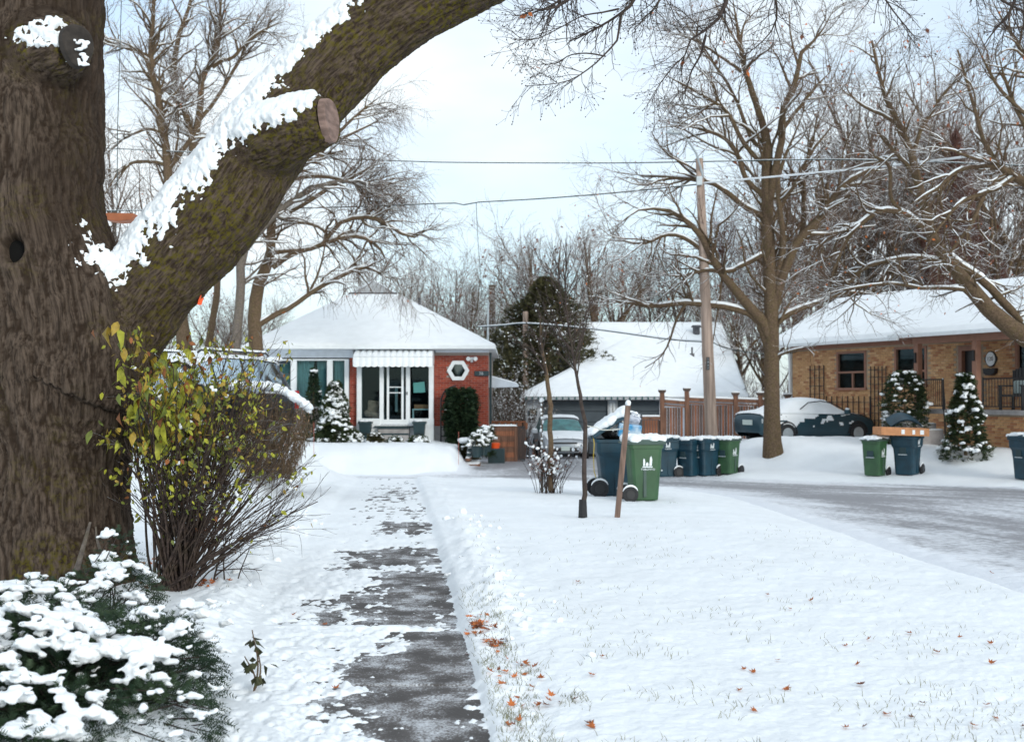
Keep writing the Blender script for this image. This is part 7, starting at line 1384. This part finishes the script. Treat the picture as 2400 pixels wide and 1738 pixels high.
X = hx(1160, 38.6); bk = thing('orange_bucket', 'bright orange bucket on a dark low block beside the gate', 'bucket', (X, 38.6, hz(1050, 38.6))); MB().tube([(0, 0, 0), (0, 0, .17)], [.14, .17], 18).build('pail', M['orange'], bk); MB().tube([(-.17 * math.cos(a), -.02, .16 + .08 * math.sin(a)) for a in np.linspace(0, PI, 10)], .006, 5).build('bail', M['black'], bk)
tag(MB().box(X - .22, X + .32, 38.4, 38.8, bz(X, 38.6), hz(1050, 38.6) - .002).build('stone_block', M['planter'], bevel=.02), 'low dark block carrying the orange bucket', 'block')
for (sx, Yv, h, sp_) in ((1175, 45.5, 2.6, 1.0), (1205, 46.5, 3.4, 1.1)): X, Y = at(sx, Yv); twig_bush('snowy_bush', 'snow laden tangled bush %s the side canopy' % ('under' if sx < 1190 else 'right of'), X, Y, h, sp_, 60, m='twig_snowy', snow=260, r0=.014)
# low white garden rail before the flower bed
# ------------------------------------------------------------------ cedar between the houses
def cedar():
    rng = np.random.default_rng(14); Yc = 53.0; X = float(S(1290, 900, Yc)[0]); zb_ = -.8; zt_ = float(S(1290, 655, Yc)[2]); h = zt_ - zb_; off = np.array([X, Yc, zb_]); r = thing('cedar_tree', 'tall bushy olive green cedar flecked with snow behind the drive', 'tree', off); n = 13000
    u = rng.random(n); a = rng.uniform(0, 2 * PI, n); prof = np.interp(u, [0, .25, .55, .75, .92, 1], [2.8, 3.0, 2.5, 1.6, .75, .1]); lob = 1 + .30 * np.sin(a * 3 + u * 8) + .2 * np.sin(a * 7 - u * 15) + .12 * np.sin(u * 40); R = prof * rng.uniform(.35, 1.0, n) ** .6 * lob; P = np.stack([R * np.cos(a) - .25 * u, R * np.sin(a), u * h], 1); dn = np.stack([np.cos(a), np.sin(a), .9 * np.ones(n)], 1) + rng.normal(size=(n, 3)) * .5; V, F = sprays(P, dn, .26, 3, .13, .035, rng); stuff(fast('foliage', V, F, M['cedar'], r, smooth=False)); MB().tube([(0, 0, 0), (-.1, 0, h * .5), (-.25, 0, h * .95)], [.22, .14, .03], 10).build('trunk', M['bark'], r)
    k = rng.choice(n, 900); k = k[u[k] < .85]; V, F = blobs([(P[i] + np.array([0, 0, .06]), (rng.uniform(.04, .10), rng.uniform(.04, .10), .03)) for i in k if P[i][1] < .5], .035, .6, 8, 1); stuff(fast('snow_clumps', V, F, M['snow'], r))
cedar()
# ------------------------------------------------------------------ bare trees with traced limbs
def build_tree(name, lab, Y0, lines, n1, n2_, n3, L1, L2, L3, barkm='bark', twigm='twig', grav=(.02, .0, 0), r1=(.012, .05), r2=(.006, .016), r3=(.0045, .007), snow=.9, leaves=0, base=None, seed=1, wander=(.16, .18, .2), group=None, dsp=.5, ang=(28, 62), n0=16, extra=None, offs=True):
    rng = np.random.default_rng(seed); P, R = traced(lines, Y0, n0); z = P[0, 0, 2]
    R[1:] = R[1:] * np.clip((1 - np.linspace(0, 1, n0)) * 3.2 + .12, 0, 1)[None]
    # give traced limbs depth: each drifts forward or back
    for i in range(1, len(P)):
        if offs: P[i, :, 1] += rng.uniform(-1, 1) * dsp * np.linspace(0, 1, n0) ** 1.1 * np.linalg.norm(P[i, -1] - P[i, 0]) * .5
    P = P + np.cumsum(rng.normal(size=P.shape) * .012, 1) * (np.arange(len(P)) > 0)[:, None, None]
    off = np.array([P[0, 0, 0], P[0, 0, 1], bz(P[0, 0, 0], P[0, 0, 1])]) if base is None else np.array(base, float)
    r = thing(name, lab, 'tree', off, group=group)
    V, F = tubes(P[:1], R[:1], 14); fast('trunk', V - off, F, M[barkm], r)
    for i in range(1, len(P)): V, F = tubes(P[i:i + 1], R[i:i + 1], 8); fast('limb', V - off, F, M[barkm], r)
    Pl, Rl = (P[1:], R[1:]) if len(P) > 1 else (P, R)
    src, rs = (P, R) if extra is None else (P[extra:], R[extra:])
    P1, R1 = grow(src, rs, n1, L1, ang, n=9, t0=.30, wander=wander[0], grav=grav[0], ratio=.6, rmin=r1[0], rmax=r1[1], tip=.3, rng=rng)
    P2, R2 = grow(P1, R1, n2_, L2, (25, 60), n=6, t0=.15, wander=wander[1], grav=grav[1], ratio=.6, rmin=r2[0], rmax=r2[1], tip=.4, rng=rng)
    P3, R3 = grow(P2, R2, n3, L3, (25, 60), n=3, t0=.1, wander=wander[2], grav=grav[2], ratio=.6, rmin=r3[0], rmax=r3[1], tip=.5, rng=rng)
    V, F = tubes(P1, R1, 5); fast('branches', V - off, F, M[barkm], r); V, F = merge([tubes(P2, R2, 3), tubes(P3, R3, 3)]); fast('twigs', V - off, F, M[twigm], r)
    if snow:
        l_ = [snow_on(Pl, Rl, 6, .62, rng, cover=snow), snow_on(P1, R1 * 1.15, 4, .7, rng, cover=snow), snow_on(P2, R2 * 1.15, 3, .8, rng, cover=snow * .5)]; V, F = merge(l_); stuff(fast('snow_cover', V - off, F, M['snow'], r))
    if leaves: pts = P3[:, -1]; V, F = leaf_quads(pts[rng.choice(len(pts), leaves)], .07, rng); stuff(fast('dead_leaves', V - off, F, M['leaf_orange'], r, smooth=False))
    return r, (P1, P2, P3)
gmx, gmy = 1711, 990
maple = [[(1713, 1025, 26), (1710, 985, 21), (1709, 900, 17.5), (1708, 700, 16), (1704, 600, 15), (1700, 500, 13.5), (1697, 400, 12), (1699, 330, 12), (1692, 285, 10)],
 [(1693, 290, 9), (1686, 262, 8), (1661, 204, 7), (1642, 162, 6), (1631, 111, 4.5), (1618, 55, 3), (1605, 0, 2)], [(1700, 480, 10), (1712, 409, 9), (1729, 306, 8), (1727, 255, 7), (1755, 192, 6), (1763, 140, 5), (1801, 102, 3.5), (1836, 34, 2)],
 [(1690, 480, 7), (1682, 472, 7), (1644, 451, 6.5), (1601, 413, 5.5), (1559, 396, 5), (1482, 383, 3.8), (1389, 375, 2)], [(1694, 440, 6.5), (1682, 426, 6.5), (1653, 396, 6), (1627, 332, 5), (1597, 298, 4.4), (1542, 277, 3.5), (1470, 262, 2)],
 [(1692, 362, 6), (1678, 353, 5.5), (1640, 315, 5), (1601, 255, 4.2), (1567, 238, 3.6), (1508, 213, 3), (1440, 179, 1.8)], [(1705, 745, 14), (1690, 712, 13), (1665, 685, 12), (1635, 651, 11), (1601, 609, 9), (1576, 566, 8), (1556, 528, 7), (1516, 485, 6), (1474, 464, 5), (1410, 468, 4), (1360, 508, 2.4)],
 [(1700, 770, 9), (1676, 705, 8), (1627, 680, 7.5), (1567, 673, 7), (1516, 668, 6), (1444, 677, 5), (1380, 668, 4), (1312, 668, 2.5)], [(1712, 690, 12), (1729, 617, 11), (1755, 549, 10), (1793, 507, 8.5), (1831, 451, 7), (1865, 417, 6), (1921, 387, 4.4), (1963, 349, 2.5)],
 [(1760, 545, 7), (1778, 510, 6), (1784, 426, 5), (1786, 383, 4.4), (1814, 298, 3.2), (1829, 240, 2)], [(1712, 640, 9), (1722, 600, 8), (1728, 540, 7), (1716, 468, 6), (1710, 409, 5), (1735, 330, 3.5), (1760, 260, 2.4)],
 [(1700, 560, 6), (1682, 565, 6), (1644, 583, 5.5), (1601, 598, 5), (1560, 596, 4), (1500, 610, 3), (1440, 600, 2)], [(1592, 600, 6), (1560, 560, 5.5), (1520, 530, 5), (1470, 520, 4), (1420, 540, 3), (1350, 530, 2)], [(1697, 520, 6), (1720, 470, 5), (1762, 400, 4.5), (1800, 330, 3.4), (1850, 260, 2)],
 [(1690, 330, 5), (1660, 300, 4.5), (1620, 200, 3.5), (1570, 120, 2.6), (1530, 60, 1.8)], [(1725, 300, 5), (1750, 260, 4.4), (1800, 200, 3.4), (1850, 150, 2.2)], [(1640, 160, 4), (1610, 130, 3.3), (1560, 90, 2.5), (1510, 60, 1.6)], [(1712, 720, 8), (1760, 690, 6.5), (1820, 668, 5), (1880, 650, 3.6), (1940, 660, 2)]]
build_tree('street_maple', 'large bare maple with snowy limbs on the bank right of the utility pole', 34.0, maple, 250, 1400, 3800, (.9, 2.8), (.5, 1.4), (.25, .75), leaves=260, seed=3, dsp=.7)
lean = [[(2440, 900, 32), (2330, 790, 24), (2267, 742, 21), (2223, 717, 19), (2192, 688, 18), (2139, 625, 16), (2094, 574, 14), (2059, 516, 12.5), (2046, 453, 11), (2028, 389, 9.5), (2017, 336, 8.5), (1998, 289, 7), (1965, 230, 5), (1945, 160, 4), (1930, 90, 2.5)],
 [(2100, 570, 10), (2123, 585, 9), (2176, 619, 9), (2230, 662, 10), (2300, 725, 12)], [(2110, 585, 7), (2080, 574, 6.5), (2020, 566, 6), (1953, 574, 5.5), (1908, 588, 5), (1874, 622, 4), (1840, 650, 3), (1795, 680, 2)],
 [(2060, 515, 8), (2041, 500, 7.5), (1998, 468, 7), (1953, 466, 6.5), (1927, 484, 6), (1895, 506, 5.5), (1848, 529, 4.5), (1815, 560, 3), (1795, 585, 2)], [(1996, 466, 5), (1969, 437, 4.5), (1967, 376, 4), (1943, 355, 3.5), (1900, 342, 2.6), (1850, 345, 1.6)],
 [(2150, 655, 6), (2139, 642, 5), (2075, 640, 4.5), (2028, 643, 4), (1967, 633, 3.6), (1900, 642, 3), (1848, 651, 2.4), (1790, 662, 1.6)], [(2030, 395, 6), (2012, 372, 5.5), (1990, 350, 4.6), (1960, 320, 3.6), (1935, 280, 2.6)], [(1895, 506, 4), (1877, 530, 3.5), (1860, 560, 3), (1844, 600, 2.4), (1828, 630, 1.6)], [(2020, 340, 5), (2040, 290, 4.5), (2075, 230, 3.6), (2120, 170, 2.6), (2150, 120, 1.6)], [(1999, 290, 4.5), (1960, 262, 4), (1900, 240, 3), (1860, 200, 2)]]
build_tree('leaning_tree', 'bare tree leaning in from the right edge across the tan brick house', 27.0, lean, 130, 560, 1300, (.6, 1.9), (.4, 1.0), (.2, .5), barkm='bark', twigm='twig', leaves=120, seed=5, dsp=.35, r1=(.009, .03), r2=(.005, .011), r3=(.0035, .0055), base=(D(2440, 900, 27)[0], 27.0, bz(D(2440, 900, 27)[0], 27)))
r3t = [[(2560, 1000, 34), (2480, 700, 28), (2380, 480, 20), (2300, 425, 13), (2267, 403, 11), (2231, 381, 9), (2205, 365, 7), (2180, 320, 5), (2160, 250, 4), (2140, 180, 3), (2120, 110, 2)], [(2215, 372, 6), (2180, 370, 5.5), (2139, 373, 5), (2110, 390, 4.6), (2075, 418, 4), (2040, 440, 3.4), (2006, 463, 2)], [(2240, 390, 6), (2202, 410, 5.5), (2160, 425, 5), (2112, 447, 4.4), (2085, 480, 3.6), (2059, 508, 3), (2020, 572, 1.8)], [(2240, 388, 6), (2205, 402, 6), (2180, 430, 5.4), (2149, 500, 4.8), (2120, 540, 4), (2095, 570, 2.6), (2070, 600, 1.6)],
 [(2205, 365, 4), (2150, 350, 3.6), (2100, 330, 3), (2060, 345, 2)], [(2140, 510, 3), (2150, 530, 2.6), (2155, 545, 2), (2180, 548, 1.4)], [(2400, 500, 12), (2350, 300, 9), (2290, 150, 7), (2240, 60, 5), (2200, -20, 3)], [(2350, 300, 7), (2280, 260, 5), (2220, 200, 4), (2180, 130, 3), (2150, 60, 2)], [(2300, 170, 6), (2290, 90, 4), (2275, 10, 3), (2260, -60, 2)], [(2290, 415, 8), (2300, 330, 7), (2260, 250, 5), (2235, 180, 4), (2225, 100, 2.4)]]
build_tree('overhanging_tree', 'snowy branches of a tree standing just outside the right edge', 24.0, r3t, 120, 560, 1400, (.6, 1.7), (.35, .9), (.18, .45), barkm='bark', twigm='twig', leaves=110, seed=6, dsp=.3, r1=(.009, .03), r2=(.005, .010), r3=(.003, .005), base=(D(2560, 1000, 24)[0], 24.0, bz(D(2560, 1000, 24)[0], 24)))
tA = [[(425, 860, 22), (414, 800, 18), (404, 730, 16), (392, 640, 13), (382, 520, 11), (371, 410, 10), (375, 361, 9.5), (360, 297, 9), (350, 208, 8), (331, 138, 6), (338, 64, 5), (340, -20, 3.5)], [(376, 370, 6), (400, 340, 6), (424, 310, 5), (440, 285, 4)], [(365, 366, 5), (340, 358, 4.5), (301, 356, 4), (270, 362, 3), (242, 375, 2)], [(340, 150, 4), (331, 124, 4), (276, 99, 3.6), (236, 82, 3), (180, 60, 2)], [(360, 297, 4), (330, 290, 3.5), (290, 310, 3), (250, 330, 2)], [(352, 215, 4), (390, 235, 4), (405, 250, 4)]]
build_tree('bare_tree', 'tall bare tree right beside the maple trunk with a wide reddish trunk foot', 42.0, tA, 110, 600, 1500, (1.0, 2.8), (.6, 1.5), (.3, .8), seed=7, dsp=.6, leaves=40, twigm='twig_snowy')
tB = [[(450, 830, 9), (462, 760, 8), (472, 700, 7.5), (484, 613, 7), (470, 540, 8), (450, 450, 9), (436, 390, 9.5), (429, 346, 10), (424, 297, 8), (410, 247, 7.5), (385, 188, 6.5), (390, 99, 5.5), (415, 30, 4), (430, -40, 2.6)], [(430, 330, 8), (430, 307, 8), (444, 247, 7.5), (449, 183, 7), (474, 143, 6), (484, 114, 5.5), (492, 50, 4.5), (499, -20, 3)], [(445, 262, 5), (449, 257, 4.5), (484, 198, 4), (518, 129, 3.6), (543, 64, 2.6), (560, 0, 2)], [(470, 150, 4.4), (490, 135, 4.4), (515, 133, 4), (550, 100, 3.5), (600, 70, 2.6), (640, 60, 1.8)], [(410, 250, 5), (380, 215, 4.4), (350, 190, 3.4), (310, 170, 2.4), (270, 165, 1.6)], [(484, 613, 5), (495, 608, 5), (502, 607, 3)]]
build_tree('bare_tree', 'forked bare tree with pale upright stems behind the snowy maple limb', 45.0, tB, 130, 750, 1900, (1.0, 2.8), (.6, 1.5), (.3, .8), seed=8, dsp=.6, leaves=40, twigm='twig_snowy')
tC = [[(566, 820, 17), (568, 780, 16), (563, 702, 15), (570, 640, 14), (580, 610, 13), (598, 570, 11), (600, 520, 10), (603, 470, 10), (615, 430, 9), (627, 405, 8), (650, 380, 6), (700, 350, 4.5), (760, 335, 3)], [(602, 592, 7), (620, 578, 7), (652, 559, 6.5), (699, 544, 6), (741, 529, 5.5), (770, 524, 5), (805, 526, 4.5), (838, 550, 3.6), (854, 582, 2.4), (862, 620, 1.5)], [(575, 718, 7), (590, 708, 6.5), (647, 678, 6), (697, 640, 5.5), (750, 612, 5), (809, 592, 4), (854, 615, 3), (899, 621, 2)], [(600, 560, 6), (640, 555, 5), (700, 548, 5), (725, 526, 5), (745, 500, 5), (770, 486, 5), (828, 482, 4.6), (860, 498, 4), (892, 518, 3.6), (931, 518, 3), (979, 462, 1.8)], [(610, 440, 6), (640, 400, 5.5), (660, 360, 5), (700, 330, 4.4), (760, 300, 3.4), (820, 270, 2.4), (870, 240, 1.6)], [(640, 395, 5), (690, 388, 4.6), (735, 392, 4), (790, 410, 3.4), (840, 425, 2.4), (900, 420, 1.6)], [(640, 470, 5), (690, 440, 5), (757, 400, 4.4), (805, 408, 3.6), (860, 400, 2.6), (930, 380, 1.6)], [(700, 345, 4), (740, 300, 3.6), (800, 240, 3), (850, 200, 2)], [(600, 470, 5), (640, 490, 4), (700, 500, 3.4), (740, 540, 2.4), (760, 570, 1.5)]]
_, ps = build_tree('spreading_tree', 'bare spreading tree with drooping twigs beside the bungalow roof', 38.0, tC, 160, 1100, 2700, (.9, 2.4), (.5, 1.3), (.35, .95), barkm='bark', twigm='twig', grav=(-.01, -.10, -.28), seed=9, dsp=.35, leaves=60)
tD = [[(514, 840, 12), (518, 791, 11), (528, 700, 10.5), (533, 640, 10), (533, 580, 10), (545, 545, 9.5), (593, 490, 9), (625, 460, 8), (652, 440, 7), (697, 415, 5.5), (760, 400, 4), (820, 405, 2.5)], [(545, 548, 5), (560, 510, 4.5), (590, 440, 3.5), (610, 380, 2.4)]]
build_tree('snowy_stem_tree', 'thin grey tree with snow plastered stem left of the spreading tree', 37.0, tD, 40, 220, 700, (.7, 1.8), (.4, 1.0), (.25, .6), barkm='bark_grey', twigm='twig', seed=10, dsp=.3)
tE = [[(455, 800, 7), (463, 740, 6.5), (473, 700, 6), (484, 620, 5), (500, 560, 4), (520, 500, 2.5)]]
# ------------------------------------------------------------------ woods behind: each tree its own, few prototypes sharing mesh data
def proto(seed, h, spread, n1, n2_, n3, barkm, twigm, upr=.1, th=.16, nlead=5, leaves=0, snow=.6):
    rng = np.random.default_rng(seed); P = []; R = []
    t = np.linspace(0, 1, 14); trunk = np.stack([.25 * np.sin(t * 3 + seed), .25 * np.cos(t * 2.3 + seed), t * h * .92], 1); P.append(trunk); R.append(np.linspace(th, .02, 14))
    for k in range(nlead):
        u = rng.uniform(.22, .6); a = rng.uniform(0, 2 * PI); s = np.array([np.interp(u * h * .92, trunk[:, 2], trunk[:, j]) for j in range(3)]); l = h * rng.uniform(.35, .55); d = np.array([math.cos(a) * spread, math.sin(a) * spread, 1.0]); d /= np.linalg.norm(d); tt = np.linspace(0, 1, 14)[:, None]; P.append(s + d * l * tt + np.array([0, 0, .12 * l]) * tt ** 2 + np.cumsum(rng.normal(size=(14, 3)) * .03, 0)); R.append(np.linspace(th * .55, .015, 14))
    P = np.array(P); R = np.array(R); P1, R1 = grow(P, R, n1, (.16 * h, .34 * h), (25, 60), n=8, t0=.25, wander=.15, grav=upr, ratio=.55, rmin=.015, rmax=.06, tip=.3, rng=rng); P2, R2 = grow(P1, R1, n2_, (.07 * h, .16 * h), (25, 60), n=5, t0=.15, wander=.18, grav=upr * .6, ratio=.6, rmin=.008, rmax=.018, tip=.4, rng=rng); P3, R3 = grow(P2, R2, n3, (.03 * h, .09 * h), (25, 60), n=3, t0=.1, wander=.2, ratio=.6, rmin=.006, rmax=.009, tip=.5, rng=rng)
    r = thing('woodland_tree', '', 'tree'); V, F = tubes(P, R, 8); fast('trunk', V, F, M[barkm], r); V, F = merge([tubes(P1, R1, 4), tubes(P2, R2, 3), tubes(P3, R3, 3)]); fast('branches', V, F, M[twigm], r)
    if snow: V, F = merge([snow_on(P[1:], R[1:], 5, .6, rng, cover=snow), snow_on(P1, R1 * 1.1, 4, .7, rng, cover=snow)]); stuff(fast('snow_cover', V, F, M['snow'], r))
    if leaves: V, F = leaf_quads(P3[rng.choice(len(P3), leaves), -1], .14, rng); stuff(fast('dead_leaves', V, F, M['leaf_brown'], r, smooth=False))
    return r
PR = [proto(31, 10, .75, 90, 480, 1100, 'bark', 'twig_snowy', leaves=120), proto(32, 11, .55, 90, 500, 1200, 'bark_grey', 'twig', upr=.16), proto(33, 9, .95, 90, 500, 1200, 'bark', 'twig_snowy', leaves=160), proto(34, 13, .28, 120, 600, 1200, 'bark', 'twig_red', upr=.22, nlead=3, th=.2, snow=.2, leaves=200)]
def woods():
    rng = random.Random(12); used = set()
    spec = [  # (src x, top src y, Y, proto, label)
     (960, 610, 60, 1, 'bare tree behind the left part of the bungalow roof'), (1010, 640, 58, 0, 'bare tree behind the right slope of the bungalow roof'), (1060, 600, 62, 1, 'thin bare tree above the right corner of the bungalow'), (1105, 640, 56, 2, 'snowy bare tree behind the bungalow corner'), (1150, 690, 55, 0, 'low snowy tree between the bungalow and the cedar'), (1190, 620, 64, 1, 'bare tree left of the cedar'),
     (1250, 560, 60, 2, 'reddish bare tree behind the top of the cedar'), (1320, 520, 62, 0, 'tall rounded bare tree right above the cedar'), (1390, 540, 60, 2, 'bare tree with few brown leaves behind the garage roof'), (1450, 560, 66, 0, 'bare tree above the middle of the snowy garage roof'), (1520, 600, 70, 2, 'bare tree behind the roof left of the utility pole'), (1600, 560, 66, 1, 'bare tree behind the utility pole'), (1660, 620, 62, 0, 'snowy bare tree between the pole and the street maple'),
     (1740, 640, 58, 2, 'snowy bare tree behind the trunk of the street maple'), (1800, 600, 54, 0, 'snowy bare tree at the left end of the tan brick house'), (1850, 380, 60, 1, 'tall bare tree over the left hip of the tan brick house'), (1910, 300, 62, 0, 'tall bare tree left of the reddish narrow tree'), (1960, 220, 66, 2, 'high crowned bare tree above the tan house ridge'), (2030, 260, 64, 1, 'bare tree directly left of the reddish narrow tree'), (2110, 150, 70, 0, 'high bare tree behind the reddish narrow tree'),
     (2290, 200, 66, 1, 'dark stemmed bare tree right of the reddish narrow tree'), (2340, 330, 60, 0, 'bare tree above the tan house roof near the right edge'), (2390, 160, 64, 2, 'tall bare tree at the upper right edge'), (2200, 260, 72, 3, 'bare tree far behind the tan house ridge'), (1700, 500, 74, 3, 'far bare tree behind the street maple crown'), (1780, 450, 76, 0, 'far bare tree right of the street maple crown'), (880, 700, 64, 0, 'low bare tree behind the bungalow gablet'),
     (300, 560, 56, 2, 'bare tree seen in the gap right of the old trunk'), (380, 640, 54, 0, 'low bare tree beyond the parked dark car'), (500, 680, 58, 2, 'low bare tree left of the bungalow roof'), (560, 700, 60, 1, 'bare tree behind the left end of the bungalow'), (640, 720, 62, 0, 'low bare tree over the left bungalow eave'), (260, 300, 60, 1, 'bare tree hidden mostly by the old maple trunk'), (60, 500, 60, 0, ''), (-150, 400, 55, 2, '')]
    H = [10, 11, 9, 13]; 
    for (sx, sy, Y, k, lab) in spec:
        if not lab: continue
        X = float(S(sx, 900, Y)[0]); z = -.3; h = float(S(sx, sy, Y)[2]) - z; o = PR[k] if k not in used else copy_tree(PR[k]); used.add(k); s = h / H[k]; o.location = (X, Y, z); o.rotation_euler.z = rng.uniform(0, 6.28); o.scale = (max(s, .75) * rng.uniform(.9, 1.15), max(s, .75) * rng.uniform(.9, 1.15), s); tag(o, lab, 'tree', 'bare trees in the woods behind the houses')
    for (sx, sy, Y, sc, lab) in [(2245, 300, 58, .85, 'dense reddish brown narrow tree rising behind the tan house ridge'), (2160, 520, 62, .7, 'lower reddish narrow tree left of the tallest reddish one'), (2330, 560, 60, .7, 'lower reddish narrow tree right of the tallest reddish one')]:
        X = float(S(sx, 900, Y)[0]); z = -.3; h = float(S(sx, sy, Y)[2]) - z
        rngn = np.random.default_rng(int(sx)); n = 6500; u = rngn.random(n) ** .8; a = rngn.uniform(0, 2 * PI, n); R_ = np.interp(u, [0, .3, .8, 1], [2.0, 2.3, 1.3, .1]) * sc * rngn.uniform(.1, 1, n) ** .6 * (1 + .2 * np.sin(a * 4 + u * 10)); P = np.stack([R_ * np.cos(a), R_ * np.sin(a), .8 + u * (h - .8)], 1); d = np.stack([np.cos(a) * .5, np.sin(a) * .5, rngn.uniform(.4, 1.3, n)], 1); d /= np.linalg.norm(d, axis=1, keepdims=True); L_ = rngn.uniform(.3, .7, n)[:, None]; r = thing('reddish_tree', lab, 'tree', (X, Y, z)); V, F = tubes(np.stack([P - d * L_, P], 1), np.tile([.014, .006], (n, 1)), 3); stuff(fast('twigs', V, F, M['twig_red'], r)); MB().tube([(0, 0, 0), (0, 0, h * .9)], [.2, .03], 9).build('trunk', M['bark'], r)
woods()
# thicket: low snowy brush between the trees, too tangled to count
def thicket():
    rng = np.random.default_rng(77); n = 8500; sx = rng.uniform(900, 2450, n); Y = rng.uniform(52, 74, n); t = (sx - 1200) / 2800; X = t * Y; topn = 2.3 + 1.1 * np.sin(sx / 60) + 2.2 * sst(1650, 2000, sx) + .8 * np.sin(sx / 23 + 1); z0 = -.4 + rng.random(n) ** 1.3 * topn; P0 = np.stack([X, Y, z0], 1); d = rng.normal(size=(n, 3)) * .55 + np.array([0, 0, .8]); d /= np.linalg.norm(d, axis=1, keepdims=True); L_ = rng.uniform(.5, 1.3, n)[:, None]; P1 = P0 + d * L_ * .5 + rng.normal(size=(n, 3)) * .06; P2 = P0 + d * L_ + rng.normal(size=(n, 3)) * .12
    V, F = tubes(np.stack([P0, P1, P2], 1), np.tile([.016, .011, .006], (n, 1)), 3); o = fast('brush_thicket', V, F, M['twig_snowy']); tag(o, 'tangled snow dusted brush filling the gaps behind the houses', 'brush', kind='stuff')
thicket()
